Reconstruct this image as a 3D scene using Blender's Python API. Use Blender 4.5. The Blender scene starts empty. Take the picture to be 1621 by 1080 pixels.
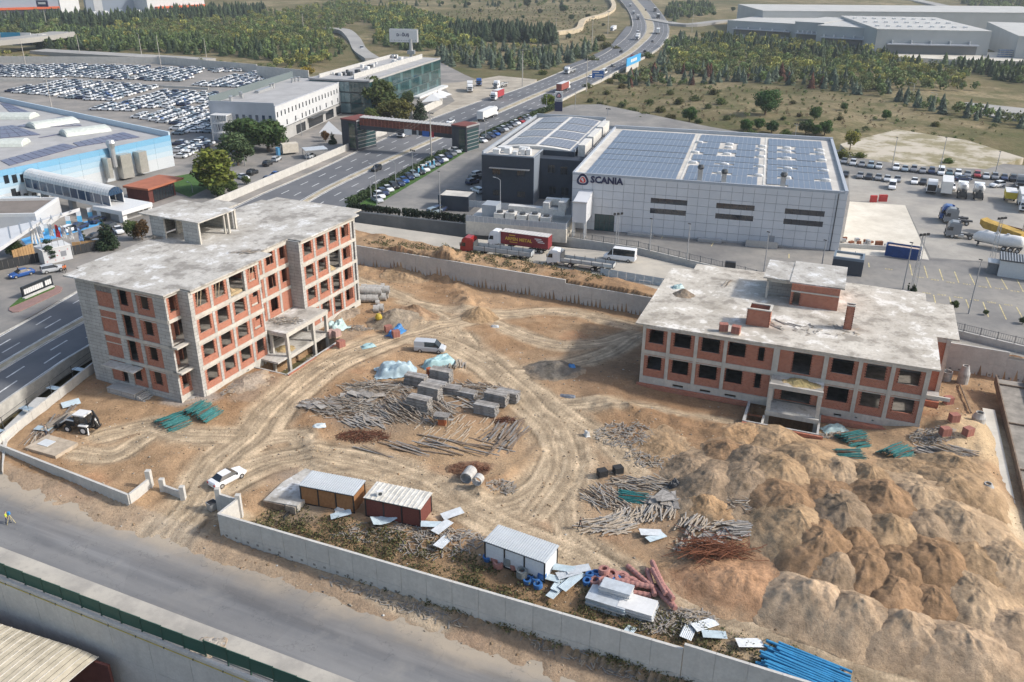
import bpy, math, random
import numpy as np
from mathutils import Vector, Matrix
R = math.radians
rnd = random.Random(11)
SC = bpy.context.scene
COL = SC.collection

# ---------------------------------------------------------------- camera, world, sun, exposure
F_PX, PITCH, ROLL, CAM_H = 1355.9, 0.4291, 0.0069, 60.0
_f = Vector((0, math.cos(PITCH), -math.sin(PITCH)))
_u0 = Vector((0, math.sin(PITCH), math.cos(PITCH))); _r0 = Vector((1, 0, 0))
_r = math.cos(ROLL)*_r0 + math.sin(ROLL)*_u0
_u = -math.sin(ROLL)*_r0 + math.cos(ROLL)*_u0
cam = bpy.data.cameras.new('camera'); camo = bpy.data.objects.new('camera', cam); COL.objects.link(camo)
cam.sensor_width = 36; cam.lens = F_PX/1621*36; cam.clip_start = 1; cam.clip_end = 6000
mw = Matrix(((_r.x, _u.x, -_f.x, 0), (_r.y, _u.y, -_f.y, 0), (_r.z, _u.z, -_f.z, CAM_H), (0, 0, 0, 1)))
camo.matrix_world = mw; SC.camera = camo

SUN_AZ = math.atan2(5.31, -0.56); SUN_EL = R(36.8)
wd = bpy.data.worlds.new('World'); SC.world = wd; wd.use_nodes = True
nt = wd.node_tree; bg = nt.nodes['Background']
sky = nt.nodes.new('ShaderNodeTexSky'); sky.sky_type = 'NISHITA'; sky.sun_disc = False
sky.sun_elevation = SUN_EL; sky.sun_rotation = SUN_AZ
sky.air_density = 1.2; sky.dust_density = 3.0; sky.ozone_density = 1.0
nt.links.new(sky.outputs[0], bg.inputs[0]); bg.inputs[1].default_value = 0.15; sky.altitude = 60
sl = bpy.data.lights.new('sun', 'SUN'); so = bpy.data.objects.new('sun', sl); COL.objects.link(so)
sl.energy = 2.9; sl.angle = R(4); sl.color = (1.0, 0.965, 0.91)
sd = Vector((math.sin(SUN_AZ)*math.cos(SUN_EL), math.cos(SUN_AZ)*math.cos(SUN_EL), math.sin(SUN_EL)))
so.rotation_euler = sd.to_track_quat('Z', 'Y').to_euler()
SC.view_settings.view_transform = 'Standard'; SC.view_settings.look = 'None'
SC.view_settings.exposure = 0.40; SC.view_settings.gamma = 1.0; SC.view_settings.use_curve_mapping = False
HAZE_D = 0.00013
SC.cycles.max_bounces = 5; SC.cycles.diffuse_bounces = 3; SC.cycles.glossy_bounces = 2; SC.cycles.transmission_bounces = 3
SC.cycles.volume_bounces = 0; SC.cycles.caustics_reflective = False; SC.cycles.caustics_refractive = False

# ---------------------------------------------------------------- placement
def P(px, py, z=0.0):
    """point of the photograph at height z"""
    d = _f + _r*((px-810.5)/F_PX) - _u*((py-540)/F_PX)
    t = (z-CAM_H)/d.z
    return Vector((d.x*t, d.y*t, z))
def PZ(px, py, zf, n=14):
    z = 0.0
    for _ in range(n):
        q = P(px, py, z); z = 0.4*z+0.6*float(zf(q.x, q.y))
    q = P(px, py, z); q.z = float(zf(q.x, q.y)); return q
def ang(a, b): return math.atan2(b.y-a.y, b.x-a.x)

# ---------------------------------------------------------------- mesh helper
class MB:
    def __init__(s): s.v = []; s.f = []; s.m = []
    def add(s, vs, fs, mi=0):
        n = len(s.v); s.v += [tuple(q) for q in vs]; s.f += [tuple(i+n for i in f) for f in fs]; s.m += [mi]*len(fs); return s
    def box(s, x0, x1, y0, y1, z0, z1, mi=0, M=None):
        vs = [Vector(q) for q in ((x0,y0,z0),(x1,y0,z0),(x1,y1,z0),(x0,y1,z0),(x0,y0,z1),(x1,y0,z1),(x1,y1,z1),(x0,y1,z1))]
        if M is not None: vs = [M @ q for q in vs]
        return s.add(vs, [(3,2,1,0),(4,5,6,7),(0,1,5,4),(1,2,6,5),(2,3,7,6),(3,0,4,7)], mi)
    def cbox(s, c, sx, sy, sz, rz=0, mi=0, ry=0, rx=0):
        M = Matrix.Translation(Vector(c)) @ Matrix.Rotation(rz,4,'Z') @ Matrix.Rotation(ry,4,'Y') @ Matrix.Rotation(rx,4,'X')
        return s.box(-sx/2,sx/2,-sy/2,sy/2,-sz/2,sz/2,mi,M)
    def prism(s, poly, z0, z1, mi=0):
        n = len(poly); ar = sum(poly[i][0]*poly[(i+1)%n][1]-poly[(i+1)%n][0]*poly[i][1] for i in range(n))
        if ar < 0: poly = list(poly)[::-1]
        g0 = z0 if callable(z0) else (lambda x, y: z0); g1 = z1 if callable(z1) else (lambda x, y: z1)
        vs = [(p[0],p[1],g0(p[0],p[1])) for p in poly]+[(p[0],p[1],g1(p[0],p[1])) for p in poly]
        fs = [tuple(range(n-1,-1,-1)), tuple(range(n,2*n))]+[(i,(i+1)%n,n+(i+1)%n,n+i) for i in range(n)]
        return s.add(vs, fs, mi)
    def tube(s, pts, r, n=6, mi=0, caps=True):
        pts = [Vector(p) for p in pts]; rs = r if isinstance(r,(list,tuple)) else [r]*len(pts); vs = []
        for i, p in enumerate(pts):
            a = pts[max(i-1,0)]; b = pts[min(i+1,len(pts)-1)]; d = (b-a)
            d = d.normalized() if d.length > 1e-9 else Vector((0,0,1))
            x = d.cross(Vector((0,0,1)))
            if x.length < 1e-3: x = Vector((1,0,0))
            x.normalize(); y = d.cross(x)
            vs += [p+(x*math.cos(2*math.pi*k/n)+y*math.sin(2*math.pi*k/n))*rs[i] for k in range(n)]
        fs = [(i*n+k, i*n+(k+1)%n, (i+1)*n+(k+1)%n, (i+1)*n+k) for i in range(len(pts)-1) for k in range(n)]
        if caps: fs += [tuple(range(n-1,-1,-1)), tuple(range((len(pts)-1)*n, len(pts)*n))]
        fs = [f[::-1] for f in fs]
        return s.add(vs, fs, mi)
    def loft(s, rings, mi=0, closed=True, caps=True):
        n = len(rings[0]); vs = [q for r in rings for q in r]; fs = []
        for i in range(len(rings)-1):
            for k in range(n if closed else n-1):
                fs.append((i*n+k, i*n+(k+1)%n, (i+1)*n+(k+1)%n, (i+1)*n+k))
        if caps: fs += [tuple(range(n-1,-1,-1)), tuple(range((len(rings)-1)*n, len(rings)*n))]
        return s.add(vs, fs, mi)
    def gridwall(s, xs, zs, solid, y0, y1, mi=0, axis='x'):
        """wall between y0 and y1 made of the solid cells of a grid; axis 'x' runs along x, 'y' along y"""
        nx, nz = len(xs)-1, len(zs)-1
        S = lambda i, j: 0 <= i < nx and 0 <= j < nz and solid(i, j)
        def V(x, y, z): return (x,y,z) if axis == 'x' else (y,x,z)
        for i in range(nx):
            for j in range(nz):
                if not S(i,j): continue
                a,b,c,d = xs[i],xs[i+1],zs[j],zs[j+1]
                q = [[V(a,y0,c),V(b,y0,c),V(b,y0,d),V(a,y0,d)], [V(b,y1,c),V(a,y1,c),V(a,y1,d),V(b,y1,d)]]
                if not S(i-1,j): q.append([V(a,y1,c),V(a,y0,c),V(a,y0,d),V(a,y1,d)])
                if not S(i+1,j): q.append([V(b,y0,c),V(b,y1,c),V(b,y1,d),V(b,y0,d)])
                if not S(i,j-1): q.append([V(a,y1,c),V(b,y1,c),V(b,y0,c),V(a,y0,c)])
                if not S(i,j+1): q.append([V(a,y0,d),V(b,y0,d),V(b,y1,d),V(a,y1,d)])
                for f in q: s.add(f if axis == 'x' else f[::-1], [(0,1,2,3)], mi)
        return s
    def wall(s, x0, x1, z0, z1, holes, y0, y1, mi=0, axis='x'):
        xs = sorted({x0,x1,*[h[0] for h in holes],*[h[1] for h in holes]}); zs = sorted({z0,z1,*[h[2] for h in holes],*[h[3] for h in holes]})
        xs = [x for x in xs if x0 <= x <= x1]; zs = [z for z in zs if z0 <= z <= z1]
        def solid(i, j):
            cx, cz = (xs[i]+xs[i+1])/2, (zs[j]+zs[j+1])/2
            return not any(h[0] < cx < h[1] and h[2] < cz < h[3] for h in holes)
        return s.gridwall(xs, zs, solid, y0, y1, mi, axis)
    def mesh(s, name, mats=(), smooth=False):
        me = bpy.data.meshes.new(name); me.from_pydata(s.v, [], s.f)
        for m in (mats if isinstance(mats,(list,tuple)) else [mats]): me.materials.append(m)
        if any(s.m): me.polygons.foreach_set('material_index', s.m)
        if smooth: me.polygons.foreach_set('use_smooth', [True]*len(me.polygons))
        me.update(); return me
    def build(s, name, mats, parent=None, smooth=False):
        return obj(name, s.mesh(name, mats, smooth), parent)
KIDS = {}
def obj(name, me, parent=None, loc=None, rz=None):
    o = bpy.data.objects.new(name, me); COL.objects.link(o); o.parent = parent
    if parent is not None: KIDS.setdefault(parent.name, []).append(o)
    if loc is not None: o.location = loc
    if rz is not None: o.rotation_euler = (0,0,rz) if not isinstance(rz,(tuple,list)) else rz
    return o
def tag(o, label, cat, group=None):
    o['label'] = label; o['category'] = cat
    if group: o['group'] = group
    return o
def thing(name, label, cat, loc=(0,0,0), rz=0, group=None):
    o = obj(name, None, None, loc, rz); return tag(o, label, cat, group)
def struct(o): o['kind'] = 'structure'; return o
def stuff(o, label=None, cat=None):
    o['kind'] = 'stuff'
    if label: o['label'] = label; o['category'] = cat
    return o
def copy_tree(o, parent=None, loc=None, rz=None, label=None, group=None):
    c = o.copy(); COL.objects.link(c); c.parent = parent
    if parent is not None: KIDS.setdefault(parent.name, []).append(c)
    if loc is not None: c.location = loc
    if rz is not None: c.rotation_euler = (0,0,rz)
    if label: c['label'] = label
    if group: c['group'] = group
    for ch in list(KIDS.get(o.name, ())): copy_tree(ch, c)
    return c
def recolor(o, mat, slot=0):
    o.material_slots[slot].link = 'OBJECT'; o.material_slots[slot].material = mat

# ---------------------------------------------------------------- materials
MATS = {}
def mat(name, col, rough=0.85, var=0.12, scale=1.0, col2=None, metal=0.0, bump=0.0, bscale=None, spec=0.3, coord='Object', detail=5, alpha=None, contrast=(0.35,0.65)):
    if name in MATS: return MATS[name]
    m = bpy.data.materials.new(name); m.use_nodes = True; t = m.node_tree; b = t.nodes['Principled BSDF']
    b.inputs['Roughness'].default_value = rough; b.inputs['Metallic'].default_value = metal
    b.inputs['Specular IOR Level'].default_value = spec
    if coord == 'World': src = t.nodes.new('ShaderNodeNewGeometry').outputs['Position']
    else: src = t.nodes.new('ShaderNodeTexCoord').outputs['Object']
    nz = t.nodes.new('ShaderNodeTexNoise'); nz.inputs['Scale'].default_value = scale; nz.inputs['Detail'].default_value = detail
    nz.inputs['Roughness'].default_value = 0.65
    t.links.new(src, nz.inputs['Vector'])
    rp = t.nodes.new('ShaderNodeValToRGB'); t.links.new(nz.outputs['Fac'], rp.inputs['Fac'])
    c2 = col2 or tuple(c*(1-var) for c in col); c1 = col if col2 else tuple(min(1,c*(1+var)) for c in col)
    rp.color_ramp.elements[0].position = contrast[0]; rp.color_ramp.elements[1].position = contrast[1]
    rp.color_ramp.elements[0].color = (*c2,1); rp.color_ramp.elements[1].color = (*c1,1)
    t.links.new(rp.outputs[0], b.inputs['Base Color'])
    if bump:
        n2 = t.nodes.new('ShaderNodeTexNoise'); n2.inputs['Scale'].default_value = bscale or scale*4; n2.inputs['Detail'].default_value = 4
        t.links.new(src, n2.inputs['Vector']); bp = t.nodes.new('ShaderNodeBump'); bp.inputs['Strength'].default_value = min(1,bump); bp.inputs['Distance'].default_value = 0.08
        t.links.new(n2.outputs['Fac'], bp.inputs['Height']); t.links.new(bp.outputs[0], b.inputs['Normal'])
    MATS[name] = m; return m
def nodes(m): return m.node_tree, m.node_tree.nodes['Principled BSDF']
def mixc(t, fac, a, b, mode='MIX'):
    n = t.nodes.new('ShaderNodeMix'); n.data_type = 'RGBA'; n.blend_type = mode
    for s, v in ((0,fac),(6,a),(7,b)):
        if hasattr(v,'links') or hasattr(v,'is_output'): t.links.new(v, n.inputs[s])
        else: n.inputs[s].default_value = v if s == 0 else (*v,1)
    return n.outputs[2]
def mth(t, op, a, b=None, c=None):
    n = t.nodes.new('ShaderNodeMath'); n.operation = op
    for i, v in enumerate((a,b,c)):
        if v is None: continue
        if hasattr(v,'is_output'): t.links.new(v, n.inputs[i])
        else: n.inputs[i].default_value = v
    return n.outputs[0]
def sep(t, v):
    n = t.nodes.new('ShaderNodeSeparateXYZ'); t.links.new(v, n.inputs[0]); return n.outputs
def comb(t, x=0, y=0, z=0):
    n = t.nodes.new('ShaderNodeCombineXYZ')
    for i, v in enumerate((x,y,z)):
        if hasattr(v,'is_output'): t.links.new(v, n.inputs[i])
        else: n.inputs[i].default_value = v
    return n.outputs[0]
def noise(t, v, scale, detail=5, rough=.6):
    n = t.nodes.new('ShaderNodeTexNoise'); n.inputs['Scale'].default_value = scale; n.inputs['Detail'].default_value = detail; n.inputs['Roughness'].default_value = rough
    t.links.new(v, n.inputs['Vector']); return n.outputs['Fac']
def ramp(t, fac, stops):
    n = t.nodes.new('ShaderNodeValToRGB'); t.links.new(fac, n.inputs[0]); e = n.color_ramp.elements
    while len(e) < len(stops): e.new(0.5)
    for k, (p, c) in enumerate(stops): e[k].position = p; e[k].color = (*c,1) if len(c) == 3 else c
    return n.outputs[0]
def bumpn(t, b, h, strength=.5, dist=.05):
    n = t.nodes.new('ShaderNodeBump'); n.inputs['Strength'].default_value = strength; n.inputs['Distance'].default_value = dist
    t.links.new(h, n.inputs['Height']); t.links.new(n.outputs[0], b.inputs['Normal'])
def raw(name, rough=.85, spec=.3):
    m = bpy.data.materials.new(name); m.use_nodes = True; t, b = nodes(m)
    b.inputs['Roughness'].default_value = rough; b.inputs['Specular IOR Level'].default_value = spec
    MATS[name] = m; return m, t, b
def objco(t): return t.nodes.new('ShaderNodeTexCoord').outputs['Object']
def worldco(t): return t.nodes.new('ShaderNodeNewGeometry').outputs['Position']

# brick infill: hollow bricks in courses (object space: x+y along the wall, z up)
m, t, b = raw('hollow_brick', .9)
s = sep(t, objco(t)); v = comb(t, mth(t,'ADD',s[0],s[1]), s[2], 0)
bk = t.nodes.new('ShaderNodeTexBrick'); t.links.new(v, bk.inputs['Vector']); bk.inputs['Scale'].default_value = 1
for k, c in (('Color1',(.42,.15,.088)),('Color2',(.30,.098,.06)),('Mortar',(.33,.26,.215))): bk.inputs[k].default_value = (*c,1)
bk.inputs['Brick Width'].default_value = .3; bk.inputs['Row Height'].default_value = .2; bk.inputs['Mortar Size'].default_value = .014; bk.inputs['Bias'].default_value = -.2
nz = noise(t, objco(t), 1.1); nz2 = noise(t, objco(t), 6)
c = mixc(t, ramp(t, nz, [(.45,(0,0,0)),(.75,(.5,.5,.5))]), bk.outputs['Color'], (.42,.22,.16))
c = mixc(t, ramp(t, nz2, [(.6,(0,0,0)),(.72,(.8,.8,.8))]), c, (.20,.055,.03))
t.links.new(c, b.inputs['Base Color']); bumpn(t, b, bk.outputs['Fac'], .4, -.02)
BRICK = m
# cast concrete with formwork lines and rain stains
def concrete(name, light, dark, board=0.5, stain=.5, wscale=.35, linec=.75):
    m, t, b = raw(name, .88, .2); oc = objco(t); s = sep(t, oc)
    n1 = noise(t, oc, wscale, 6, .65); n2 = noise(t, oc, 3.5, 4)
    c = ramp(t, n1, [(.3,dark),(.62,light)])
    vs = comb(t, mth(t,'MULTIPLY',mth(t,'ADD',s[0],s[1]),1.3), 0, mth(t,'MULTIPLY',s[2],.12)); n3 = noise(t, vs, 1.2, 5, .7)
    c = mixc(t, ramp(t, n3, [(.5,(0,0,0)),(.72,(stain,)*3)]), c, tuple(x*.55 for x in dark))
    c = mixc(t, ramp(t, n2, [(.35,(.25,.25,.25)),(.6,(0,0,0))]), c, tuple(x*.7 for x in dark))
    if board:
        fz = mth(t,'FRACT',mth(t,'DIVIDE',s[2],board)); ln = mth(t,'LESS_THAN',fz,.13)
        row = mth(t,'FLOOR',mth(t,'DIVIDE',s[2],board))
        fx = mth(t,'FRACT',mth(t,'ADD',mth(t,'DIVIDE',mth(t,'ADD',s[0],s[1]),2.4),mth(t,'MULTIPLY',row,.37))); lx = mth(t,'LESS_THAN',fx,.035)
        l = mth(t,'MULTIPLY',mth(t,'MAXIMUM',ln,lx),mth(t,'GREATER_THAN',n2,.42))
        c = mixc(t, mth(t,'MULTIPLY',l,linec), c, tuple(x*.45 for x in dark))
        wn = t.nodes.new('ShaderNodeTexWhiteNoise'); wn.noise_dimensions = '2D'
        t.links.new(comb(t, row, mth(t,'FLOOR',mth(t,'ADD',mth(t,'DIVIDE',mth(t,'ADD',s[0],s[1]),2.4),mth(t,'MULTIPLY',row,.37)))), wn.inputs['Vector'])
        c = mixc(t, mth(t,'MULTIPLY',wn.outputs['Value'],.28), c, tuple(x*.6 for x in dark))
    t.links.new(c, b.inputs['Base Color']); bumpn(t, b, n2, .25, .03); return m
CONC = concrete('cast_concrete', (.52,.51,.485), (.37,.36,.34), .55)
CONC_B = concrete('beam_concrete', (.56,.53,.47), (.42,.395,.355), 0, .35)
CONC_W = concrete('wall_concrete', (.55,.535,.50), (.46,.445,.415), 0, .16, .5)
# roof slabs: cement patches, dust, stains
m, t, b = raw('slab_top', .92, .15); oc = objco(t)
n1 = noise(t, oc, .16, 7, .62); n2 = noise(t, oc, .27, 7, .68); n3 = noise(t, oc, 2.2, 5); n4 = noise(t, oc, 9, 3)
c = ramp(t, n1, [(.3,(.34,.32,.285)),(.5,(.45,.43,.395)),(.7,(.54,.52,.48))])
c = mixc(t, ramp(t, n2, [(.55,(0,0,0)),(.61,(.75,.75,.75))]), c, (.68,.68,.67))
c = mixc(t, ramp(t, n2, [(.38,(.85,.85,.85)),(.48,(0,0,0))]), c, (.23,.215,.195))
c = mixc(t, ramp(t, n3, [(.3,(.7,.7,.7)),(.48,(0,0,0))]), c, (.28,.25,.205))
c = mixc(t, ramp(t, n4, [(.68,(0,0,0)),(.74,(.7,.7,.7))]), c, (.16,.13,.11))
t.links.new(c, b.inputs['Base Color']); bumpn(t, b, n3, .35, .03); SLAB = m
SLAB2 = SLAB.copy(); SLAB2.name = 'pale_slab_top'; t = SLAB2.node_tree; b = t.nodes['Principled BSDF']; c = mixc(t, 1.0, b.inputs['Base Color'].links[0].from_socket, (1.1,1.06,1.0), 'MULTIPLY'); t.links.new(c, b.inputs['Base Color'])
DARK = mat('dark_interior', (.16,.15,.14), .95)  # partition colour darkened to stand in for interior shade
DUST = mat('sand_heap', (.42,.33,.20), .95, .15, 2, bump=.5)
def glass(name, col, rough=.08, spec=.8):
    if name in MATS: return MATS[name]
    m, t, b = raw(name, rough, spec); b.inputs['Base Color'].default_value = (*col,1); return m
GLASS = glass('dark_glass', (.018,.022,.027)); TEALGL = glass('teal_glass', (.02,.055,.06)); BLUEGL = glass('blue_glass', (.03,.06,.11))
def plain(name, col, rough=.6, metal=0, spec=.4, var=.06, scale=3): return mat(name, col, rough, var, scale, metal=metal, spec=spec)
WHITE = plain('white_paint', (.63,.63,.62), .45); BLACK = plain('black_rubber', (.025,.025,.026), .8); STEEL = plain('galvanised_steel', (.46,.47,.48), .42, .6)
DKSTEEL = plain('dark_steel', (.07,.075,.08), .5, .3); RUST = mat('rusted_steel', (.19,.075,.04), .9, .3, 6); WOODG = mat('weathered_timber', (.27,.235,.195), .95, .35, 2)
WOODL = mat('fresh_timber', (.55,.42,.28), .9, .2, 3); WOODD = mat('grey_timber', (.22,.205,.19), .95, .3, 3)
# ================================================================ terrain
_tab = np.random.RandomState(5).rand(256, 256)
def vnoise(x, y):
    xi = np.floor(x).astype(int); yi = np.floor(y).astype(int); fx = x-xi; fy = y-yi
    fx = fx*fx*(3-2*fx); fy = fy*fy*(3-2*fy); g = lambda i, j: _tab[(xi+i) & 255, (yi+j) & 255]
    return (g(0,0)*(1-fx)+g(1,0)*fx)*(1-fy)+(g(0,1)*(1-fx)+g(1,1)*fx)*fy-.5
def fbm(x, y, s, o=4, g=.5):
    r = 0; a = 1
    for k in range(o): r = r+a*vnoise(x/s+k*17.3, y/s+k*9.1); s *= .5; a *= g
    return r
def sstep(a, b, x):
    t = np.clip((x-a)/(b-a), 0, 1); return t*t*(3-2*t)
def segdist(x, y, pts):
    """distance to a polyline and lateral side"""
    best = np.full(np.shape(x), 1e9); lat = np.zeros(np.shape(x))
    for a, b in zip(pts[:-1], pts[1:]):
        dx, dy = b[0]-a[0], b[1]-a[1]; L = math.hypot(dx, dy)
        t = np.clip(((x-a[0])*dx+(y-a[1])*dy)/(L*L), 0, 1)
        d = np.hypot(x-a[0]-t*dx, y-a[1]-t*dy); s = ((x-a[0])*dy-(y-a[1])*dx)/L
        k = d < best; best = np.where(k, d, best); lat = np.where(k, s, lat)
    return best, lat
def smooth_line(pts, n=8):
    pts = [Vector(p) for p in pts]; q = [pts[0]*2-pts[1]]+pts+[pts[-1]*2-pts[-2]]; out = []
    for i in range(1, len(q)-2):
        a, b, c, d = q[i-1:i+3]
        for k in range(n):
            t = k/n; out.append(.5*((2*b)+(c-a)*t+(2*a-5*b+4*c-d)*t*t+(3*b-a-3*c+d)*t**3))
    out.append(pts[-1]); return out

Z_REAR, Z_LOT, Z_HW = 2.0, 3.0, 0.5
def zroad(x, y): return -0.1-0.031*((x+66)*.921-(y-94.5)*.39)
# wall lines
FW_A, FW_B = P(0,703,1.2), P(203,783,1.2)          # front wall, left of the gate
FW_C, FW_D = P(345,812,2.2), P(1340,1107,2.2)      # front wall, right of the gate
LW_B = P(145,557,1.5); LW_B = LW_B+(LW_B-P(0,654,1.5))*2.2
LW_A = FW_A+Vector((-1.5,-1.2,0))
RW_A, RW_B = P(545,385.6,2.6), P(1640,565.5,2.6)
def lined(x, y, a, b):
    dx, dy = b.x-a.x, b.y-a.y; L = math.hypot(dx, dy)
    return (dx*(y-a.y)-dy*(x-a.x))/L, ((x-a.x)*dx+(y-a.y)*dy)/L   # left-hand distance, along
RW_N = (RW_B-RW_A).xy.length
def zsite(x, y, detail=True):
    x = np.asarray(x, float); y = np.asarray(y, float)
    df, uf = lined(x, y, FW_A, FW_D)                # >0 inside the site
    df2, u2 = lined(x, y, FW_C, FW_D)
    dfl, ul = lined(x, y, FW_A, FW_B)
    dr, ur = lined(x, y, RW_A, RW_B); dr = -dr      # >0 inside
    dl, _ = lined(x, y, LW_A, LW_B); dl = -dl
    n = fbm(x, y, 14, 5, .52)
    z = .35*n
    z = z-1.9*(1-sstep(3, 26, dr))*sstep(.0, 40, ur+30)
    gateu0, gateu1 = 24.3, 36.5
    right = sstep(gateu1-1, gateu1+4, uf)
    z = z-1.5*right*(1-sstep(2.0, 10.5, df2+.8*fbm(x,y,5,3)))          # bank down to the front wall
    out = np.where(uf > 30, df2, dfl)
    zr = zroad(x, y)
    verge = zr+.30+.16*fbm(x,y,3,5,.7)-.13*np.maximum(-out-.6,0)+.25*np.exp(-((out+2.2)/1.0)**2)*(fbm(x,y,2.2,3)+.3)
    gate = sstep(gateu0-.5,gateu0+1.5,uf)*(1-sstep(gateu1-2.5,gateu1-.3,uf))
    ramp_ = 1-sstep(-2.5, 7, out)
    zin = z*(1-gate*ramp_)+verge*gate*ramp_
    z = np.where(out < -.12, verge, zin)
    strip = np.clip(10.5-ur*.086, .6, 11)
    hi = 2.35+.5*fbm(x,y,4,4)-np.maximum(-dr-strip+.8,0)*.55
    z = np.where(dr < -.1, hi, z)
    z = np.where(dl < -.1, -.6, z)
    return z
TR = [  # tracks of vehicles (photo points)
 ([(250,850),(310,790),(350,735),(405,690),(442,640),(520,580),(620,537),(700,515),(770,492)],4.2),
 ([(640,530),(720,548),(790,590),(840,640),(885,690),(895,745),(860,800)],4.6),
 ([(330,775),(430,728),(520,718),(620,742),(720,790),(800,832),(900,872),(1000,925),(1100,968),(1300,1040),(1500,1110)],3.6),
 ([(850,640),(905,720),(890,790),(905,850),(960,905)],3.2),
 ([(700,532),(800,588),(880,580),(960,555),(1005,520)],3.0),
 ([(380,690),(300,690),(240,672),(170,690)],3.0),
 ([(640,470),(760,488),(880,478),(1000,500)],2.6),([(560,430),(600,445),(660,475),(720,520),(760,575)],2.6),([(770,500),(860,540),(940,540),(1005,515)],2.6),([(820,600),(900,660),(960,700),(1010,745)],2.4),
 ([(400,700),(470,690),(500,735),(600,760),(700,800)],2.4),([(700,780),(780,800),(850,770),(890,700)],3.0),([(905,640),(1000,640),(1100,655),(1200,672)],2.4),([(230,690),(180,720),(120,715)],2.2),([(300,800),(420,830),(560,905),(700,960)],1.6)]
TRW = [([P(*p, 0) for p in pts], w) for pts, w in TR]
TRW = [(smooth_line(p, 5), w) for p, w in TRW]
PIT_L, PIT_R = P(288.3,636.7,0), P(1012,603,0)
CH_A, CH_B = P(1572,600,.3), P(1630,850,.3)
def build_site():
    st = .36; xs = np.arange(-84, 92, st); ys = np.arange(50, 192, st)
    X, Y = np.meshgrid(xs, ys); Z = zsite(X, Y)
    tr = np.zeros(X.shape); lat = np.zeros(X.shape)
    for pts, w in TRW:
        d, l = segdist(X, Y, [(p.x,p.y) for p in pts]); d = d+1.3*fbm(X,Y,4,3)
        k = 1-sstep(w*.5, w*1.2, d); lat = np.where(k > tr, l+.5*fbm(X,Y,9,2), lat); tr = np.maximum(tr, k)
    dr = -lined(X,Y,RW_A,RW_B)[0]
    rough = (1-tr)
    rut = np.clip(np.sin(lat*2.3+.6*np.sin(lat*.7)),0,1)**3; Z = Z+rough*(.13*fbm(X,Y,2.4,4,.6)+.08*fbm(X,Y,.9,2))-.05*tr-.11*rut*tr*(.6+fbm(X,Y,7,2))
    # banks of dug earth near the rear wall and across the middle
    for (ax,ay),(bx,by),w,h in (((575,415),(700,425),3.2,1.1),((700,425),(760,490),2.6,1.5),((755,425),(1000,470),3.,.5),((640,500),(690,515),2.,.7),((920,590),(1010,610),2,.35),((950,640),(1140,690),2.2,1.0),((1080,660),(1230,690),2.2,.8),((480,640),(505,740),1.6,.45),((505,740),(760,780),1.3,.4),((760,780),(850,715),1.4,.4)):
        a = P(ax,ay,0); c = P(bx,by,0); d, _ = segdist(X,Y,[(a.x,a.y),(c.x,c.y)])
        Z = Z+h*np.exp(-(d/w)**2)*(.75+.9*fbm(X,Y,3.2,4,.6))
    # pale eroded slope rising to the right boundary
    c = P(1560,860,0); 
    e = sstep(0,1,((X-c.x+5)/9))*sstep(62,74,Y)*(1-sstep(103,110,Y))*(1-sstep(-4,-.8,lined(X,Y,CH_A,CH_B)[0])); Z = Z+e*(1.5+.9*fbm(X,Y,5,5,.6))
    for (O, yw, x0, x1, y0, y1, zp) in ((PIT_L, 1.1451, 13.5, 27.9, -8.2, -2.2, -3.3), (PIT_R, -.3775, 16.9, 26.2, -6.4, -.3, -2.7)):
        lx = (X-O.x)*math.cos(yw)+(Y-O.y)*math.sin(yw); ly = -(X-O.x)*math.sin(yw)+(Y-O.y)*math.cos(yw)
        Z = np.where((lx > x0) & (lx < x1) & (ly > y0) & (ly < y1), zp, Z)
    q = P(1330,825,0); d = np.hypot((X-q.x)/1.15,Y-q.y)+2*fbm(X,Y,6,4); Z = Z+2.1*(1-sstep(6,22,d))
    lx = (X-PIT_R.x)*.9296-(Y-PIT_R.y)*.3686; ly = (X-PIT_R.x)*.3686+(Y-PIT_R.y)*.9296; Z = Z-.75*sstep(-4,0,lx)*(1-sstep(40,43,lx))*sstep(-9.5,-6,ly)*(1-sstep(.2,.8,ly))
    # colours of the soil, with part of the two-storey shell's cast shadow painted in
    n1 = fbm(X,Y,22,5,.55); n2 = fbm(X+90,Y,6,5,.6); n3 = fbm(X,Y+70,1.6,3,.6)
    tan = np.array([.375,.25,.148]); lt = np.array([.53,.42,.29]); br = np.array([.25,.145,.075]); gy = np.array([.33,.30,.26]); rd = np.array([.38,.20,.11])
    C = tan+(n2[...,None]*.26+n3[...,None]*.16)*tan
    k = sstep(-.05,.35,n1+.4*n2)[...,None]*rough[...,None]; C = C*(1-.55*k)+br*.55*k
    k = (sstep(.25,.5,fbm(X+33,Y+11,9,4)))[...,None]; C = C*(1-.5*k)+rd*.5*k
    def zone(px,py,r,col,amt):
        nonlocal C
        q = P(px,py,0); d = np.hypot(X-q.x,Y-q.y)+1.6*fbm(X,Y,5,4)*2; kk = ((1-sstep(r*.5,r,d))*amt*(1-.75*tr))[...,None]; C = C*(1-kk)+np.array(col)*kk
    zone(965,600,10,(.24,.155,.095),.7); zone(985,540,9,(.27,.175,.105),.6); zone(1080,640,9,(.25,.15,.085),.6); zone(1180,655,6,(.25,.15,.085),.5)  # first two: moist dark soil with part of the building's shadow painted in
    zone(600,700,6,(.30,.20,.12),.4); zone(660,590,9,(.40,.26,.15),.5); zone(760,720,9,(.47,.33,.20),.6); zone(490,745,6,(.25,.22,.19),.6); zone(470,790,6,(.36,.31,.24),.5)
    zone(420,610,5,(.30,.25,.2),.5); zone(300,625,4,(.34,.31,.28),.8); zone(540,530,5,(.30,.24,.18),.6); zone(610,640,8,(.33,.27,.21),.4)
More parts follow.
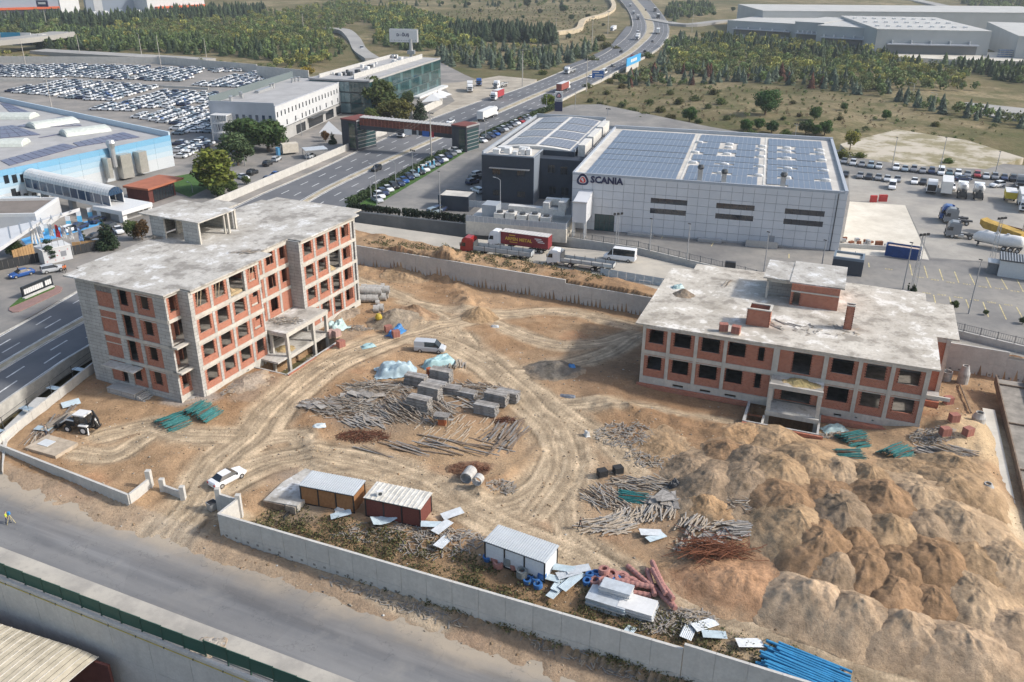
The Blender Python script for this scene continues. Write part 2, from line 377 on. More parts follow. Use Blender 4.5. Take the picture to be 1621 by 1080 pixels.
    zone(800,600,6,(.45,.33,.2),.3); zone(880,585,5,(.2,.165,.13),.5); zone(1390,725,14,(.48,.33,.20),.6); zone(1560,700,8,(.56,.43,.27),.7); zone(1560,850,12,(.60,.49,.34),.8); zone(1480,960,12,(.52,.40,.27),.7)
    zone(600,650,11,(.25,.19,.135),.75); zone(700,640,10,(.28,.20,.13),.6); zone(700,700,9,(.36,.25,.15),.5); zone(1000,770,10,(.33,.24,.16),.6); zone(1030,820,9,(.33,.24,.16),.5)
    zone(520,735,4,(.33,.27,.19),.8); zone(590,745,4,(.30,.25,.18),.8)
    k = tr[...,None]; str_ = (.86+.2*np.sin(lat*3.1+n2*2)+.13*np.sin(lat*7.3+n2*3)-.34*rut)[...,None]*(1+.35*n3[...,None]); C = C*(1-k*.9)+lt*str_*k*.9
    df = lined(X,Y,FW_C,FW_D)[0]; uf = lined(X,Y,FW_A,FW_D)[1]
    k = ((uf > 38)*(df > 0)*(1-sstep(3,9,df)))[...,None]; C = C*(1-.6*k)+np.array([.23,.165,.095])*.6*k*(1+n2[...,None])
    k = (((df < 0)*sstep(-.5,.3,n2*2+n3))*1.0)[...,None]; C = np.where(df[...,None] < 0, C*.55+np.array([.38,.32,.25])*.45, C)
    C = np.clip(C*(1+.16*n3[...,None]), .02, .9)
    ny, nx = X.shape
    # keep only what lies inside the site and its verges
    dl = -lined(X,Y,LW_A,LW_B)[0]; keep = (dl > -1.2) & (dr > -14) & (df > -11)
    kk = keep[:-1,:-1] & keep[1:,:-1] & keep[:-1,1:] & keep[1:,1:]
    idx = np.arange(ny*nx).reshape(ny,nx); F = np.stack([idx[:-1,:-1],idx[:-1,1:],idx[1:,1:],idx[1:,:-1]],-1)[kk]
    used = np.unique(F); re = np.full(ny*nx,-1); re[used] = np.arange(len(used)); F = re[F]
    V = np.stack([X.ravel(),Y.ravel(),Z.ravel()],-1)[used]
    me = grid_mesh('site_ground', V, F, C.reshape(-1,3)[used]); 
    return obj('site_ground', me), (xs, ys, Z)
def grid_mesh(name, V, F, C=None, smooth=True):
    me = bpy.data.meshes.new(name); k = F.shape[1]
    me.vertices.add(len(V)); me.vertices.foreach_set('co', np.ascontiguousarray(V,dtype=np.float32).ravel())
    me.loops.add(F.size); me.loops.foreach_set('vertex_index', np.ascontiguousarray(F,dtype=np.int32).ravel())
    me.polygons.add(len(F)); me.polygons.foreach_set('loop_start', np.arange(0,F.size,k,dtype=np.int32))
    if smooth: me.polygons.foreach_set('use_smooth', np.ones(len(F),dtype=bool))
    if C is not None:
        a = me.color_attributes.new('Col','FLOAT_COLOR','POINT'); a.data.foreach_set('color', np.ascontiguousarray(np.c_[C,np.ones(len(C))],dtype=np.float32).ravel())
    me.update(calc_edges=True); me.validate(); return me
# soil material: vertex soil colour broken up by grains, stones and clods
def soil(name, grain=1.0):
    m, t, b = raw(name, .96, .1); a = t.nodes.new('ShaderNodeAttribute'); a.attribute_name = 'Col'; w = worldco(t)
    n1 = noise(t, w, 3.2, 6, .7); n2 = noise(t, w, 14, 4, .7); n3 = noise(t, w, .9, 5, .6)
    c = mixc(t, 1.0, a.outputs['Color'], ramp(t, n1, [(.28,(.72,.70,.68)),(.5,(1,1,1)),(.72,(1.2,1.19,1.17))]), 'MULTIPLY')
    c = mixc(t, 1.0, c, ramp(t, n3, [(.3,(.92,.91,.90)),(.65,(1.05,1.05,1.05))]), 'MULTIPLY')
    c = mixc(t, ramp(t, n2, [(.63,(0,0,0)),(.70,(.55,.55,.55))]), c, (.50,.42,.32))
    c = mixc(t, ramp(t, n2, [(.27,(.6,.6,.6)),(.35,(0,0,0))]), c, (.15,.105,.07))
    t.links.new(c, b.inputs['Base Color'])
    h = mth(t,'ADD',mth(t,'MULTIPLY',n1,1.0),mth(t,'MULTIPLY',n2,.35)); bumpn(t, b, h, .8, .22*grain); return m
SOIL = soil('site_soil')
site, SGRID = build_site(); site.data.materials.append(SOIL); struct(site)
def zs(x, y):
    xs, ys, Z = SGRID; fx = (x-xs[0])/(xs[1]-xs[0]); fy = (y-ys[0])/(ys[1]-ys[0])
    i = int(max(0,min(len(xs)-2,fx))); j = int(max(0,min(len(ys)-2,fy))); u = min(max(fx-i,0),1); v = min(max(fy-j,0),1)
    return float((Z[j,i]*(1-u)+Z[j,i+1]*u)*(1-v)+(Z[j+1,i]*(1-u)+Z[j+1,i+1]*u)*v)
def S(px, py, dz=0):
    q = PZ(px, py, zs); q.z += dz; return q

# ---- far land: one sheet to the horizon
def zland(x, y):
    x = np.asarray(x,float); y = np.asarray(y,float)
    far = sstep(230, 330, y)
    hill = 3.0*fbm(x,y,120,4)+1.2*fbm(x,y,30,3)
    z = -3.2*(1-far)+far*(hill*sstep(260,420,y)*.8-.9)
    d, _ = segdist(x, y, HWC); z = z-sstep(0,1,(60-d)/40)*np.maximum(z+.5,0)*far
    low = lined(x,y,LOW_A,LOW_B)[0]; z = np.where((low < 7) & (y < 110), -11.6, z)
    rh = np.exp(-((x-95-(y-270)*.55)/95)**2)*sstep(255,300,y)*(1-sstep(430,520,y))*(x > 20); z = z+rh*(3.2+1.6*fbm(x,y,28,4))*far
    return z
LOW_A, LOW_B = P(-60,892,-1), P(430,1080,-1.6)
hwm = [P(*p,Z_HW) for p in ((-60,618),(0,582),(47,553),(134,505),(300,418),(460,333),(540,288),(685,222),(800,172),(883,136),(943,112),(1005,75),(1030,40),(1006,3))]+[Vector((190,1700,Z_HW))]
hwl = [P(*p,Z_HW) for p in ((-60,565),(0,530),(60,498),(130,457),(240,397),(390,318),(505,268),(640,205),(745,165),(820,141),(890,113),(965,80),(1001,40),(984,3))]+[Vector((160,1700,Z_HW))]
hwr = [P(*p,Z_HW) for p in ((-60,690),(0,640),(60,600),(140,548),(330,446),(480,365),(575,313),(732,226),(850,176),(925,140),(985,108),(1047,72),(1057,38),(1032,3))]+[Vector((225,1700,Z_HW))]
for q in (hwl,hwm,hwr): q.insert(0, q[0]*3-q[2]*2)
HWC = [(p.x,p.y) for p in hwm]
def build_land():
    xs = np.concatenate([np.arange(-1600,-420,40),np.arange(-420,460,5.),np.arange(460,1700,40)]); ys = np.concatenate([np.arange(-260,40,20),np.arange(40,620,5.),np.arange(620,1300,12),np.arange(1300,3200,60)])
    X, Y = np.meshgrid(xs, ys); Z = zland(X, Y); ny, nx = X.shape; idx = np.arange(ny*nx).reshape(ny,nx)
    F = np.stack([idx[:-1,:-1],idx[:-1,1:],idx[1:,1:],idx[1:,:-1]],-1).reshape(-1,4)
    return obj('ground', grid_mesh('ground', np.stack([X.ravel(),Y.ravel(),Z.ravel()],-1), F))
m, t, b = raw('dry_grassland', .97, .05); w = worldco(t)
n1 = noise(t, w, .012, 6, .6); n2 = noise(t, w, .06, 6, .7); n3 = noise(t, w, .5, 4, .7)
c = ramp(t, n1, [(.34,(.105,.105,.05)),(.48,(.175,.145,.08)),(.62,(.28,.23,.14))])
c = mixc(t, ramp(t, n2, [(.40,(.75,.75,.75)),(.53,(0,0,0))]), c, (.085,.095,.04))
c = mixc(t, ramp(t, n2, [(.60,(0,0,0)),(.72,(.8,.8,.8))]), c, (.38,.30,.19))
c = mixc(t, ramp(t, n3, [(.35,(.6,.6,.6)),(.55,(0,0,0))]), c, (.10,.085,.045))
t.links.new(c, b.inputs['Base Color']); bumpn(t, b, n3, .7, .6); LAND = m
land = build_land(); land.data.materials.append(LAND); struct(land)
def zl(x, y): return float(zland(x, y))

# ---------------------------------------------------------------- paved zones
def asphalt(name, base, dark, tint, sc=.25, grain=.2, dustc=None):
    m, t, b = raw(name, .9, .2); w = worldco(t)
    n1 = noise(t, w, sc*.35, 6, .6); n2 = noise(t, w, sc*2.2, 5, .65); n3 = noise(t, w, 7, 3)
    c = ramp(t, n1, [(.32,dark),(.5,base),(.66,tint)])
    c = mixc(t, ramp(t, n2, [(.35,(.4,.4,.4)),(.5,(0,0,0))]), c, dark); c = mixc(t, ramp(t, n2, [(.58,(0,0,0)),(.7,(.4,.4,.4))]), c, tint)
    c = mixc(t, mth(t,'MULTIPLY',n3,grain), c, tuple(x*.6 for x in dark)); t.links.new(c, b.inputs['Base Color']); bumpn(t,b,n3,.15,.02); return m
ASPH = asphalt('lot_asphalt', (.235,.225,.21), (.17,.165,.16), (.31,.29,.26))
HWAY = asphalt('highway_asphalt', (.145,.15,.16), (.115,.12,.13), (.185,.185,.19), .12)
REARR = asphalt('dusty_road', (.44,.405,.345), (.36,.335,.29), (.52,.475,.40))
YARD = asphalt('yard_concrete', (.34,.32,.285), (.26,.25,.235), (.42,.395,.35))
SLABW = asphalt('pale_concrete', (.60,.56,.48), (.50,.46,.39), (.68,.64,.56), .5)
LOTL = asphalt('car_lot_paving', (.25,.235,.215), (.18,.175,.17), (.33,.30,.27))
def pav(name, pxs, z, mat_, depth=3.5):
    pts = [P(*p, z) for p in pxs]; o = MB().prism([(p.x,p.y) for p in pts], z-depth, z).build(name, mat_); return struct(o)
# highway: two carriageways and the median, lane lines
def strip(name, A, B, m, z=0, thick=2.5, parent=None):
    mb = MB(); rings = [[Vector((a.x,a.y,a.z+z-thick)),Vector((b_.x,b_.y,b_.z+z-thick)),Vector((b_.x,b_.y,b_.z+z)),Vector((a.x,a.y,a.z+z))] for a, b_ in zip(A,B)]
    mb.loft([r[::-1] for r in rings]); o = mb.build(name, m, parent); return o
L_, M_, R_ = smooth_line(hwl,10), smooth_line(hwm,10), smooth_line(hwr,10); HWM = M_
lerp = lambda A, B, t: [a.lerp(b, t) for a, b in zip(A, B)]
ml, mr = [], []
for a, b, c in zip(L_, M_, R_):
    w = 1.1+2.6*float(sstep(330,600,b.y)); ml.append(b+(a-b).normalized()*w); mr.append(b+(c-b).normalized()*w)
road_l = struct(strip('carriageway', L_, ml, HWAY)); road_r = struct(strip('carriageway', mr, R_, HWAY))
MEDM = mat('median_soil', (.36,.31,.22), .95, .3, .3, coord='World')
struct(strip('median_strip', ml, mr, MEDM, .12))
KERB = mat('kerb_stone', (.46,.44,.40), .9, .15, .8, coord='World')
for q in (ml, mr, R_, L_):
    o = strip('kerb', q, [p+Vector((.28,0,0)) for p in q], KERB, .16); struct(o)
LINEW = mat('road_paint', (.55,.55,.54), .7, .3, .6, coord='World'); LINEY = mat('yellow_paint', (.52,.44,.23), .8, .35, 1.2, coord='World')
def arcpts(line):
    d = [0]
    for a, b in zip(line, line[1:]): d.append(d[-1]+(b-a).length)
    return d
def dashes(name, line, wd, on, off, z=.012, s0=0, s1=1e9, m=None, parent=None):
    d = arcpts(line); mb = MB()
    def at(s):
        for i in range(len(d)-1):
            if d[i] <= s <= d[i+1]: return line[i].lerp(line[i+1], (s-d[i])/max(1e-6,d[i+1]-d[i]))
        return line[-1]
    s = s0
    while s < min(d[-1], s1):
        a, b = at(s), at(min(s+on, d[-1])); k = (b-a); n = Vector((-k.y,k.x,0)).normalized()*wd/2; up = Vector((0,0,z))
        mb.add([a-n+up,b-n+up,b+n+up,a+n+up],[(0,1,2,3)]); s += on+off
    o = mb.build(name, m or LINEW, parent)
    return o
for A, B, pr in ((L_,ml,road_l),(mr,R_,road_r)):
    for fr in (.36,.66): dashes('lane_line', lerp(A,B,fr), .28, 4, 6, s0=10, s1=900, parent=pr)
    for fr in (.05,.95): dashes('edge_line', lerp(A,B,fr), .24, 8, .01, s1=900, parent=pr)
# front road (slopes gently down to the right), lower yard behind the green fence
m, t, b = raw('front_road_asphalt', .9, .2); w = worldco(t); s = sep(t, w)
rot = t.nodes.new('ShaderNodeVectorRotate'); rot.rotation_type = 'Z_AXIS'; rot.inputs['Angle'].default_value = -ang(FW_C,FW_D); t.links.new(w, rot.inputs['Vector'])
sr = sep(t, rot.outputs[0]); fwr = Vector((FW_C.x,FW_C.y)); a_ = ang(FW_C,FW_D); y0 = -math.sin(a_)*FW_C.x+math.cos(a_)*FW_C.y
dist = mth(t,'SUBTRACT',y0,sr[1])                      # metres from the site wall
stv = comb(t, mth(t,'MULTIPLY',sr[0],.035), mth(t,'MULTIPLY',sr[1],.55), 0)
ns = noise(t, stv, 1.0, 5, .6); nb = noise(t, w, .16, 6, .65); nf = noise(t, w, 2.5, 5); ng = noise(t, w, 9, 3)
c = ramp(t, ns, [(.30,(.10,.105,.115)),(.5,(.15,.154,.162)),(.68,(.215,.217,.222))])
dd = mth(t,'ADD',dist,mth(t,'MULTIPLY',mth(t,'SUBTRACT',nb,.5),5))
c = mixc(t, ramp(t, mth(t,'DIVIDE',dd,20), [(.17,(.97,.97,.97)),(.30,(.15,.15,.15)),(.40,(.0,.0,.0))]), c, (.40,.34,.265)); c = mixc(t, ramp(t, mth(t,'DIVIDE',dd,20), [(.36,(0,0,0)),(.5,(.6,.6,.6)),(.62,(.05,.05,.05)),(.85,(.5,.5,.5))]), c, (.25,.248,.243))
c = mixc(t, ramp(t, nb, [(.52,(0,0,0)),(.68,(.4,.4,.4))]), c, (.29,.275,.25))
c = mixc(t, ramp(t, nf, [(.62,(0,0,0)),(.72,(.25,.25,.25))]), c, (.34,.31,.27)); c = mixc(t, mth(t,'MULTIPLY',ng,.22), c, (.09,.085,.08))
ck = mth(t,'LESS_THAN',mth(t,'ABSOLUTE',mth(t,'SUBTRACT',noise(t,w,.22,7,.55),.5)),.0035); c = mixc(t, mth(t,'MULTIPLY',ck,.3), c, (.06,.06,.06)); pt = t.nodes.new('ShaderNodeTexVoronoi'); pt.inputs['Scale'].default_value = .09; t.links.new(w, pt.inputs['Vector']); c = mixc(t, mth(t,'MULTIPLY',mth(t,'GREATER_THAN',sep(t,pt.outputs['Color'])[0],.8),.15), c, (.10,.10,.105))
t.links.new(c, b.inputs['Base Color']); bumpn(t, b, ng, .15, .02); FROAD = m
def pavz(name, poly, zf, m, depth=2.0):
    return struct(MB().prism([(p.x,p.y) for p in poly], lambda x, y: zf(x,y)-depth, zf).build(name, m))
e1 = (FW_D-FW_A).xy.normalized(); e1 = Vector((e1.x,e1.y,0)); fa = LOW_A; fb = LOW_B; ed = (fb-fa); ed.z = 0; ed.normalize()
pavz('front_road', [fa-ed*60, fb+ed*70, fb+ed*70+Vector((14,26,0)), FW_D+e1*40+Vector((.5,1.2,0)), FW_C, FW_A-e1*60], zroad, FROAD)
PAVE = asphalt('front_pavement', (.40,.375,.335), (.30,.285,.26), (.47,.44,.385), .6)
nrm = Vector((-ed.y,ed.x,0))
pavz('pavement', [fa-ed*60+nrm*.3, fb+ed*70+nrm*.3, fb+ed*70+nrm*3.4, fa-ed*60+nrm*3.1], lambda x,y: zroad(x,y)+.13, PAVE)
LOWG = asphalt('lower_yard', (.16,.14,.125), (.10,.09,.085), (.22,.19,.165))
low = MB().prism([(p.x,p.y) for p in (fa-ed*60, fb+ed*70, fb+ed*70-nrm*90, fa-ed*60-nrm*90)], -10.8, -9.8).build('lower_yard', LOWG); struct(low)
# rear road, the yard of the white workshop, car lots on the left
pav('rear_road', [(380,335),(560,352),(740,377),(1000,402),(1160,440),(1400,507),(1640,566),(1900,630),(1900,640),(1640,571),(1390,530),(990,462),(860,437),(720,412),(560,385),(380,352)], Z_REAR, REARR)
LOTPX = [(548,334),(620,342),(800,362),(1010,393),(1160,429),(1400,496),(1640,553),(2000,640),(2300,420),(1900,262),(1621,262),(1330,238),(1120,200),(950,165),(905,166),(840,188),(765,219),(706,252)]
pav('workshop_yard', LOTPX, Z_LOT, ASPH, 6)
pav('concrete_apron', [(1345,319),(1433,325),(1471,412),(1440,408),(1330,402)], Z_LOT+.03, SLABW, .5)
pav('truck_yard', [(1343,275),(1640,300),(1800,420),(1640,420),(1473,408),(1434,326),(1345,318)], Z_LOT+.015, YARD, .5)
pav('old_foundation', [(1330,228),(1420,205),(1530,222),(1621,250),(1560,268),(1440,262),(1350,248)], Z_LOT+.02, mat('weathered_slab',(.47,.42,.34),.95,.25,.12,col2=(.24,.21,.12),coord='World',contrast=(.42,.56)), 2)
pav('car_lot', [(-260,100),(0,97),(260,98),(420,112),(500,122),(545,108),(690,95),(735,118),(800,146),(745,163),(640,204),(540,250),(380,320),(130,455),(0,528),(-260,640)], Z_HW-.03, LOTL)
pav('lower_car_lot', [(-100,150),(200,196),(320,250),(350,205),(330,150),(60,118)], Z_HW-.01, LOTL, 1)
GRASS = mat('mown_lawn', (.055,.115,.025), .95, .3, 1.5, coord='World')
pav('lawn', [(255,283),(318,272),(345,290),(300,312),(270,300)], Z_HW+.02, GRASS, .4)
pav('lawn', [(556,330),(700,247),(760,219),(768,222),(712,256),(580,334)], Z_LOT+.03, GRASS, .4)
# gravel truck stop by the highway, side roads among the woods
pav('truck_stop', [(700,133),(745,128),(790,120),(850,126),(830,142),(770,164),(700,190),(680,182),(720,160)], Z_HW-.02, mat('gravel_stop',(.36,.32,.26),.95,.2,.15,coord='World'), 1)
def ribbon(name, px, w, z, m, n=6):
    pts = smooth_line([P(*p, z) for p in px], n); A, B = [], []
    for i, p in enumerate(pts):
        d = pts[min(i+1,len(pts)-1)]-pts[max(i-1,0)]; k = Vector((-d.y,d.x,0)).normalized()*w/2; A.append(p-k); B.append(p+k)
    return struct(strip(name, A, B, m, 0, 3))
SIDE = asphalt('side_road', (.33,.32,.30), (.27,.265,.255), (.38,.37,.345), .1)
ribbon('side_road', [(1405,152),(1500,163),(1640,178),(1800,196)], 16, 1.2, SIDE); ribbon('side_road', [(1400,160),(1500,173),(1640,190),(1800,212)], 7, 1.25, SIDE)
ribbon('side_road', [(60,79),(150,84),(260,90),(330,94)], 13, .8, SIDE); ribbon('side_road', [(-120,72),(0,62),(60,56),(100,50)], 16, 7.5, SIDE)
ribbon('side_road', [(518,44),(545,47),(560,60),(570,78),(590,92)], 9, 1.2, SIDE); ribbon('side_road', [(1030,30),(1085,38),(1150,32),(1190,34)], 12, 1.2, SIDE)
ribbon('slip_road', [(1000,42),(985,62),(975,74),(945,90),(905,106)], 9, .54, HWAY); ribbon('side_road', [(1430,-4),(1480,6),(1530,18),(1570,26)], 16, 1.5, SIDE)
PATH = mat('dirt_path', (.48,.40,.28), .95, .2, .2, coord='World')
ribbon('dirt_path', [(880,50),(915,44),(925,30),(960,20),(972,8),(965,-6)], 5, 2.2, PATH); ribbon('dirt_path', [(640,10),(690,26),(720,35)], 5, 2.6, PATH)
# ================================================================ the two shells under construction
def teeth(mb, x, z0, z1, y, axis, side, mi=1):
    """open half-brick ends stepping up a window jamb"""
    z = z0+.05; k = 0
    while z < z1-.2:
        if k % 2 == 0:
            a, b_ = (x-.16, x) if side < 0 else (x, x+.16)
            V = (lambda p, q, r: (p,q,r)) if axis == 'x' else (lambda p, q, r: (q,p,r))
            f = [V(a,y,z),V(b_,y,z),V(b_,y,z+.2),V(a,y,z+.2)]; mb.add(f, [(0,1,2,3)], mi)
        z += .2; k += 1
BRHOLE = mat('brick_hollow', (.12,.04,.025), .95)
def brick_bay(parent, x0, x1, z0, z1, holes, y, axis='x', out=-1, th=.2, lintel=True):
    """one infill panel: brick with openings, toothed jambs and concrete lintels; y is the outer plane, out the outward sign"""
    mb = MB(); lo, hi = (y, y+th) if out < 0 else (y-th, y)
    mb.wall(x0, x1, z0, z1, holes, lo, hi, 0, axis)
    for h in holes:
        for x, s in ((h[0],-1),(h[1],1)): teeth(mb, x, h[2], h[3], y+out*.006, axis, s)
    p = mb.build('brick_panel', [BRICK, BRHOLE], parent)
    if lintel and holes:
        top = max(h[3] for h in holes)
        if top < z1-.12:
            lb = MB(); a, b_ = (y-.03, y+.1) if out < 0 else (y-.1, y+.03)
            if axis == 'x': lb.box(x0+.01, x1-.01, a, b_, top, top+.16)
            else: lb.box(a, b_, x0+.01, x1-.01, top, top+.16)
            lb.build('lintel', CONC_B, p)
    return p
def part(name, m, parent, *boxes):
    mb = MB()
    for q in boxes: mb.box(*q)
    return mb.build(name, m, parent)

FLOORC = mat('dirty_shaded_floor', (.23,.21,.185), .95, .3, .8)  # dirty raw floors, darkened further to paint in the interior shade
# ---- four-storey shell (local x: along the long face, local y: depth to the left, -y faces the site)
LB0 = P(288.3,636.7,0); L_YAW = 1.1451
LB = thing('unfinished_building', 'four-storey unfinished concrete and red brick building with flat grey roof', 'building', LB0, L_YAW)
FL = [0.9, 4.85, 8.8, 12.8, 16.6]
SL = .28
YB = 17.0                      # back face
# floor slabs (the outline steps in and out along the long face)
def outl(o): return [(-.3-o,-.3-o),(2.75-o,-.3-o),(2.75-o,-2.0-o),(17.2+o,-2.0-o),(17.2+o,.5-o),(27.3-o,.5-o),(27.3-o,-2.0-o),(43.0+o,-2.0-o),(43.0+o,-.6-o),(44.6+o,-.6-o),(44.6+o,YB+.4+o),(2.6,YB+.4+o),(2.6,YB+.1+o),(-.3-o,YB+.1+o)]
for i, z in enumerate(FL):
    if i == 4:
        poly = [(-.6,-.6),(2.5,-.6),(2.5,-2.4),(19.9,-2.4),(20.1,.2),(27.2,.2),(27.2,-2.4),(43.9,-2.4),(44.6,-.9),(46.9,-.9),(47.0,18.2),(44.3,18.3),(44.3,19.6),(37,19.8),(12.9,20.1),(2.6,19.6),(2.6,18.9),(-.6,18.6)]
        MB().prism(poly, z, z+.22).build('roof_slab', SLAB, LB)
    else:
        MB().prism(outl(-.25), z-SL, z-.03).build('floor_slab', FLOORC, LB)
def beamx(x0,x1,y,z,h=.55,t=.3,m=CONC_B): part('beam', m, LB, (x0,x1,y,y+t,z-h,z))
def beamy(y0,y1,x,z,h=.55,t=.3,m=CONC_B): part('beam', m, LB, (x,x+t,y0,y1,z-h,z))
def colm(x,y,sx=.55,sy=.55,z0=-.3,z1=16.6,m=CONC): part('column', m, LB, (x,x+sx,y,y+sy,z0,z1))
# section 1: x 2.8..17.2 at y=-2.0, four bays
C1 = [2.8,6.35,9.95,13.6,16.75]; C3 = [27.4,30.75,34.3,37.85,41.4]
part('shear_wall', CONC, LB, (2.35,2.8,-2.05,.0,-.3,16.6))       # return wall left of section 1
part('shear_wall', CONC, LB, (26.95,27.4,-2.05,.8,-.3,16.6))
for k, x in enumerate(C1): colm(x, -2.05, .35 if k in (0,4) else .5, .4)
for k, x in enumerate(C3): colm(x, -2.05, .35 if k == 0 else .5, .4)
for xx in (20.6,24.0): colm(xx, .42, .5, .4)
for i in range(4):
    zb = FL[i]; zt = FL[i+1]-.55; ztop = FL[i+1]
    beamx(2.8, 17.1, -2.1, ztop if i < 3 else 16.59); beamx(27.4, 42.9, -2.1, ztop if i < 3 else 16.59); beamx(17.1, 27.0, .36, ztop if i < 3 else 16.59)
    for k in range(4):
        for CC, sec in ((C1,1),(C3,3)):
            x0 = CC[k]+(.35 if k == 0 else .5); x1 = CC[k+1]
            w = x1-x0; h = [(x0+.55, x1-.55, zb+1.0, zt-.25 if i < 3 else zt-.02)]
            if sec == 1 and k == 2 and i == 3: 
                part('sill_rubble', DUST, LB, (x0+.2,x1-.2,-1.6,-.4,zb,zb+.35)); continue        # open bay with sand
            if sec == 3 and k == 2 and i in (1,2,0):
                if i == 2: continue
                h = [(x0+.55,x1-.55,zb+.05,zt-.2)]
            brick_bay(LB, x0, x1, zb, zt, h, -1.98)
            if i == 3 and sec == 1:
                for dx in (.35,.95): MB().tube([(x0+.55+dx,-1.7,zb+1.0),(x0+.75+dx*1.2,-1.85,zt-.05)],.05,5).build('timber_prop', WOODL, LB)
for i in range(4):
    zb = FL[i]; zt = FL[i+1]-.55
    for k, (x0,x1) in enumerate(((17.2,20.6),(21.1,24.0),(24.5,26.95))):
        if i == 0: continue
        h = [(x0+.65,x1-.6,zb+1.0,zt-.2)] if not (k == 2 and i == 1) else []
        brick_bay(LB, x0, x1, zb, zt, h, .48)
# plinth beam with vents
pl = MB(); pl.wall(2.75,17.2,-.4,.9,[(11.4,12.0,.15,.4)],-2.12,-1.8); pl.build('plinth', CONC_B, LB)
pl = MB(); pl.wall(27.3,42.95,-.4,.9,[(39.2,40.9,-.3,.35),(31.5,33.6,-.3,.3)],-2.12,-1.8); pl.build('plinth', CONC_B, LB)
part('plinth', CONC_B, LB, (-.1,2.35,-.12,.2,-.4,.9))
# corner bay between the end facade and section 1 (x 0..2.35, y=0): balconies
for i in range(4):
    zb = FL[i]; zt = FL[i+1]-.45
    beamx(0.0, 2.35, -.14, FL[i+1] if i < 3 else 16.59, .5)
    if i in (0,3): brick_bay(LB, .25, 2.35, zb, zt, [(.75,1.95,zb+.9,zt-.15)], .0)
    else:
        part('balcony_slab', CONC_B, LB, (-.12,2.55,-.95,.6,zb-.3,zb)); part('brick_panel', BRICK, LB, (.25,2.3,1.55,1.75,zb,zt))
# end facade (x=0 plane, y from 0 to 17): shear walls at both ends, brick and columns between
part('shear_wall', CONC, LB, (-.06,.25,-.05,2.2,-.3,16.6)); part('shear_wall', CONC, LB, (-.06,.25,13.2,YB,-.3,16.6)); part('shear_wall', CONC, LB, (-.05,6,YB-.25,YB,-.3,16.6))
for y0, y1 in ((5.5,6.1),(8.85,9.95)): part('column', CONC, LB, (-.08,.3,y0,y1,-.3,16.6))
for i in range(4):
    zb = FL[i]; zt = FL[i+1]-.5; part('beam', CONC_B, LB, (-.12,.2,-.02,13.2,FL[i+1]-.5,FL[i+1] if i < 3 else 16.59))
    if i == 3:
        brick_bay(LB, 9.95, 13.2, zb, zt-1.0, [], .06, 'y'); part('block_infill', WOODD, LB, (.14,.26,9.95,13.2,zt-1.0,zt))
    elif i == 0: brick_bay(LB, 9.95, 13.2, zb, zt, [(10.1,11.2,zb,zb+2.3)], .06, 'y')
    else:
        brick_bay(LB, 9.95, 13.2, zb, zt, [], .06, 'y'); part('lintel', CONC_B, LB, (.02,.2,9.95,13.2,zb+2.2,zb+2.36))
    brick_bay(LB, 6.1, 8.85, zb, zt, [(7.3,8.75,zb+(.9 if i in (0,3) else .1),zt-.05)], .06, 'y')
    brick_bay(LB, 2.2, 5.5, zb, zt, [(3.3,4.75,zb+1.0,zt-.35)], .06, 'y')
part('plinth', CONC, LB, (-.1,.2,-.02,13.2,-.4,.9))
# far corner, back and right ends
for i in range(4):
    zb = FL[i]; zt = FL[i+1]-.5
    brick_bay(LB, -.3, 5, zb, zt, [(1.,3.2,zb+1.,zt-.2)] if i > 1 else [], 44.4, 'y', 1); part('brick_panel', BRICK, LB, (41.9,44.4,-.5,-.3,zb,zb+2.2+.2*(i%2)))
    part('brick_panel', BRICK, LB, (44.2,44.4,5,YB,zb,zt)); 
    bb = MB(); bb.wall(.25,44.2,zb,zt,[(2+4*k,4+4*k,zb+1,zt-.2) for k in range(10)],YB-.2,YB); bb.build('brick_panel', BRICK, LB)
    part('beam', CONC_B, LB, (44.15,44.5,-.4,YB,FL[i+1]-.5,FL[i+1]-.02)); part('beam', CONC_B, LB, (41.9,44.15,-.6,-.2,FL[i+1]-.5,FL[i+1]-.02))
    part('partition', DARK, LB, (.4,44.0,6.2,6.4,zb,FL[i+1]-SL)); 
    for k in range(1,12): part('partition', BRICK, LB, (3.5*k+.1,3.5*k+.25,2.2,6.2,zb,FL[i+1]-SL))
colm(44.05,-.62,.4,.4); colm(42.45,-2.05,.5,.4); colm(44.05,YB-.4,.45,.45)
# entrance canopy over the pit (two-storey concrete frame in front of the recess)
portico = MB(); portico.box(17.3,28.2,-5.6,-.1,4.55,4.9); portico.build('canopy_slab', SLAB, LB)
part('beam', CONC_B, LB, (17.3,28.2,-5.72,-5.35,4.2,4.92)); part('beam', CONC_B, LB, (17.25,17.55,-5.35,-2.2,4.2,4.6))
part('terrace_slab', SLAB, LB, (15.0,28.2,-5.4,.3,.55,.85)); part('beam', CONC_B, LB, (17.3,28.2,-5.55,-5.3,.3,.9))
for x in (17.35,24.0,27.6): part('column', CONC_B, LB, (x,x+.5,-5.7,-5.2,-3.4,4.2))
for x in (17.4,27.5): part('column', CONC_B, LB, (x,x+.4,-2.6,-2.2,-3.4,4.5))
part('retaining_wall', CONC, LB, (13.4,27.8,-8.45,-8.2,-3.4,.25)); part('brick_edging', BRICK, LB, (13.3,27.8,-8.75,-8.48,-.6,.15)); part('retaining_wall', CONC, LB, (13.2,13.45,-8.2,-2.1,-3.4,.2))
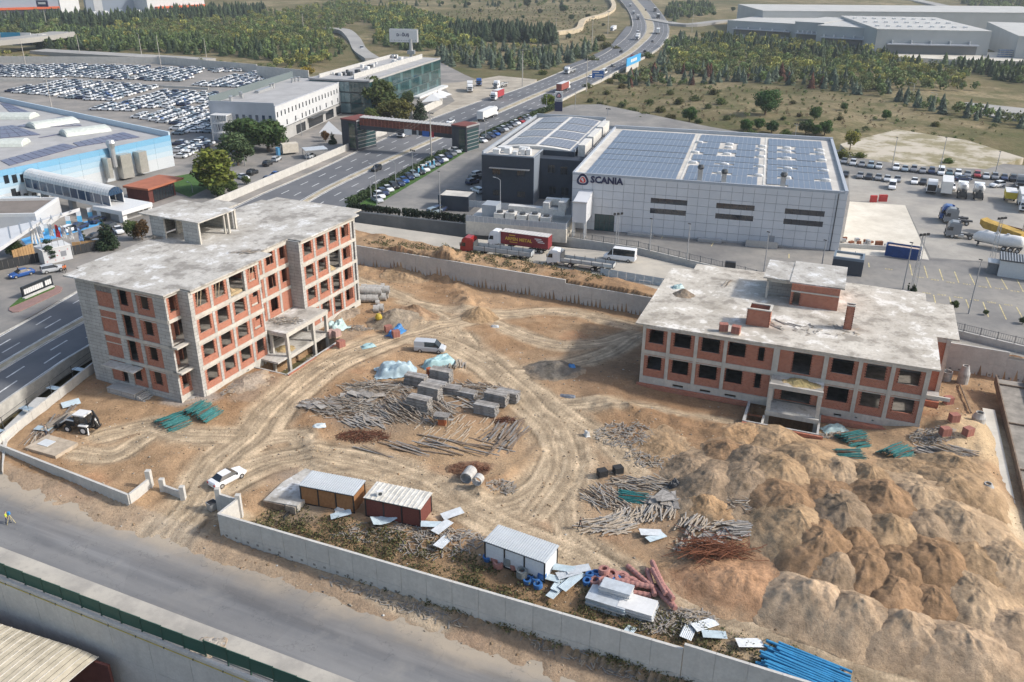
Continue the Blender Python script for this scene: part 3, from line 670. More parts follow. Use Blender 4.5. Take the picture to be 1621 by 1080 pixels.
# roof access block
bm = MB(); bm.prism([(18.6,23.2),(18.5,10.4),(27.3,10.45),(27.4,12.2),(30.4,12.2),(30.4,18.1),(27.7,18.1),(27.9,22.9)],20.3,20.5); bm.build('bulkhead_roof', SLAB, LB)
for a in ((18.7,19.0,18.0,20.8),(18.7,19.0,10.9,14.0),(27.6,27.9,11.9,22),(18.7,27.6,20.6,20.9)): part('bulkhead_wall', CONC, LB, (a[0],a[1],a[2],a[3],16.82,20.3))
part('bulkhead_wall', CONC, LB, (21.5,27.6,18.2,18.5,16.82,20.3))
for a in ((18.65,18.95,10.6,10.9),(24.8,25.1,11.0,11.3),(25.2,25.55,10.5,10.8),(27.6,27.95,11.2,11.5)): part('bulkhead_column', CONC_B, LB, (a[0],a[1],a[2],a[3],16.82,20.3))
# entrance steps and canopy on the end facade
part('landing', CONC, LB, (-2.2,-.1,6.9,12.4,-.4,.7)); 
st = MB()
for k in range(5): st.box(-2.15,-.12,6.9-.34*(k+1)-.2,6.9-.34*k-.2,-.4,.55-.17*k)
st.build('steps', CONC, LB)
part('canopy_slab', SLAB, LB, (-1.9,-.05,6.6,12.9,4.0,4.18))

# ---- two-storey shell
RB0 = P(1012,603,0); R_YAW = -.3775
RB = thing('unfinished_building', 'two-storey unfinished brick building with pale concrete roof and brick chimneys', 'building', RB0, R_YAW)
G = [1.0, 5.35, 9.3]
roofp = [(-1.2,-.15),(40.3,-.15),(40.3,11.6),(43.3,11.6),(43.3,26.0),(39.4,26.0),(39.4,29.8),(28.9,30.2),(2.3,29.8),(2.3,26.4),(-1.4,26.0)]
MB().prism(roofp, 9.3, 9.55).build('roof_slab', SLAB2, RB)
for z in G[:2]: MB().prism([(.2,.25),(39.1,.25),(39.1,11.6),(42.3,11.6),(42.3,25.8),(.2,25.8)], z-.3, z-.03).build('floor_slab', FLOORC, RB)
def pr(name, m, *b_): return part(name, m, RB, *b_)
CR = [(0,.45),(3.7,4.2),(7.75,8.25),(11.95,12.45),(18.9,19.75),(25.7,26.3),(30.2,30.75),(34.35,34.9),(38.65,39.25)]
for a, b_ in CR: pr('column', CONC_B, (a,b_,-.1,.35,-.3,9.3))
for z, h in ((9.295,.4),(5.35,.6)): 
    for (a,b_),(c,d) in zip(CR,CR[1:]): pr('beam', CONC_B, (b_,c,-.06,.3,z-h,z))
for k in range(8):
    x0, x1 = CR[k][1], CR[k+1][0]; w = x1-x0
    for i in (0,1):
        zb = G[i]; zt = (4.75 if i == 0 else 8.9)
        if k == 4:
            if i == 1: holes = [(x0+1.9,x0+4.3,zb+.25,zt-.1)]
            else: holes = [(x0+1.0,x1-1.0,zb+.05,zt-.1)]
        elif k == 3: holes = [(x0+.2,x0+2.55,zb+1.3,zt-.1 if i else zt-.25),(x0+4.4,x0+5.2,zb+1.2,zt-.2)]
        else: holes = [(x0+.55,x1-.62,zb+1.25,zt-.1 if i else zt-.3)]
        brick_bay(RB, x0, x1, zb, zt, holes, .08)
pl = MB(); pl.wall(0,19.7,-.3,1.0,[(5.1,6.7,.1,.5),(9.2,10.8,.1,.5),(12.9,14.5,.1,.5)],-.14,.2); pl.build('plinth', CONC_B, RB)
pl = MB(); pl.wall(25.9,39.3,-.3,1.0,[(28.2,29.2,.1,.45),(31,31.3,.3,.5),(33.2,33.5,.3,.5)],-.14,.2); pl.build('plinth', CONC_B, RB)
pr('brick_footing', BRICK, (-.3,16.6,-.62,-.2,-.8,-.08)); pr('brick_footing', BRICK, (26.6,39.4,-1.1,-.2,-.8,-.1))
# entrance: balcony and porch in front of the pit
pr('balcony_slab', SLAB, (19.2,26.25,-3.2,-.1,4.55,4.9)); pr('beam', CONC_B, (19.1,26.35,-3.35,-3.0,4.3,4.95))
pr('porch_slab', SLAB, (19.2,26.25,-3.8,-.1,.5,.85)); pr('beam', CONC_B, (19.1,26.35,-3.95,-3.6,.25,.9))
for x in (19.15,25.75): pr('column', CONC_B, (x,x+.55,-3.5,-3.05,-3.2,4.3))
pr('pit_wall', BRICK, (16.4,27.2,-7.1,-6.75,-1.2,.1)); pr('pit_wall', CONC, (16.4,16.75,-6.7,-.7,-2.8,.25)); pr('pit_wall', CONC, (16.75,26.6,-6.72,-6.45,-2.8,.2)); pr('pit_wall', CONC, (26.3,26.6,-6.4,-.7,-2.8,.15))
pr('pit_beam', CONC_B, (18.9,19.2,-6.4,-3.9,-.2,.15)); pr('pit_beam', RUST, (16.8,18.9,-4.3,-4.1,-.1,.05))
# right wing
for x in (41.7,): pr('column', CONC_B, (x,x+.55,11.5,12.0,-.3,9.3))
pr('beam', CONC_B, (39.3,41.7,11.6,11.9,8.8,9.29)); pr('beam', CONC_B, (39.3,41.7,11.6,11.9,4.8,5.35)); pr('beam', CONC_B, (39.3,42.3,.6,.9,4.8,5.3))
pr('brick_panel', BRICK, (40.5,41.7,11.7,11.9,5.35,8.8)); pr('brick_panel', BRICK, (40.5,41.7,11.7,11.9,1,4.8)); pr('landing', CONC, (39.4,42.2,9.3,11.5,-.4,1.0)); pr('brick_footing', BRICK, (39.4,42.2,8.9,9.25,-.6,.5))
for i in (0,1):
    zb, zt = G[i], (4.75 if i == 0 else 8.9)
    brick_bay(RB, .35, 11.6, zb, zt, [(.6,2.2,zb+.1,zt-.1),(4,6.5,zb+1.2,zt-.2)], 39.2, 'y', 1); brick_bay(RB, 12, 25.6, zb, zt, [(14,17,zb+1.2,zt-.2)], 42.1, 'y', 1)
    brick_bay(RB, .35, 25.6, zb, zt, [(3,5.4,zb+1.2,zt-.2),(9,11.4,zb+1.2,zt-.2)], .1, 'y', -1)
    bb = MB(); bb.wall(.2,42,zb,zt,[(3+5*k,6+5*k,zb+1,zt-.2) for k in range(7)],25.6,25.8); bb.build('brick_panel', BRICK, RB); 
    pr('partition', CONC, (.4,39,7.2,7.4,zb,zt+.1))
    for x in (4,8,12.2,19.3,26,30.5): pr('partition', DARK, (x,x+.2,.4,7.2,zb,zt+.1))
    pr('beam', CONC_B, (.1,39,25.55,25.9,zt,zt+.55)); pr('beam', CONC_B, (-.02,.3,.35,25.6,zt,zt+.5))
# roof structures
pr('bulkhead_roof', SLAB, (14.8,18.9,17.3,26.3,12.95,13.15)); pr('bulkhead_roof', SLAB, (18.9,27.0,16.4,27.0,13.05,13.25))
pr('bulkhead_wall', CONC, (15.4,19.2,19.8,20.0,9.55,12.95)); pr('bulkhead_wall', CONC, (15.4,15.7,20,26,9.55,12.95)); pr('column', CONC_B, (15.4,15.75,17.6,17.95,9.55,12.95)); pr('beam', CONC_B, (15.4,19.2,17.6,17.9,12.4,12.95))
brick_bay(RB, 19.3, 26.4, 9.55, 13.05, [(19.7,20.7,9.6,11.75)], 16.2); brick_bay(RB, 16.4, 26.0, 9.55, 13.05, [], 26.4, 'y', 1); pr('brick_panel', BRICK, (19.3,19.5,16.4,26,9.55,13.05)); pr('lintel', CONC_B, (19.3,26.4,16.1,16.3,11.8,11.98))
ch = MB(); ch.wall(14.1,17.4,9.55,12.1,[],5.5,5.7); ch.wall(14.1,17.4,9.55,12.1,[],7.8,8.0); ch.wall(5.7,7.8,9.55,12.1,[],14.1,14.3,0,'y'); ch.wall(5.7,7.8,9.55,12.1,[],17.2,17.4,0,'y')
c1 = ch.build('brick_chimney', BRICK, RB); MB().box(14.0,17.5,5.4,5.75,12.1,12.25).box(14.0,17.5,7.75,8.1,12.1,12.25).box(14,14.35,5.75,7.75,12.1,12.25).box(17.15,17.5,5.75,7.75,12.1,12.25).build('rim', CONC_B, c1)
for z in range(9): MB().box(14.06,14.22,5.47,5.5,9.7+z*.27,9.83+z*.27).box(17.28,17.44,5.47,5.5,9.7+z*.27,9.83+z*.27).build('brick_end', BRHOLE, c1)
ch = MB(); ch.wall(27.6,28.7,9.55,13.2,[],9.3,9.45); ch.wall(27.6,28.7,9.55,13.2,[],10.25,10.4); ch.wall(9.45,10.25,9.55,13.2,[],27.6,27.75,0,'y'); ch.wall(9.45,10.25,9.55,13.2,[],28.55,28.7,0,'y')
c2 = ch.build('brick_chimney', BRICK, RB); MB().box(27.55,28.75,9.25,9.5,13.2,13.35).box(27.55,28.75,10.2,10.45,13.2,13.35).build('rim', CONC_B, c2)
for z in range(12): MB().box(27.56,27.72,9.27,9.3,9.7+z*.28,9.84+z*.28).box(28.58,28.74,9.27,9.3,9.7+z*.28,9.84+z*.28).build('brick_end', BRHOLE, c2)
def RL(x, y, z=9.55): return Matrix.Translation(RB0) @ Matrix.Rotation(R_YAW,4,'Z') @ Vector((x,y,z))
def LL(x, y, z=16.82): return Matrix.Translation(LB0) @ Matrix.Rotation(L_YAW,4,'Z') @ Vector((x,y,z))

# ================================================================ site walls cast in panels
def castwall(label, A, B, zt, zb, step, th=.3, group=None, holes=0, name='concrete_wall', zt2=None, zb2=None):
    """wall from A to B, each cast panel a part with recessed joints, tie-hole rows on the outside"""
    L = (B-A).xy.length; n = max(1, round(L/step)); a_ = ang(A,B); T = thing(name, label, 'wall', (A.x,A.y,0), a_, group); w = L/n
    zt2 = zt if zt2 is None else zt2; zb2 = zb if zb2 is None else zb2
    for i in range(n):
        f0, f1 = i/n, (i+1)/n; g = .02; x0, x1 = i*w+g, (i+1)*w-g
        za, zc = zt+(zt2-zt)*f0, zt+(zt2-zt)*f1; zl_ = min(zb+(zb2-zb)*f0, zb+(zb2-zb)*f1)
        mb = MB(); hj = (za+zl_)/2+.15
        for q0, q1, y in ((None,hj-.015,0.0),(hj+.015,None,.004)):
            b0 = zl_ if q0 is None else q0
            ta, tc = (za,zc) if q1 is None else (q1,q1)
            mb.add([(x0,-th/2+y,b0),(x1,-th/2+y,b0),(x1,th/2-y,b0),(x0,th/2-y,b0),(x0,-th/2+y,ta),(x1,-th/2+y,tc),(x1,th/2-y,tc),(x0,th/2-y,ta)],[(3,2,1,0),(4,5,6,7),(0,1,5,4),(1,2,6,5),(2,3,7,6),(3,0,4,7)])
        mb.box(i*w,(i+1)*w,-th/2+.05,th/2-.05,zl_,min(za,zc)-.05)
        o = mb.build('cast_panel', CONC_W, T)
        if holes:
            h = MB()
            for hx in (.3,.75): h.box(x0+w*hx-.16,x0+w*hx+.16,-th/2-.012,-th/2+.02,zl_+holes+.0,zl_+holes+.28)
            h.build('weep_hole', WOODD, o)
    return T
stp = P(1082,1026,2.2)
castwall('long pale concrete site wall beside the front road, right of the gate', FW_C, stp, 2.15, -2.6, 3.0, holes=2.0, zt2=2.15, zb2=-4.3)
castwall('pale concrete site wall in the bottom right corner, one step higher', stp+(FW_D-FW_C).normalized()*.05, FW_D+e1*12, 2.75, -4.6, 3.0, zb2=-5)
castwall('low concrete site wall beside the front road, left of the gate', FW_A-e1*1.5, FW_B, 1.2, -1.2, 3.2, zb2=-1.6)
g1 = P(236,757,1.2)
castwall('short concrete return wall on the left side of the gate', FW_B, g1, 1.2, -1.4, 3.0)
part('gate_post', CONC_W, None, (-.3,.3,-.3,.3,-1.2,2.3)).location = (g1.x,g1.y,0)
tag(bpy.data.objects['gate_post'], 'square concrete gate post at the end of the left return wall', 'post')
ga, gb = P(257,768,.6), P(289,780,.6)
castwall('small freestanding concrete wall stub in the gate opening', ga, gb, .7, -1.6, 3.0)
for q, lb in ((ga,'left concrete post of the freestanding stub in the gate'),(gb,'right concrete post of the freestanding stub in the gate')):
    o = part('gate_post', CONC_W, None, (-.28,.28,-.28,.28,-1.4,1.5)); o.location = (q.x,q.y,0); tag(o, lb, 'post')
gr = P(377,790,2.0); castwall('short concrete return wall on the right side of the gate', FW_C, gr, 2.1, -1.6, 3)
castwall('short concrete wall closing the gate recess beside the white sedan', gr, P(345,782,1.8), 1.9, -1.5, 3)
for q, lb in ((gr,'concrete gate post where the two return walls meet'),(P(345,782,1.8),'concrete gate post next to the white sedan')):
    o = part('gate_post', CONC_W, None, (-.28,.28,-.28,.28,-1.4,2.6)); o.location = (q.x,q.y,0); tag(o, lb, 'post')
castwall('cream concrete wall between the site and the highway on the left', LW_A, LW_B, 1.3, -1.2, 3.1, zt2=2.2)
rwm = RW_A.lerp(RW_B, .392)
castwall('tall stained concrete retaining wall behind the excavation', RW_A-(RW_B-RW_A)*.1, rwm, 2.65, -3.0, 2.6, holes=1.2)
castwall('lower continuation of the rear retaining wall towards the two-storey building', rwm, RW_A.lerp(RW_B,.60), 1.9, -2.8, 2.6, holes=1.0)
castwall('beige concrete retaining wall right of the two-storey building', RW_A.lerp(RW_B,.84), RW_A.lerp(RW_B,.972), 2.7, -2.6, 2.9, holes=.8)
castwall('low end of the beige retaining wall at the right edge', RW_A.lerp(RW_B,.972), RW_A.lerp(RW_B,1.1), 1.6, -2.6, 2.9, holes=.8)
# ================================================================ helpers for buildings measured in the photo
def proj(q):
    v = Vector(q)-Vector((0,0,CAM_H)); z = v.dot(_f); return 810.5+F_PX*v.dot(_r)/z, 540-F_PX*v.dot(_u)/z
def hgt(q, py):
    lo, hi = -12.0, 60.0
    for _ in range(40):
        m_ = (lo+hi)/2
        if proj((q.x,q.y,m_))[1] > py: lo = m_
        else: hi = m_
    return lo
def onf(px, py, O, yaw, off=0.0):
    """photo point on the vertical plane through O with direction yaw: (metres along, height)"""
    d = _f+_r*((px-810.5)/F_PX)-_u*((py-540)/F_PX); n = Vector((-math.sin(yaw),math.cos(yaw),0)); C = Vector((0,0,CAM_H))
    t = (off-(C-O).dot(n))/d.dot(n); q = C+d*t; return (q-O).dot(Vector((math.cos(yaw),math.sin(yaw),0))), q.z
def pp(name, m, parent, *boxes): return part(name, m, parent, *boxes)
def text(name, body, size, m, parent, loc, rot, ext=.06, bold=True, align='LEFT'):
    cu = bpy.data.curves.new(name, 'FONT'); cu.body = body; cu.size = size; cu.extrude = ext; cu.align_x = align; cu.resolution_u = 2
    if bold: cu.offset = .035*size
    o = bpy.data.objects.new(name, cu); COL.objects.link(o)
    dg = bpy.context.evaluated_depsgraph_get(); me = bpy.data.meshes.new_from_object(o.evaluated_get(dg)); bpy.data.objects.remove(o)
    me.name = name; me.materials.clear(); me.materials.append(m); r = obj(name, me, parent, loc); r.rotation_euler = rot; return r
FRONT = (R(90),0,0)

# ================================================================ white workshop with the blue lettering
SCO = Vector((13.05,185.9,0)); SCY = -.271; ZB = Z_LOT; ZT = 15.7
SC_ = thing('workshop_hall', 'large light grey panel-clad workshop hall with solar roof and SCANIA lettering', 'building', SCO, SCY)
CLAD = mat('grey_cladding', (.57,.58,.60), .5, .05, .2, spec=.3); CLADD = mat('cladding_joint', (.20,.21,.23), .8); ROOFM = mat('roof_membrane', (.53,.50,.45), .9, .15, .25); PAR = plain('parapet_grey', (.36,.39,.43), .6)
NAVY = plain('navy_letters', (.02,.025,.075), .4)
pp('core', CLADD, SC_, (.06,56.94,.06,55.94,ZB-.5,ZT-.9)); 
pp('roof', ROOFM, SC_, (.1,56.9,.1,55.9,ZT-.9,ZT-.5))
wins = [(17.4,25.2,10.2,11.35),(17.4,25.1,7.95,9.1),(31.3,39.15,10.2,11.35),(31.3,39.15,7.95,9.1),(45.3,53.15,10.15,11.3),(45.3,53.15,7.95,9.1),(5.3,9.75,3.0,6.8),(42.8,44.0,3.0,5.2)]
ncol, nrow = 25, 7; cw = 57/ncol; rh = (ZT-ZB-.1)/nrow
for i in range(ncol):
    for j in range(nrow):
        x0, x1, z0, z1 = i*cw+.03, (i+1)*cw-.03, ZB+.1+j*rh+.03, ZB+.1+(j+1)*rh-.03
        hs = [(max(x0,h[0]-.0),min(x1,h[1]),max(z0,h[2]),min(z1,h[3])) for h in wins if h[0] < x1 and h[1] > x0 and h[2] < z1 and h[3] > z0]
        hs = [h for h in hs if h[1]-h[0] > .02 and h[3]-h[2] > .02]
        mb = MB(); mb.wall(x0, x1, z0, z1, hs, -.06, .03); 
        if mb.v: mb.build('cladding_panel', CLAD, SC_)
for k, h in enumerate(wins[:6]):
    w = MB()
    n = 5
    for q in range(n): w.box(h[0]+(h[1]-h[0])*q/n+.04, h[0]+(h[1]-h[0])*(q+1)/n-.04, -.01, .05, h[2]+.05, h[3]-.05)
    f = pp('strip_window', GLASS, SC_, (h[0],h[1],.0,.055,h[2],h[3])); w.build('pane', glass('pane_glass',(.03,.035,.045)), f)
d = pp('glass_door', DKSTEEL, SC_, (5.3,9.75,-.02,.05,3.0,6.8))
for q in range(4):
    for r_ in range(2): pp('pane', TEALGL, d, (5.45+q*1.08,6.4+q*1.08,-.05,-.025,3.1+r_*1.85,4.85+r_*1.85))
pp('door', plain('door_grey',(.33,.33,.34),.6), SC_, (42.8,44.0,-.02,.05,3.0,5.2)); pp('downpipe', DKSTEEL, SC_, (55.2,55.35,-.2,-.07,3.0,15.2))
for x0, x1 in ((13,18.6),(28.2,33.2)): pp('loading_step', STEEL, SC_, (x0,x1,-1.6,-.1,3.0,3.55))
rmp = pp('loading_ramp', STEEL, SC_, (38.2,44.8,-2.2,-.1,3.0,3.75)); pp('railing', STEEL, rmp, (38.2,44.8,-2.25,-2.2,3.75,4.5)); pp('base_kerb', STEEL, SC_, (18.6,54,-.35,-.1,3.0,3.3))
pp('side_cladding', CLAD, SC_, (56.95,57.02,.1,55.9,ZB,ZT-.05)); pp('side_cladding', CLAD, SC_, (-.02,.05,.1,22,ZB,ZT-.05))
for b_ in ((56.4,57.05,0,56,ZT-.5,ZT+.12),(0,57.05,55.4,56.05,ZT-.5,ZT+.35),(-.05,56.4,-.08,.35,ZT-.5,ZT+.02),(-.05,.4,.35,55.4,ZT-.5,ZT+.05)): pp('parapet', PAR, SC_, b_)
# lettering and badge
text('lettering', 'SCANIA', 2.0, NAVY, SC_, (4.05,-.14,13.75), FRONT, .07)
sh = []; 
for k in range(24):
    a_ = 2*math.pi*k/24; rr = 1.28*(1-.10*math.cos(3*(a_+math.pi/2))); sh.append((rr*math.cos(a_)*1.02, rr*math.sin(a_)))
def badge(parent, x, y, z, s, rot=FRONT):
    def disc(name, m, sc, d, c=(0,0)):
        mb = MB(); mb.prism([(p[0]*sc*s+c[0]*s,p[1]*sc*s+c[1]*s) for p in sh], 0, d); o = mb.build(name, m, parent); o.location = (x,y,z); o.rotation_euler = rot; return o
    disc('badge_rim', WHITE, 1.08, .05); disc('badge', NAVY, 1.0, .08); disc('badge_centre', WHITE, .62, .10, (0,-.02)); disc('badge_centre', plain('badge_red',(.55,.05,.05),.5), .5, .12, (.02,-.05)); disc('badge_mark', WHITE, .2, .14, (-.08,.12)); disc('badge_mark', WHITE, .14, .14, (.1,-.2))
badge(SC_, 2.3, -.12, 14.2, 1.0)
# solar panels: the nearest are parts, the far ones one part
SOLAR = glass('solar_cell', (.125,.16,.215), .35, .9); SOLARF = plain('solar_frame', (.36,.39,.43), .5)
mp = lambda x, y: ((x+2.57)*.937, (y-12.4)*.95)
vents = [mp(*q) for q in ((31.13,56.86),(31.06,52.55),(31.05,44.39),(39.64,56.66),(39.58,51.76),(39.56,43.79),(45.98,56.53),(45.93,51.71),(45.85,43.84),(54.34,56.38),(54.27,51.65),(54.31,43.97),(31.01,32.45),(39.6,32.76),(45.85,32.37),(54.28,32.48),(30.79,22.86),(39.28,23.09),(45.51,22.87),(54.17,22.93),(23,57),(23,44),(23.5,32))]
cells = []
ROWG = [(1.6,4),(9.0,4),(16.6,3),(22.6,3),(28.8,4),(36.6,4),(44.2,5)]
pm = MB(); pm.box(-.52,.52,-.84,.84,0,.035,1); pm.box(-.48,.48,-.80,.80,.035,.04,0); pm.box(-.48,.48,-.005,.005,.04,.042,1); PANEL = pm.mesh('solar_panel', [SOLAR, SOLARF])
for xa, xb in ((2.6,22.6),(23.8,39.9),(41.0,54.6)):
    x = xa+.55
    while x < xb-.4:
        for y0, n in ROWG:
            for k in range(n):
                y = y0+.9+k*1.72
                if any(abs(x-vx) < 1.9 and abs(y-vy) < 1.3 for vx, vy in vents): continue
                if xa > 40 and y < 3 and x < 45: continue
                cells.append((x,y))
        x += 1.09
cells.sort(key=lambda c: c[1]); rest = MB()
for k, (x,y) in enumerate(cells):
    if k < 260: obj('solar_panel', PANEL, SC_, (x,y,ZT-.35), (R(3),0,0))
    else:
        M_ = Matrix.Translation((x,y,ZT-.35)) @ Matrix.Rotation(R(3),4,'X'); rest.box(-.52,.52,-.84,.84,0,.035,1,M_); rest.box(-.48,.48,-.80,.80,.035,.04,0,M_)
o = rest.build('solar_array', [SOLAR, SOLARF], SC_); stuff(o)
for vx, vy in vents:
    mb = MB(); mb.loft([[Vector((vx+1.05*c*sx,vy+.42*s_*sx,ZT-.5+z*.75)) for c, s_ in [(math.cos(a*math.pi/4),math.sin(a*math.pi/4)) for a in range(8)]] for sx, z in ((1,0),(1,.45),(.8,.7),(.4,.8))]); mb.build('skylight', WHITE, SC_)
for x in (23.2,40.4): pp('roof_walkway', plain('walkway',(.55,.54,.5),.8), SC_, (x-.15,x+.15,1,55,ZT-.48,ZT-.42))
for x, h in ((27.2,3.0),(32.2,2.4),(44.2,2.6)):
    s_ = pp('roof_stack', STEEL, SC_, (x-.5,x+.5,1.6,2.6,ZT-.5,ZT+h-.9)); MB().tube([(x,2.1,ZT+h-.9),(x,2.1,ZT+h-.5),(x,2.1,ZT+h)],[.55,.75,.5],8).build('cowl', DKSTEEL, s_)
# lean-to stair cabin on posts and plant enclosure at the left front
cab = thing('stair_cabin', 'light grey raised cabin on posts against the workshop front', 'cabin', SCO, SCY)
mb = MB(); mb.prism([(1.7,-7.2),(4.7,-7.2),(4.7,-.2),(1.7,-.2)], 6.6, lambda x,y: 11.0+(y+7.2)*.13); mb.build('body', CLAD, cab)
for x in (1.9,4.4): 
    for y in (-7,-5.4): pp('post', WHITE, cab, (x-.14,x+.14,y-.14,y+.14,3,6.6))
pp('roof_sheet', STEEL, cab, (1.55,4.85,-7.4,-6.9,11.0,11.15))
encl = thing('plant_enclosure', 'fenced rooftop plant enclosure with white ducts left of the workshop', 'enclosure', SCO, SCY)
pp('base_wall', mat('cream_render',(.62,.58,.50),.8), encl, (-22,.8,-8.6,-8.3,2.2,5.2)); pp('base_wall', mat('cream_render',(.62,.58,.50),.8), encl, (.5,.8,-8.3,-1,2.2,5.2)); pp('deck', ROOFM, encl, (-22,.5,-8.3,3,4.8,5.1))
FENCEP = plain('pale_fence', (.40,.42,.44), .6)
for k in range(22): pp('fence_panel', FENCEP, encl, (-22+k*1.03,-22+k*1.03+.97,-8.55,-8.45,5.2,6.5))
for k in range(8): pp('fence_panel', FENCEP, encl, (.6,.7,-8.3+k*1.0,-7.36+k*1.0,5.2,6.5))
for k in range(20): pp('fence_panel', FENCEP, encl, (-25+k*1.03,-25+k*1.03+.97,3.0,3.1,5.1,6.6))
DUCT = mat('duct_lagging', (.60,.58,.54), .6, .15, 1.5)
mb = MB(); mb.box(-14,-1,-2.4,-.8,6.3,7.7).box(-2.5,-.8,-2.4,1.5,7.7,9.4).box(-6,-.8,.2,1.5,7.9,9.3).box(-6,-4.6,-2.4,.2,7.7,9.0); mb.build('duct', DUCT, encl)
for k, x in enumerate((-15,-12.4,-9.8,-7,-4.4)): 
    u_ = pp('air_unit', DUCT, encl, (x-1.1,x+1.1,-6.6,-4.4,5.1,6.9+.3*(k%2))); MB().tube([(x,-5.5,6.9+.3*(k%2)),(x,-5.5,7.3+.3*(k%2))],.7,10).build('fan', DKSTEEL, u_)
shed_ = pp('plant_shed', plain('shed_grey',(.30,.33,.36),.6), encl, (-19.5,-16.2,-4.5,-.5,5.1,8.0)); 
# dark office block
DKC = mat('anthracite_cladding', (.045,.055,.072), .5, .12, .4); 
OF = thing('office_block', 'anthracite office block with curved solar roof beside the workshop hall', 'building', SCO, SCY); ZO = 14.4
pp('wing', DKC, OF, (-26.1,-13,16.4,30,2.5,ZO)); pp('main_body', DKC, OF, (-25.6,-.05,22.2,70,2.5,ZO-1.2)); pp('main_upper', DKC, OF, (-25.4,-5,26,70.2,ZO-1.2,ZO))
pp('facade_edge', plain('edge_grey',(.20,.23,.27),.5), OF, (-13,-12.9,16.5,22.2,2.6,ZO-.1))
for x, z in ((-23.3,9.8),(-17.1,9.8),(-23.2,4.6),(-17.0,4.6)):
    w_ = pp('window', GLASS, OF, (x,x+1.9,16.34,16.42,z,z+1.4)); pp('frame', DKSTEEL, w_, (x+.9,x+1.0,16.30,16.34,z,z+1.4))
for x, z in ((-10.8,9.8),(-7.6,9.6),(-10.4,4.4),(-7.2,4.4)): 
    w_ = pp('window', GLASS, OF, (x,x+1.7,22.14,22.22,z,z+1.9)); pp('frame', DKSTEEL, w_, (x+.8,x+.9,22.10,22.14,z,z+1.9))
pp('sunshade', STEEL, OF, (-24,-13.9,15.3,16.35,11.45,11.6))
pp('terrace', ROOFM, OF, (-25.6,-13.4,16.8,26,ZO-.02,ZO+.04))
for b_ in ((-26.1,-13,16.4,16.7,ZO,ZO+.35),(-26.1,-25.7,16.7,70,ZO,ZO+.8),(-13.3,-13,16.7,26,ZO,ZO+.3),(-25.7,-5,69.7,70.3,ZO,ZO+1.1),(-5.3,-4.9,26,69.7,ZO,ZO+.7)): pp('parapet', plain('office_parapet',(.30,.33,.37),.5), OF, b_)
ROOFW = plain('white_roof', (.62,.60,.56), .8)
arc = lambda x: .8*math.sin(math.pi*(x+25)/19.6)
mb = MB(); xs_ = [-25+19.6*k/8 for k in range(9)]
for a, c in zip(xs_, xs_[1:]): mb.add([(a,26.5,ZO+arc(a)),(c,26.5,ZO+arc(c)),(c,69.6,ZO+arc(c)),(a,69.6,ZO+arc(a))],[(0,1,2,3)]); mb.add([(a,26.5,ZO-.1),(c,26.5,ZO-.1),(c,26.5,ZO+arc(c)),(a,26.5,ZO+arc(a))],[(0,1,2,3)])
mb.build('curved_roof', ROOFW, OF)
pmb = MB(); SOLARG = glass('solar_grey', (.16,.165,.20), .3, .9); sp = []
for k in range(14):
    x = -22.6+k*1.12+(.9 if k > 6 else 0)
    for y0 in (28,38.5,49,59):
        for q in range(5): sp.append((x, y0+1+q*1.8))
PANG = MB().box(-.54,.54,-.86,.86,0,.035,1).box(-.5,.5,-.82,.82,.035,.04,0).mesh('solar_panel', [SOLARG, SOLARF])
for x, y in sp: obj('solar_panel', PANG, OF, (x,y,ZO+arc(x)+.12), (0,-math.atan(.8*math.pi/19.6*math.cos(math.pi*(x+25)/19.6)),0))
for k, (x,y,w,h) in enumerate(((-23,19,1.6,1.1),(-20.5,20,1.4,1.3),(-18.2,18.6,1.2,.9),(-16.4,19.5,1.0,1.4),(-15,19.6,1.0,1.4),(-22,22.5,3.5,1.0),(-17,22.6,2.5,1.2))):
    pp('air_unit', WHITE, OF, (x-w/2,x+w/2,y-.8,y+.8,ZO+.05,ZO+h))
for k, (y,l) in enumerate(((27,9),(38,12),(52,10))):
    u_ = pp('chiller', DUCT, OF, (-4.4,-2.6,y,y+l,ZO-1.2,ZO+1.6)); pp('pipe', STEEL, u_, (-2.2,-1.9,y,y+l,ZO-.9,ZO-.6))
    for q in range(4): pp('pipe_bracket', STEEL, OF, (-1.9,-.4,y+1+q*2.4,y+1.15+q*2.4,ZO-1.2,ZO-.3))
GH = thing('gate_house', 'small flat-roofed anthracite gatehouse in front of the office block', 'building', P(694,332,ZB), -.25)
pp('walls', DKC, GH, (0,7.6,0,6.0,0,3.3)); pp('roof', ROOFM, GH, (.2,7.4,.2,5.8,3.3,3.38)); 
for b_ in ((0,7.6,0,.2,3.3,3.6),(0,7.6,5.8,6,3.3,3.6),(0,.2,.2,5.8,3.3,3.6),(7.4,7.6,.2,5.8,3.3,3.6)): pp('parapet', DKC, GH, b_)
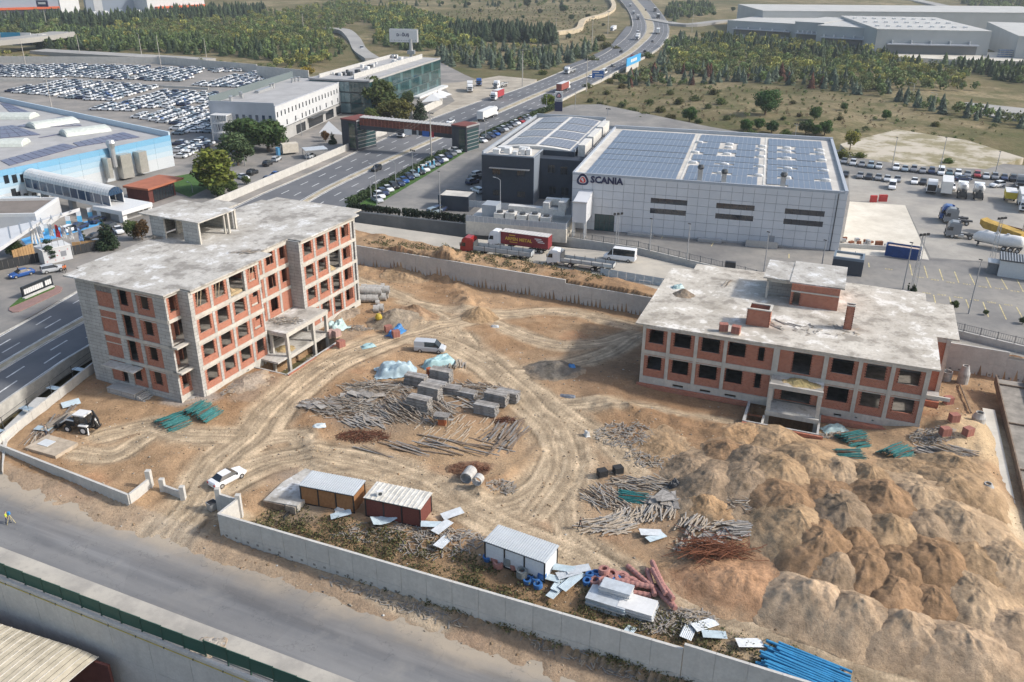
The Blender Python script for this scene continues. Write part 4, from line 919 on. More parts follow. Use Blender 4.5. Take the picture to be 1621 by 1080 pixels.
# yard retaining wall along the rear road + railings
ywp = [P(*q,Z_LOT) for q in ((548,333),(800,361),(1010,392.5),(1160,428.5),(1400,495.5),(1660,558))]
RAIL = plain('railing_grey', (.13,.14,.15), .6)
ywl = ['white-capped concrete retaining wall left of the truck stop','concrete retaining wall under the plant enclosure','concrete retaining wall beside the white minibus','concrete yard wall behind the two-storey roof','concrete yard wall below the parking bays at the right']
for k, (a, c) in enumerate(zip(ywp, ywp[1:])):
    a, c = a+Vector((0,-.25,0)), c+Vector((0,-.25,0)); castwall(ywl[k], a, c, Z_LOT+.15, Z_REAR-1.0, 4.0, .35, name='yard_wall')
    if k >= 1:
        L = (c-a).xy.length; fz = thing('railing_fence', ['','dark railing in front of the plant enclosure','dark railing between the rear road and the workshop','dark railing behind the two-storey roof','dark railing beside the marked parking bays'][k], 'fence', a, ang(a,c)); n = int(L/2.4)
        for i in range(n):
            x0 = i*L/n; mb = MB()
            for z in (.35,1.35): mb.box(x0+.06,x0+L/n,-.03,.03,z,z+.06)
            for q in range(7): mb.box(x0+.1+q*.33,x0+.14+q*.33,-.02,.02,.3,1.4)
            mb.build('fence_panel', RAIL, fz); pp('post', RAIL, fz, (x0-.05,x0+.05,-.05,.05,0,1.55))
# painted bays at the right
bays = [((1440,418),(1444,436)),((1463,421),(1468.5,440)),((1487,426),(1493,444)),((1511,430),(1518,448)),((1535,434),(1544,452)),((1561,439),(1569,456)),((1585,441),(1595,458)),((1610,443),(1620,462)),
 ((1478,467),(1481,480)),((1503,470),(1506,482)),((1529,474),(1535,490)),((1556,478),(1565,502)),((1582,482),(1593,506)),((1609,486),(1618,502)),((1375,416),(1376,423)),((1050,372),(1047,378)),((1130,383),(1126,390)),((1249,402),(1249,409))]
for k, (a, c) in enumerate(bays):
    a, c = P(*a,Z_LOT+.02), P(*c,Z_LOT+.02); dd = (c-a).normalized(); n_ = Vector((-dd.y,dd.x,0))*.09
    o = MB().add([a-n_,c-n_,c+n_,a+n_],[(0,1,2,3)]).build('bay_line', LINEY); struct(o)
for k, (x, y, s_) in enumerate(((1456,440,'024'),(1480,444,'023'),(1505,448,'022'),(1531,451,'021'),(1556,455,'020'),(1582,458,'019'),(1607,462,'018'),(1467,465,'046'),(1491,468,'047'),(1517,472,'048'),(1543,476,'049'),(1570,480,'050'),(1597,484,'051'),(1407,427,'045'))):
    q = P(x,y,Z_LOT+.022); o = text('bay_number', s_, 1.0, LINEY, None, q, (0,0,-.40), .002, False, 'CENTER'); struct(o)
# ================================================================ buildings on the left
ZH = Z_HW
WHCL = mat('white_cladding', (.52,.53,.54), .5, .06, .3); GRCL = mat('blue_grey_cladding', (.40,.42,.46), .55, .06, .3); GRLO = mat('grey_base_cladding', (.36,.355,.345), .7, .08, .3); FLATR = mat('grey_roof_felt', (.36,.355,.35), .9, .1, .2)
def place2(pa, pb, z=ZH): 
    a, b_ = P(*pa, z), P(*pb, z); return a, ang(a,b_), (b_-a).xy.length
def reach(O, yaw, tx, z, lo=0, hi=160):
    """distance along yaw at which the point projects to photo column tx"""
    d = Vector((math.cos(yaw),math.sin(yaw),0)); s0 = proj((O.x,O.y,z))[0]
    for _ in range(40):
        m_ = (lo+hi)/2; x = proj((O.x+d.x*m_,O.y+d.y*m_,z))[0]
        if (x > tx) == (s0 > tx): lo = m_
        else: hi = m_
    return lo
# white and grey depot
O, yw, Ln = place2((441,227),(554,174)); hD = hgt(O,168)-ZH; dep = reach(O, yw+math.pi/2, 330, ZH+hD)
DP = thing('depot_building', 'white and grey three-storey depot with small square windows and flat grey roof', 'building', O, yw)
mb = MB(); wn = []
for k in range(22): wn.append((1.0+k*(Ln-2)/22, 1.0+k*(Ln-2)/22+.95, hD-3.9, hD-2.2))
for k in (0,2.2,4.6,6.5,7.6,8.7,9.8,10.9,12,14,16,18,20): wn.append((1.2+k*(Ln-2)/22, 1.2+k*(Ln-2)/22+.95, hD-7.4, hD-5.7))
mb.wall(0,Ln,hD*.36,hD-.3,wn,0,.3); mb.build('front_wall', WHCL, DP)
for w in wn: pp('window', GLASS, DP, (w[0],w[1],.12,.2,w[2],w[3]))
lo = [(Ln*.22,Ln*.34,.2,hD*.27),(Ln*.38,Ln*.58,.2,hD*.30),(Ln*.62,Ln*.74,.2,hD*.28),(Ln*.78,Ln*.95,.2,hD*.28)]
mb = MB(); mb.wall(0,Ln,0,hD*.36-.15,lo,-.05,.3); mb.build('ground_floor_wall', GRLO, DP); pp('cornice', DKSTEEL, DP, (0,Ln,-.12,.2,hD*.36-.15,hD*.36))
for l in lo: pp('shopfront', GLASS, DP, (l[0],l[1],.15,.22,l[2],l[3]))
pp('shop_canopy', DKSTEEL, DP, (Ln*.37,Ln*.59,-2.2,-.06,hD*.31,hD*.33))
ew = [(1.5+k*2.35,2.6+k*2.35,hD-5.1,hD-3.2) for k in range(7)]+[(dep-3,dep-1.6,hD-5.2,hD-3.2),(dep-3,dep-1.6,hD-9,hD-7)]
mb = MB(); mb.wall(.3,dep,0,hD-.3,ew,0,.3,0,'y'); mb.build('end_wall', GRCL, DP)
for w in ew: pp('window', BLUEGL, DP, (.12,.2,w[0],w[1],w[2],w[3]))
pp('back_wall', GRCL, DP, (0,Ln,dep-.3,dep,0,hD)); pp('far_wall', WHCL, DP, (Ln-.3,Ln,.3,dep-.3,0,hD-.3)); pp('roof', FLATR, DP, (.25,Ln-.25,.25,dep-.25,hD-.5,hD-.28))
for b_ in ((-.05,Ln+.05,-.08,.2,hD-.3,hD),(-.05,.2,.2,dep,hD-.3,hD+.9),(Ln-.2,Ln+.05,.2,dep,hD-.3,hD),(.2,Ln,dep-.35,dep-.05,hD-.3,hD+2.2)): pp('parapet', plain('parapet_dark',(.13,.16,.165),.6) if b_[3] > dep-.1 and b_[0] > .1 else GRCL, DP, b_)
for x, y in ((6,dep-5),(8,dep-4),(14,dep-5),(17,dep-3),(Ln*.55,dep-5),(Ln*.58,dep-5),(Ln*.8,dep-6),(Ln*.84,dep-6),(Ln*.86,dep-7)): MB().tube([(x,y,hD-.3),(x,y,hD+1.0),(x,y,hD+1.5)],[.5,.5,.7],8).build('roof_vent', STEEL, DP)
pp('skylight', STEEL, DP, (Ln*.38,Ln*.56,dep-5.5,dep-4,hD-.3,hD+.6))
SF = thing('fire_stair', 'white open steel fire stair tower at the corner of the depot', 'stair', O+Vector((math.cos(yw+math.pi/2),math.sin(yw+math.pi/2),0))*(dep*.66), yw)
for x in (-4.2,-.3):
    for y in (0,5.5): pp('post', WHITE, SF, (x,x+.3,y,y+.3,0,hD-3))
for z in (3.2,6.4,hD-3.2): pp('landing', WHITE, SF, (-4.2,0,0,5.8,z,z+.25))
for k in range(9): pp('screen_bar', WHITE, SF, (-4.15,-4.05,.3+k*.6,.42+k*.6,2,hD-3)); pp('screen_bar', WHITE, SF, (-4+k*.42,-3.9+k*.42,-.02,.06,2,hD-3))
# dark glass office with roof plant
O, yw, Ln = place2((588,183),(698,138)); hG = hgt(P(698,138,ZH),92)-ZH; dep = reach(O, yw+math.pi/2, 488, ZH+hG)
GB = thing('glass_office', 'dark teal glass office building with rooftop plant and a billboard mast', 'building', O, yw)
pp('core', plain('office_core',(.03,.04,.045),.6), GB, (.3,Ln-.3,.3,dep-.3,0,hG-.6)); nfl = 3; fh = (hG-1)/nfl
for i in range(nfl):
    for k in range(26):
        w = Ln/26; pp('glazing_panel', TEALGL if (k*7+i*5) % 4 else glass('teal_glass_light',(.05,.11,.115)), GB, (k*w+.05,(k+1)*w-.05,-.02,.12,.5+i*fh+.05,.5+(i+1)*fh-.4))
    pp('spandrel', plain('spandrel',(.06,.085,.09),.4), GB, (0,Ln,.02,.2,.5+(i+1)*fh-.4,.5+(i+1)*fh))
    for k in range(12):
        w = dep/12; pp('glazing_panel', glass('teal_glass_pale',(.10,.17,.19),.15) if k > 3 else TEALGL, GB, (-.02,.12,k*w+.05,(k+1)*w-.05,.5+i*fh+.05,.5+(i+1)*fh-.4))
pp('roof', FLATR, GB, (-.1,Ln+.1,-.1,dep,hG-.6,hG)); pp('parapet', STEEL, GB, (-.15,Ln+.15,-.15,.15,hG,hG+.25))
pp('plant_screen', mat('screen_grey',(.44,.435,.42),.7), GB, (2,Ln-4,dep*.28,dep*.28+.3,hG,hG+2.0)); pp('plant_screen', mat('screen_grey',(.44,.435,.42),.7), GB, (2,Ln-4,dep*.85,dep*.85+.3,hG,hG+1.4))
for k in range(26): 
    x = 4+rnd.random()*(Ln-10); y = dep*(.34+.45*rnd.random()); s_ = .6+rnd.random()*1.0; pp('air_unit', WHITE if k % 3 else DKSTEEL, GB, (x,x+s_*1.5,y,y+s_,hG,hG+.7+rnd.random()))
pp('canopy_base', WHITE, GB, (Ln*.55,Ln+1,-3.2,-.05,0,.9))
# billboard on a mast behind it
bq = P(651,84,ZH+hG); BBD = thing('billboard', 'white advertising billboard on a thick mast reading DOGUS', 'billboard', (bq.x,bq.y,ZH+hG), -.12)
MB().tube([(0,0,-2),(0,0,6.5)],.9,12).build('mast', STEEL, BBD); pp('foot', STEEL, BBD, (-1.8,1.8,-1.2,1.2,-.5,1.2))
pan = pp('board', WHITE, BBD, (-10.4,3.4,-.5,.3,4.9,10.6)); pp('back_board', STEEL, BBD, (-10.4,3.6,.35,1.3,5.0,11.0))
text('lettering', 'D', 1.75, NAVY, pan, (-6.8,-.56,7.7), FRONT, .02); text('lettering', 'ĞUŞ', 1.75, NAVY, pan, (-4.2,-.56,7.7), FRONT, .02)
for k in range(5): pp('emblem_bar', STEEL, pan, (-5.25+k*.2,-5.15+k*.2,-.55,-.5,7.75,8.9-.12*abs(k-2)))
for k in range(15): pp('logo_mark', plain('grey_print',(.30,.30,.31),.6), pan, (-9.8+k*.86,-9.8+k*.86+.3+.2*rnd.random(),-.55,-.5,5.6,5.6+.2+.25*rnd.random()))
# blue and white striped factory
A0 = P(277,263,ZH); zF = hgt(A0,214); B0_ = P(0,331,ZH); vv = (B0_-A0); A1 = A0+vv*1.8; Ar = P(267,208,zF); Bk = P(0,155,zF); Bk = Ar+(Bk-Ar)*2.2
yw = ang(A0,A1); FAC = thing('striped_factory', 'long factory with light blue striped wall and solar panels on its roof', 'building', A0, yw); Mi = Matrix.Rotation(-yw,4,'Z') @ Matrix.Translation(-A0)
L = (A1-A0).xy.length; bk = Mi @ Vector((Bk.x,Bk.y,ZH)); H_ = zF-ZH
poly = [(0,0),(L,0),(L,bk.y),(bk.x,bk.y)]
MB().prism([(0.02,(-.3 if bk.y < 0 else .3)),(L,(-.3 if bk.y < 0 else .3)),(L,bk.y),(bk.x,bk.y)], 0, H_-.9).build('core', WHCL, FAC)
MB().prism([(0.3,0.02*np.sign(bk.y)),(L,0),(L,bk.y),(bk.x,bk.y)], H_-.9, H_-.55).build('roof', FLATR, FAC)
sg = 1 if bk.y > 0 else -1
for k, (z0,z1,c) in enumerate(((0,.36,(.50,.53,.55)),(.36,.52,(.43,.52,.58)),(.52,.68,(.33,.47,.57)),(.68,.83,(.25,.42,.56)),(.83,1.0,(.16,.36,.53)))):
    for q in range(int(L/6)+1):
        x0 = q*6; x1 = min(L,x0+6)-.05; pp('cladding_panel', plain('stripe_blue_%d'%k, c, .5), FAC, (x0,x1,min(0,.3*sg),max(0,.3*sg),H_*z0+.02,H_*z1))
ed_ = Vector((bk.x,bk.y,0)).normalized(); mb = MB(); nn = Vector((-ed_.y,ed_.x,0))*.25; e_end = Vector((bk.x,bk.y,0))
mb.prism([tuple(q[:2]) for q in (nn*0, e_end, e_end+nn*2, nn*2)], H_-.9, H_+1.0); mb.build('parapet', plain('pale_blue_parapet',(.48,.58,.66),.5), FAC)
def facl(px, py, z=None):
    q = P(px,py,zF-.4 if z is None else z); return Mi @ q
def quadpx(name, pts, m, parent, th=.1, z=H_-.5):
    q = [facl(*p) for p in pts]; return MB().prism([(v.x,v.y) for v in q], z, z+th).build(name, m, parent)
SOLV = glass('solar_violet', (.105,.10,.165), .3, .8)
def solar_field(pts, nx, ny, parent, z):
    q = [facl(*p) for p in pts]
    for i in range(nx):
        for j in range(ny):
            def at(u, v): return q[0].lerp(q[1],u).lerp(q[3].lerp(q[2],u),v)
            g = .04; c = [at((i+g)/nx,(j+g)/ny),at((i+1-g)/nx,(j+g)/ny),at((i+1-g)/nx,(j+1-g)/ny),at((i+g)/nx,(j+1-g)/ny)]
            MB().prism([(v.x,v.y) for v in c], z, z+.12).build('solar_panel', SOLV, parent)
solar_field([(0,254),(100,227),(125,232),(15,262)],9,3,FAC,H_-.5); solar_field([(115,226),(195,209),(222,217),(125,232)],8,2,FAC,H_-.5); solar_field([(60,218),(125,205),(152,202),(75,216)],6,2,FAC,H_-.5)
solar_field([(0,200),(20,198),(65,213),(0,219)],4,3,FAC,H_-.5); solar_field([(22,200),(100,184),(130,199),(50,202)],6,2,FAC,H_-.5); solar_field([(0,163),(12,164),(55,180),(20,182)],4,4,FAC,H_-.5)
for a, c, w in (((48,202),(118,192),3.4),((99,214),(170,205),3.4),((2,229),(42,228),3.6),((0,186),(55,186),3.6)):
    a, c = facl(*a), facl(*c); d_ = (c-a); n_ = Vector((-d_.y,d_.x,0)).normalized(); up = Vector((0,0,1))
    mb = MB(); mb.loft([[Vector((p.x,p.y,H_-.5))+n_*w*math.cos(t_*math.pi/6)+up*1.7*math.sin(t_*math.pi/6)*kk for t_ in range(7)] for p, kk in ((a,.75),(a+d_*.03,1),(c-d_*.03,1),(c,.75))], closed=False, caps=True)
    mb.build('barrel_skylight', mat('frosted_skylight',(.50,.53,.49),.5), FAC)
# silver ducts on the wall
DX = lambda px, py: onf(px, py, A0, yw, 0)
for (xa,xb,ya,yb) in ((160,172,250,280),(181,206,245,285),(210,228,240,270)):
    p0, p1 = DX(xb,yb), DX(xa,ya); x0, x1 = sorted((p0[0],p1[0])); z0, z1 = sorted((p0[1],p1[1])); s_ = -sg
    d0 = pp('duct', mat('silver_duct',(.50,.48,.44),.35,.1,1,metal=.6), FAC, (x0,x1,min(.02*s_,2.4*s_),max(.02*s_,2.4*s_),max(.5,z0-ZH),z1-ZH))
x_, z_ = DX(172,235); MB().tube([(x_,-sg*1.2,z_-ZH-5),(x_,-sg*1.2,z_-ZH),(x_,-sg*1.2,z_-ZH+1.6),(x_,-sg*1.2,z_-ZH+2.4)],[.8,.8,1.3,.9],10).build('exhaust_stack', STEEL, FAC)
for (x,y) in ((10,284),(23,283),(36,282),(29,310),(42,312),(55,311),(22,305)):
    x_, z_ = DX(x,y); pp('window', GLASS, FAC, (x_-.6,x_+.6,min(0,-sg*.1),max(0,-sg*.1),z_-ZH-1,z_-ZH+1))
# arched walkway
wa, wb = P(58,318,ZH), P(190,343,ZH); yw = ang(wa,wb); Lw = (wb-wa).xy.length; WK = thing('covered_walkway', 'white arched covered walkway with blue glass sides leading to the factory', 'walkway', wa, yw)
za = hgt(wa,294)-ZH; zb_ = hgt(wb,324)-ZH; sl_ = (zb_-za)/Lw
def sk(x): return za+sl_*x
mb = MB(); mb.loft([[Vector((x,-2,sk(x)-.8)),Vector((x,2,sk(x)-.8)),Vector((x,2,sk(x))),Vector((x,-2,sk(x)))] for x in (0,Lw)]); mb.build('deck', WHITE, WK)
N_ = 11
for k in range(N_):
    x0, x1 = Lw*k/N_+.12, Lw*(k+1)/N_-.12
    for y in (-1.95,1.95): MB().add([(x0,y,sk(x0)+.1),(x1,y,sk(x1)+.1),(x1,y,sk(x1)+2.5),(x0,y,sk(x0)+2.5)],[(0,1,2,3)]).build('side_glass', BLUEGL, WK)
for k in range(N_+1):
    x = Lw*k/N_; mb = MB(); mb.box(x-.1,x+.1,-2.02,-1.85,sk(x),sk(x)+2.6).box(x-.1,x+.1,1.85,2.02,sk(x),sk(x)+2.6); mb.build('mullion', WHITE, WK)
ROOFV = mat('ribbed_white_roof',(.64,.64,.62),.5,.06,.5)
for k in range(N_*3):
    x0, x1 = Lw*k/(N_*3), Lw*(k+1)/(N_*3)-.06; r1 = []
    for x in (x0,x1): r1.append([Vector((x,-2.1*math.cos(t_*math.pi/8),sk(x)+2.5+1.9*math.sin(t_*math.pi/8))) for t_ in range(9)])
    MB().loft(r1[::-1], closed=False, caps=False).build('roof_rib_panel', ROOFV, WK)
for k in range(5): MB().add([(Lw,-2+k*.82,zb_+2.5),(Lw,-1.25+k*.82,zb_+2.5),(Lw,-1.25+k*.82,zb_+2.5+1.8*math.sqrt(max(.05,1-((-1.25+k*.82)/2.1)**2))),(Lw,-2+k*.82,zb_+2.5+1.8*math.sqrt(max(.05,1-((-2+k*.82)/2.1)**2)))],[(0,1,2,3)]).build('end_glass', BLUEGL, WK)
pp('entrance_slab', WHITE, WK, (Lw-4,Lw+6,-4,5,zb_-.9,zb_+.1)); 
for x, y in ((Lw-3.5,-3.5),(Lw+4,-3.5),(Lw+4,4),(Lw*.45,-1),(Lw*.12,-1)): pp('pier', WHITE if x > Lw*.6 else GRLO, WK, (x,x+1.4,y,y+1.2,0,(zb_ if x > Lw*.6 else sk(x))-.8))
pp('stair_flight', GRLO, WK, (Lw+.5,Lw+3.8,-3.0,3.6,0,1.8))
# rust-red pavilion
O, yw, Ln = place2((238,323),(279,309)); hP = hgt(O,298)-ZH; dep = reach(O, yw+math.pi/2, 199, ZH+hP)
PV = thing('pavilion', 'rust-red cafe pavilion with terracotta roof and glass front beside a lawn', 'building', O, yw)
RR = mat('corten_cladding',(.11,.035,.028),.8,.2,1); pp('walls', RR, PV, (0,Ln,.1,dep,0,hP-.5)); rf = pp('roof', mat('terracotta_roof',(.36,.13,.075),.85,.12,.4), PV, (-.6,Ln+3,-.6,dep+.5,hP-.5,hP))
for k in range(7): pp('glass_panel', GLASS, PV, (1.6+k*(Ln-2)/7,1.6+(k+1)*(Ln-2)/7-.12,-.0,.08,.1,hP-1))
# pedestrian bridge with two towers over the highway
t0, t1, t2 = P(716,247,1.2), P(739,250.5,1.2), P(758,243,1.2); TWH = hgt(t0,197)-1.2; DKT = mat('tower_panels',(.045,.05,.062),.5,.1,.5); REDR = mat('oxide_red_roof',(.17,.055,.045),.8,.1,.4)
ywT = ang(t0,t1); TW = thing('bridge_tower', 'dark lift tower with glazed corner and red roof at the right end of the footbridge', 'tower', t0, ywT); a_ = (t1-t0).xy.length; b_ = reach(t1, ywT+math.pi/2, 758, TWH)
def tower(T, a_, b_, h, glaz=True):
    pp('shaft', DKT, T, (0,a_,0,b_,0,h-.4)); pp('roof', REDR, T, (-.15,a_+.15,-.15,b_+.15,h-.4,h)); pp('roof_trim', STEEL, T, (a_+.16,a_+.26,-.15,b_+.15,h-.5,h+.02))
    if glaz:
        for k in range(7):
            z = 1+k*(h-2)/7; pp('glass_band', TEALGL, T, (a_,a_+.08,.4,b_-.4,z,z+(h-2)/7-.3)); pp('mullion', STEEL, T, (a_,a_+.12,.2,b_-.2,z-.22,z-.08))
            pp('glass_band', glass('green_glass',(.02,.05,.035)), T, (a_*.5,a_*.9,-.08,0,z,z+(h-2)/7-.15))
tower(TW, a_, b_, TWH)
l0, l1 = P(543,236,ZH), P(561,231,ZH); hL = hgt(l1,183)-ZH; TL = thing('bridge_tower', 'dark lift tower with red roof at the left end of the footbridge beside the depot', 'tower', l0, ywT)
tower(TL, 6.5, 9, hL)
dA = l0+Vector((math.cos(ywT),math.sin(ywT),0))*6.5; zd0 = hgt(dA,204); dB = t0; zd1 = hgt(dB,219); cy = Vector((-math.sin(ywT),math.cos(ywT),0))*3
A_, B_ = dA+cy, dB+cy; yd = ang(A_,B_); Ld = (B_-A_).xy.length; BR = thing('footbridge', 'covered footbridge with rust-red glazed sides crossing the highway', 'bridge', (A_.x,A_.y,0), yd); sd_ = (zd1-zd0)/Ld
fz_ = lambda x: zd0+sd_*x
def skew(name, x0,x1,y0,y1,z0,z1,m,parent): return MB().add([(x,y,fz_(x)+z) for z in (z0,z1) for x, y in ((x0,y0),(x1,y0),(x1,y1),(x0,y1))],[(3,2,1,0),(4,5,6,7),(0,1,5,4),(1,2,6,5),(2,3,7,6),(3,0,4,7)]).build(name,m,parent)
skew('deck', 0,Ld,-1.9,1.9,-.3,1.0,DKT,BR); RGL = mat('red_mesh_glazing',(.16,.05,.035),.4,.2,1); nb_ = 26
for k in range(nb_):
    x0, x1 = Ld*k/nb_+.06, Ld*(k+1)/nb_-.06
    for y in (-1.85,1.8):
        for z in (1.05,2.15): skew('side_pane', x0,x1,y,y+.05,z,z+1.0,RGL,BR)
    skew('roof_pane', x0,x1,-1.9,1.9,3.35,3.45,mat('polycarbonate',(.42,.40,.38),.4),BR)
for k in range(nb_+1): x = Ld*k/nb_; skew('frame', x-.06,x+.06,-1.95,-1.86,1.0,3.35,mat('red_frame',(.30,.10,.07),.6),BR); skew('roof_rib', x-.07,x+.07,-1.95,1.95,3.45,3.6,STEEL,BR)
for k, (f0, f1, c) in enumerate(((.47,.55,(.6,.6,.6)),(.6,.62,(.4,.4,.4)),(.66,.73,(.04,.12,.4)),(.75,.78,(.45,.04,.05)))): skew('road_sign', Ld*f0,Ld*f1,-2.1,-2.02,-.5,1.2,plain('sign_%d'%k,c,.5),BR)
# white swept canopy, low hall and cabins at the left edge
cz = 6.5; CN = thing('swept_canopy', 'white pointed wing-shaped forecourt canopy at the left edge', 'canopy', P(60,385,ZH), 0); cb = Vector(CN.location)
qs = [P(*p,cz)-cb for p in ((126,329),(60,349),(0,362),(-80,382),(-80,420),(0,392),(60,352))]
for q in qs: q.z = 0
MB().prism([(q.x,q.y) for q in qs], cz-.7-ZH, cz-ZH).build('roof', WHCL, CN)
for k in range(12):
    f_ = k/12; a = P(126,329,cz).lerp(P(-80,382,cz),f_)-cb; c = P(126,329,cz).lerp(P(-80,420,cz),f_)-cb; n_ = Vector((.12,0,0)); 
    MB().prism([(a.x,a.y),(c.x,c.y),(c.x+.25,c.y),(a.x+.25,a.y)], cz-ZH, cz-ZH+.08).build('roof_seam', STEEL, CN)
for x, y in ((52,390),(58,389),(64,387)): q = P(x,y,ZH)-cb; MB().tube([(q.x,q.y,0),(q.x-.6*(x-58)/6,q.y,cz-.7-ZH)],.25,8).build('column', WHITE, CN)
LH = thing('low_hall', 'low hall with brown flat roof and white parapet behind the canopy', 'building', P(-40,372,ZH), .1)
pp('walls', WHCL, LH, (-30,14,0,14,0,4)); pp('roof', mat('brown_felt',(.19,.165,.145),.95,.1,.4), LH, (-29.5,13.5,.5,13.5,4,4.1)); 
for q in ((-30,14,0,.5,4,4.7),(-30,14,13.5,14,4,4.7),(13.5,14,.5,13.5,4,4.7)): pp('parapet', WHITE, LH, q)
SH = thing('metal_shed', 'low shed with pale blue-grey metal roof below the striped factory', 'shed', P(-8,338,ZH), .12); pp('walls', GRLO, SH, (0,9,0,5,0,2.6)); pp('roof', plain('pale_metal_roof',(.42,.47,.5),.5), SH, (-.3,9.3,-.3,5.3,2.6,2.8))
CBN = thing('site_cabin', 'small white cabin with grey windows behind the flag poles', 'cabin', P(72,420,ZH), ang(P(72,420,ZH),P(118,409,ZH))); pp('walls', WHCL, CBN, (0,5.6,0,4.2,0,3)); pp('roof', WHITE, CBN, (-.1,5.7,-.1,4.3,3,3.15))
for x in (1.2,3.4): pp('window', plain('shutter_grey',(.22,.23,.25),.6), CBN, (x,x+1.1,-.04,.02,1,2.1))
for k in range(9): pp('red_dot', plain('dot_red',(.5,.05,.06),.6), CBN, (.4+.55*k,.6+.55*k,-.03,.0,.5+(k%3)*.85,.65+(k%3)*.85))
def board_fence(label, a, c, m, h=2.2, n=8):
    a, c = P(*a,ZH), P(*c,ZH); T = thing('board_fence', label, 'fence', a, ang(a,c)); L = (c-a).xy.length
    for k in range(n): pp('board', m, T, (L*k/n+.03,L*(k+1)/n-.03,-.05,.05,0,h))
board_fence('ochre timber hoarding left of the white cabin', (22,413),(55,401), mat('ochre_board',(.40,.25,.12),.8,.1,1)); board_fence('ochre timber hoarding right of the white cabin', (116,398),(156,394), mat('ochre_board',(.40,.25,.12),.8,.1,1), 2.0, 6)
board_fence('black mesh fence along the forecourt edge', (-20,432),(175,392), plain('black_mesh',(.035,.037,.04),.9), 2.0, 24)
BLUEP = mat('blue_bay_paint', (.10,.36,.66), .7, .15, .6, coord='World'); pav('painted_bay', [(33,379),(100,358),(158,346),(164,354),(112,370),(44,390)], ZH+.0, BLUEP, .3)
# sign island in the forecourt
isl = [P(*p,ZH) for p in ((14,492),(20,495),(30,494),(96,463),(99,456),(90,453),(70,457),(30,476),(15,488))]; struct(MB().prism([(p.x,p.y) for p in isl], ZH-.2, ZH+.14).build('traffic_island', mat('red_paving',(.27,.17,.15),.9,.1,1,coord='World')))
isg = [P(*p,ZH) for p in ((16,488),(30,482),(86,458),(88,454),(70,456),(32,474))]; struct(MB().prism([(p.x,p.y) for p in isg], ZH, ZH+.3).build('planting_bed', GRASS))
sa, sb = P(37,473,ZH), P(84,453,ZH); SG = thing('low_sign', 'long low black sign board with white lettering tiles on the traffic island', 'sign', (sa.x,sa.y,ZH), ang(sa,sb)); Ls = (sb-sa).xy.length
pp('board', plain('sign_black',(.02,.025,.03),.5), SG, (0,Ls,-.2,.2,.3,2.2)); pp('plinth', CONC_W, SG, (-.6,Ls*.9,-1.2,-.5,.1,.5))
for k in range(13):
    if k != 9: pp('letter_tile', WHITE, SG, (Ls*(.04+.07*k),Ls*(.04+.07*k)+.42,-.26,-.21,.75,1.7))
# ================================================================ far warehouses
PW = mat('pale_warehouse', (.37,.385,.385), .6, .05, .08); PWR = mat('pale_warehouse_roof', (.45,.445,.42), .7, .08, .1); SHD = plain('warehouse_shadow_gap',(.16,.17,.18),.8)  # last tone paints shade under canopies, porch and bridge; dock doors share it
def hall(name, label, pa, pb, ytop, depth, z0=2.0, docks=True, m=PW):
    O, yw, L = place2(pa, pb, z0); h = hgt(O, ytop)-z0; T = thing(name, label, 'building', O, yw)
    pp('walls', m, T, (0,L,0,depth,-4,h-.4)); pp('roof', PWR, T, (-.1,L+.1,-.1,depth,h-.4,h))
    if docks:
        pp('canopy', GRCL, T, (L*.1,L*.9,-4,-.05,h*.38,h*.43)); pp('dock_shade', SHD, T, (L*.1,L*.9,-.12,-.02,0,h*.38))  # dark sheet painted in as the shade below the canopy
        for k in range(5): pp('canopy_stay', WHITE, T, (L*(.14+.17*k),L*(.14+.17*k)+.5,-2.2,-.05,h*.43,h*.56))
    return T, L, h
hall('warehouse', 'tall pale grey warehouse ridge running along the top right', (1205,46),(1700,50), 17, 90, 3, False)
hall('warehouse', 'leftmost low warehouse block with grey canopy behind the conifers', (1150,53),(1262,60), 32, 70)
hall('warehouse', 'warehouse block with a white truck dock left of the steel racks', (1290,70),(1382,76), 40, 90)
WT, WL, WH = hall('warehouse', 'wide white-roofed warehouse block sheltering red and blue racks', (1383,84),(1562,88), 46, 120)
hall('warehouse', 'rightmost white-roofed warehouse block at the frame edge', (1605,92),(1760,98), 57, 120, 2, False)
hall('warehouse', 'narrow warehouse block in the gap beside the conifers', (1255,64),(1300,67), 34, 60)
for k in range(9):
    for q in range(3):
        o = pp('roof_vent', WHITE, WT, (WL*(.05+.1*k),WL*(.05+.1*k)+2,20+q*35,23+q*35,WH,WH+.9))
pav('warehouse_yard', [(1380,80),(1640,84),(1800,92),(1800,112),(1640,98),(1450,92),(1380,88)], 2.0, SLABW, 4)
castwall('pale panelled retaining wall below the warehouse yard', P(1468,103,-1), P(1660,116,-1), 2.6, -3, 4.0, .5, name='terrace_wall')
RK = [plain('rack_red',(.38,.08,.05),.6), plain('rack_blue',(.14,.20,.33),.6), plain('rack_grey',(.42,.43,.47),.6), plain('rack_rust',(.30,.12,.07),.6)]
for k, px in enumerate((1404,1413,1422,1433,1443,1453,1467,1477,1487,1497,1508,1519)):
    q = P(px,83.5 if k < 10 else 84.5,2.05); T = thing('steel_rack', 'stack of %s steel pallet racks under the warehouse canopy, number %s from the left' % (('red','blue','grey','rusty')[k%4], ('one','two','three','four','five','six','seven','eight','nine','ten','eleven','twelve')[k]), 'rack', q, -.03)
    for z in range(6 if k < 10 else 3): pp('rack_layer', RK[k%4], T, (-1.6,1.6,-1.2,1.2,z*1.15,z*1.15+.28))
    for x in (-1.55,0,1.45): pp('upright', RK[(k+1)%4], T, (x,x+.12,-1.25,-1.15,0,6.6 if k < 10 else 3.2))
q = P(1590,90,2.05); T = thing('steel_rack', 'low stack of blue-grey racks standing apart at the warehouse corner', 'rack', q, -.03)
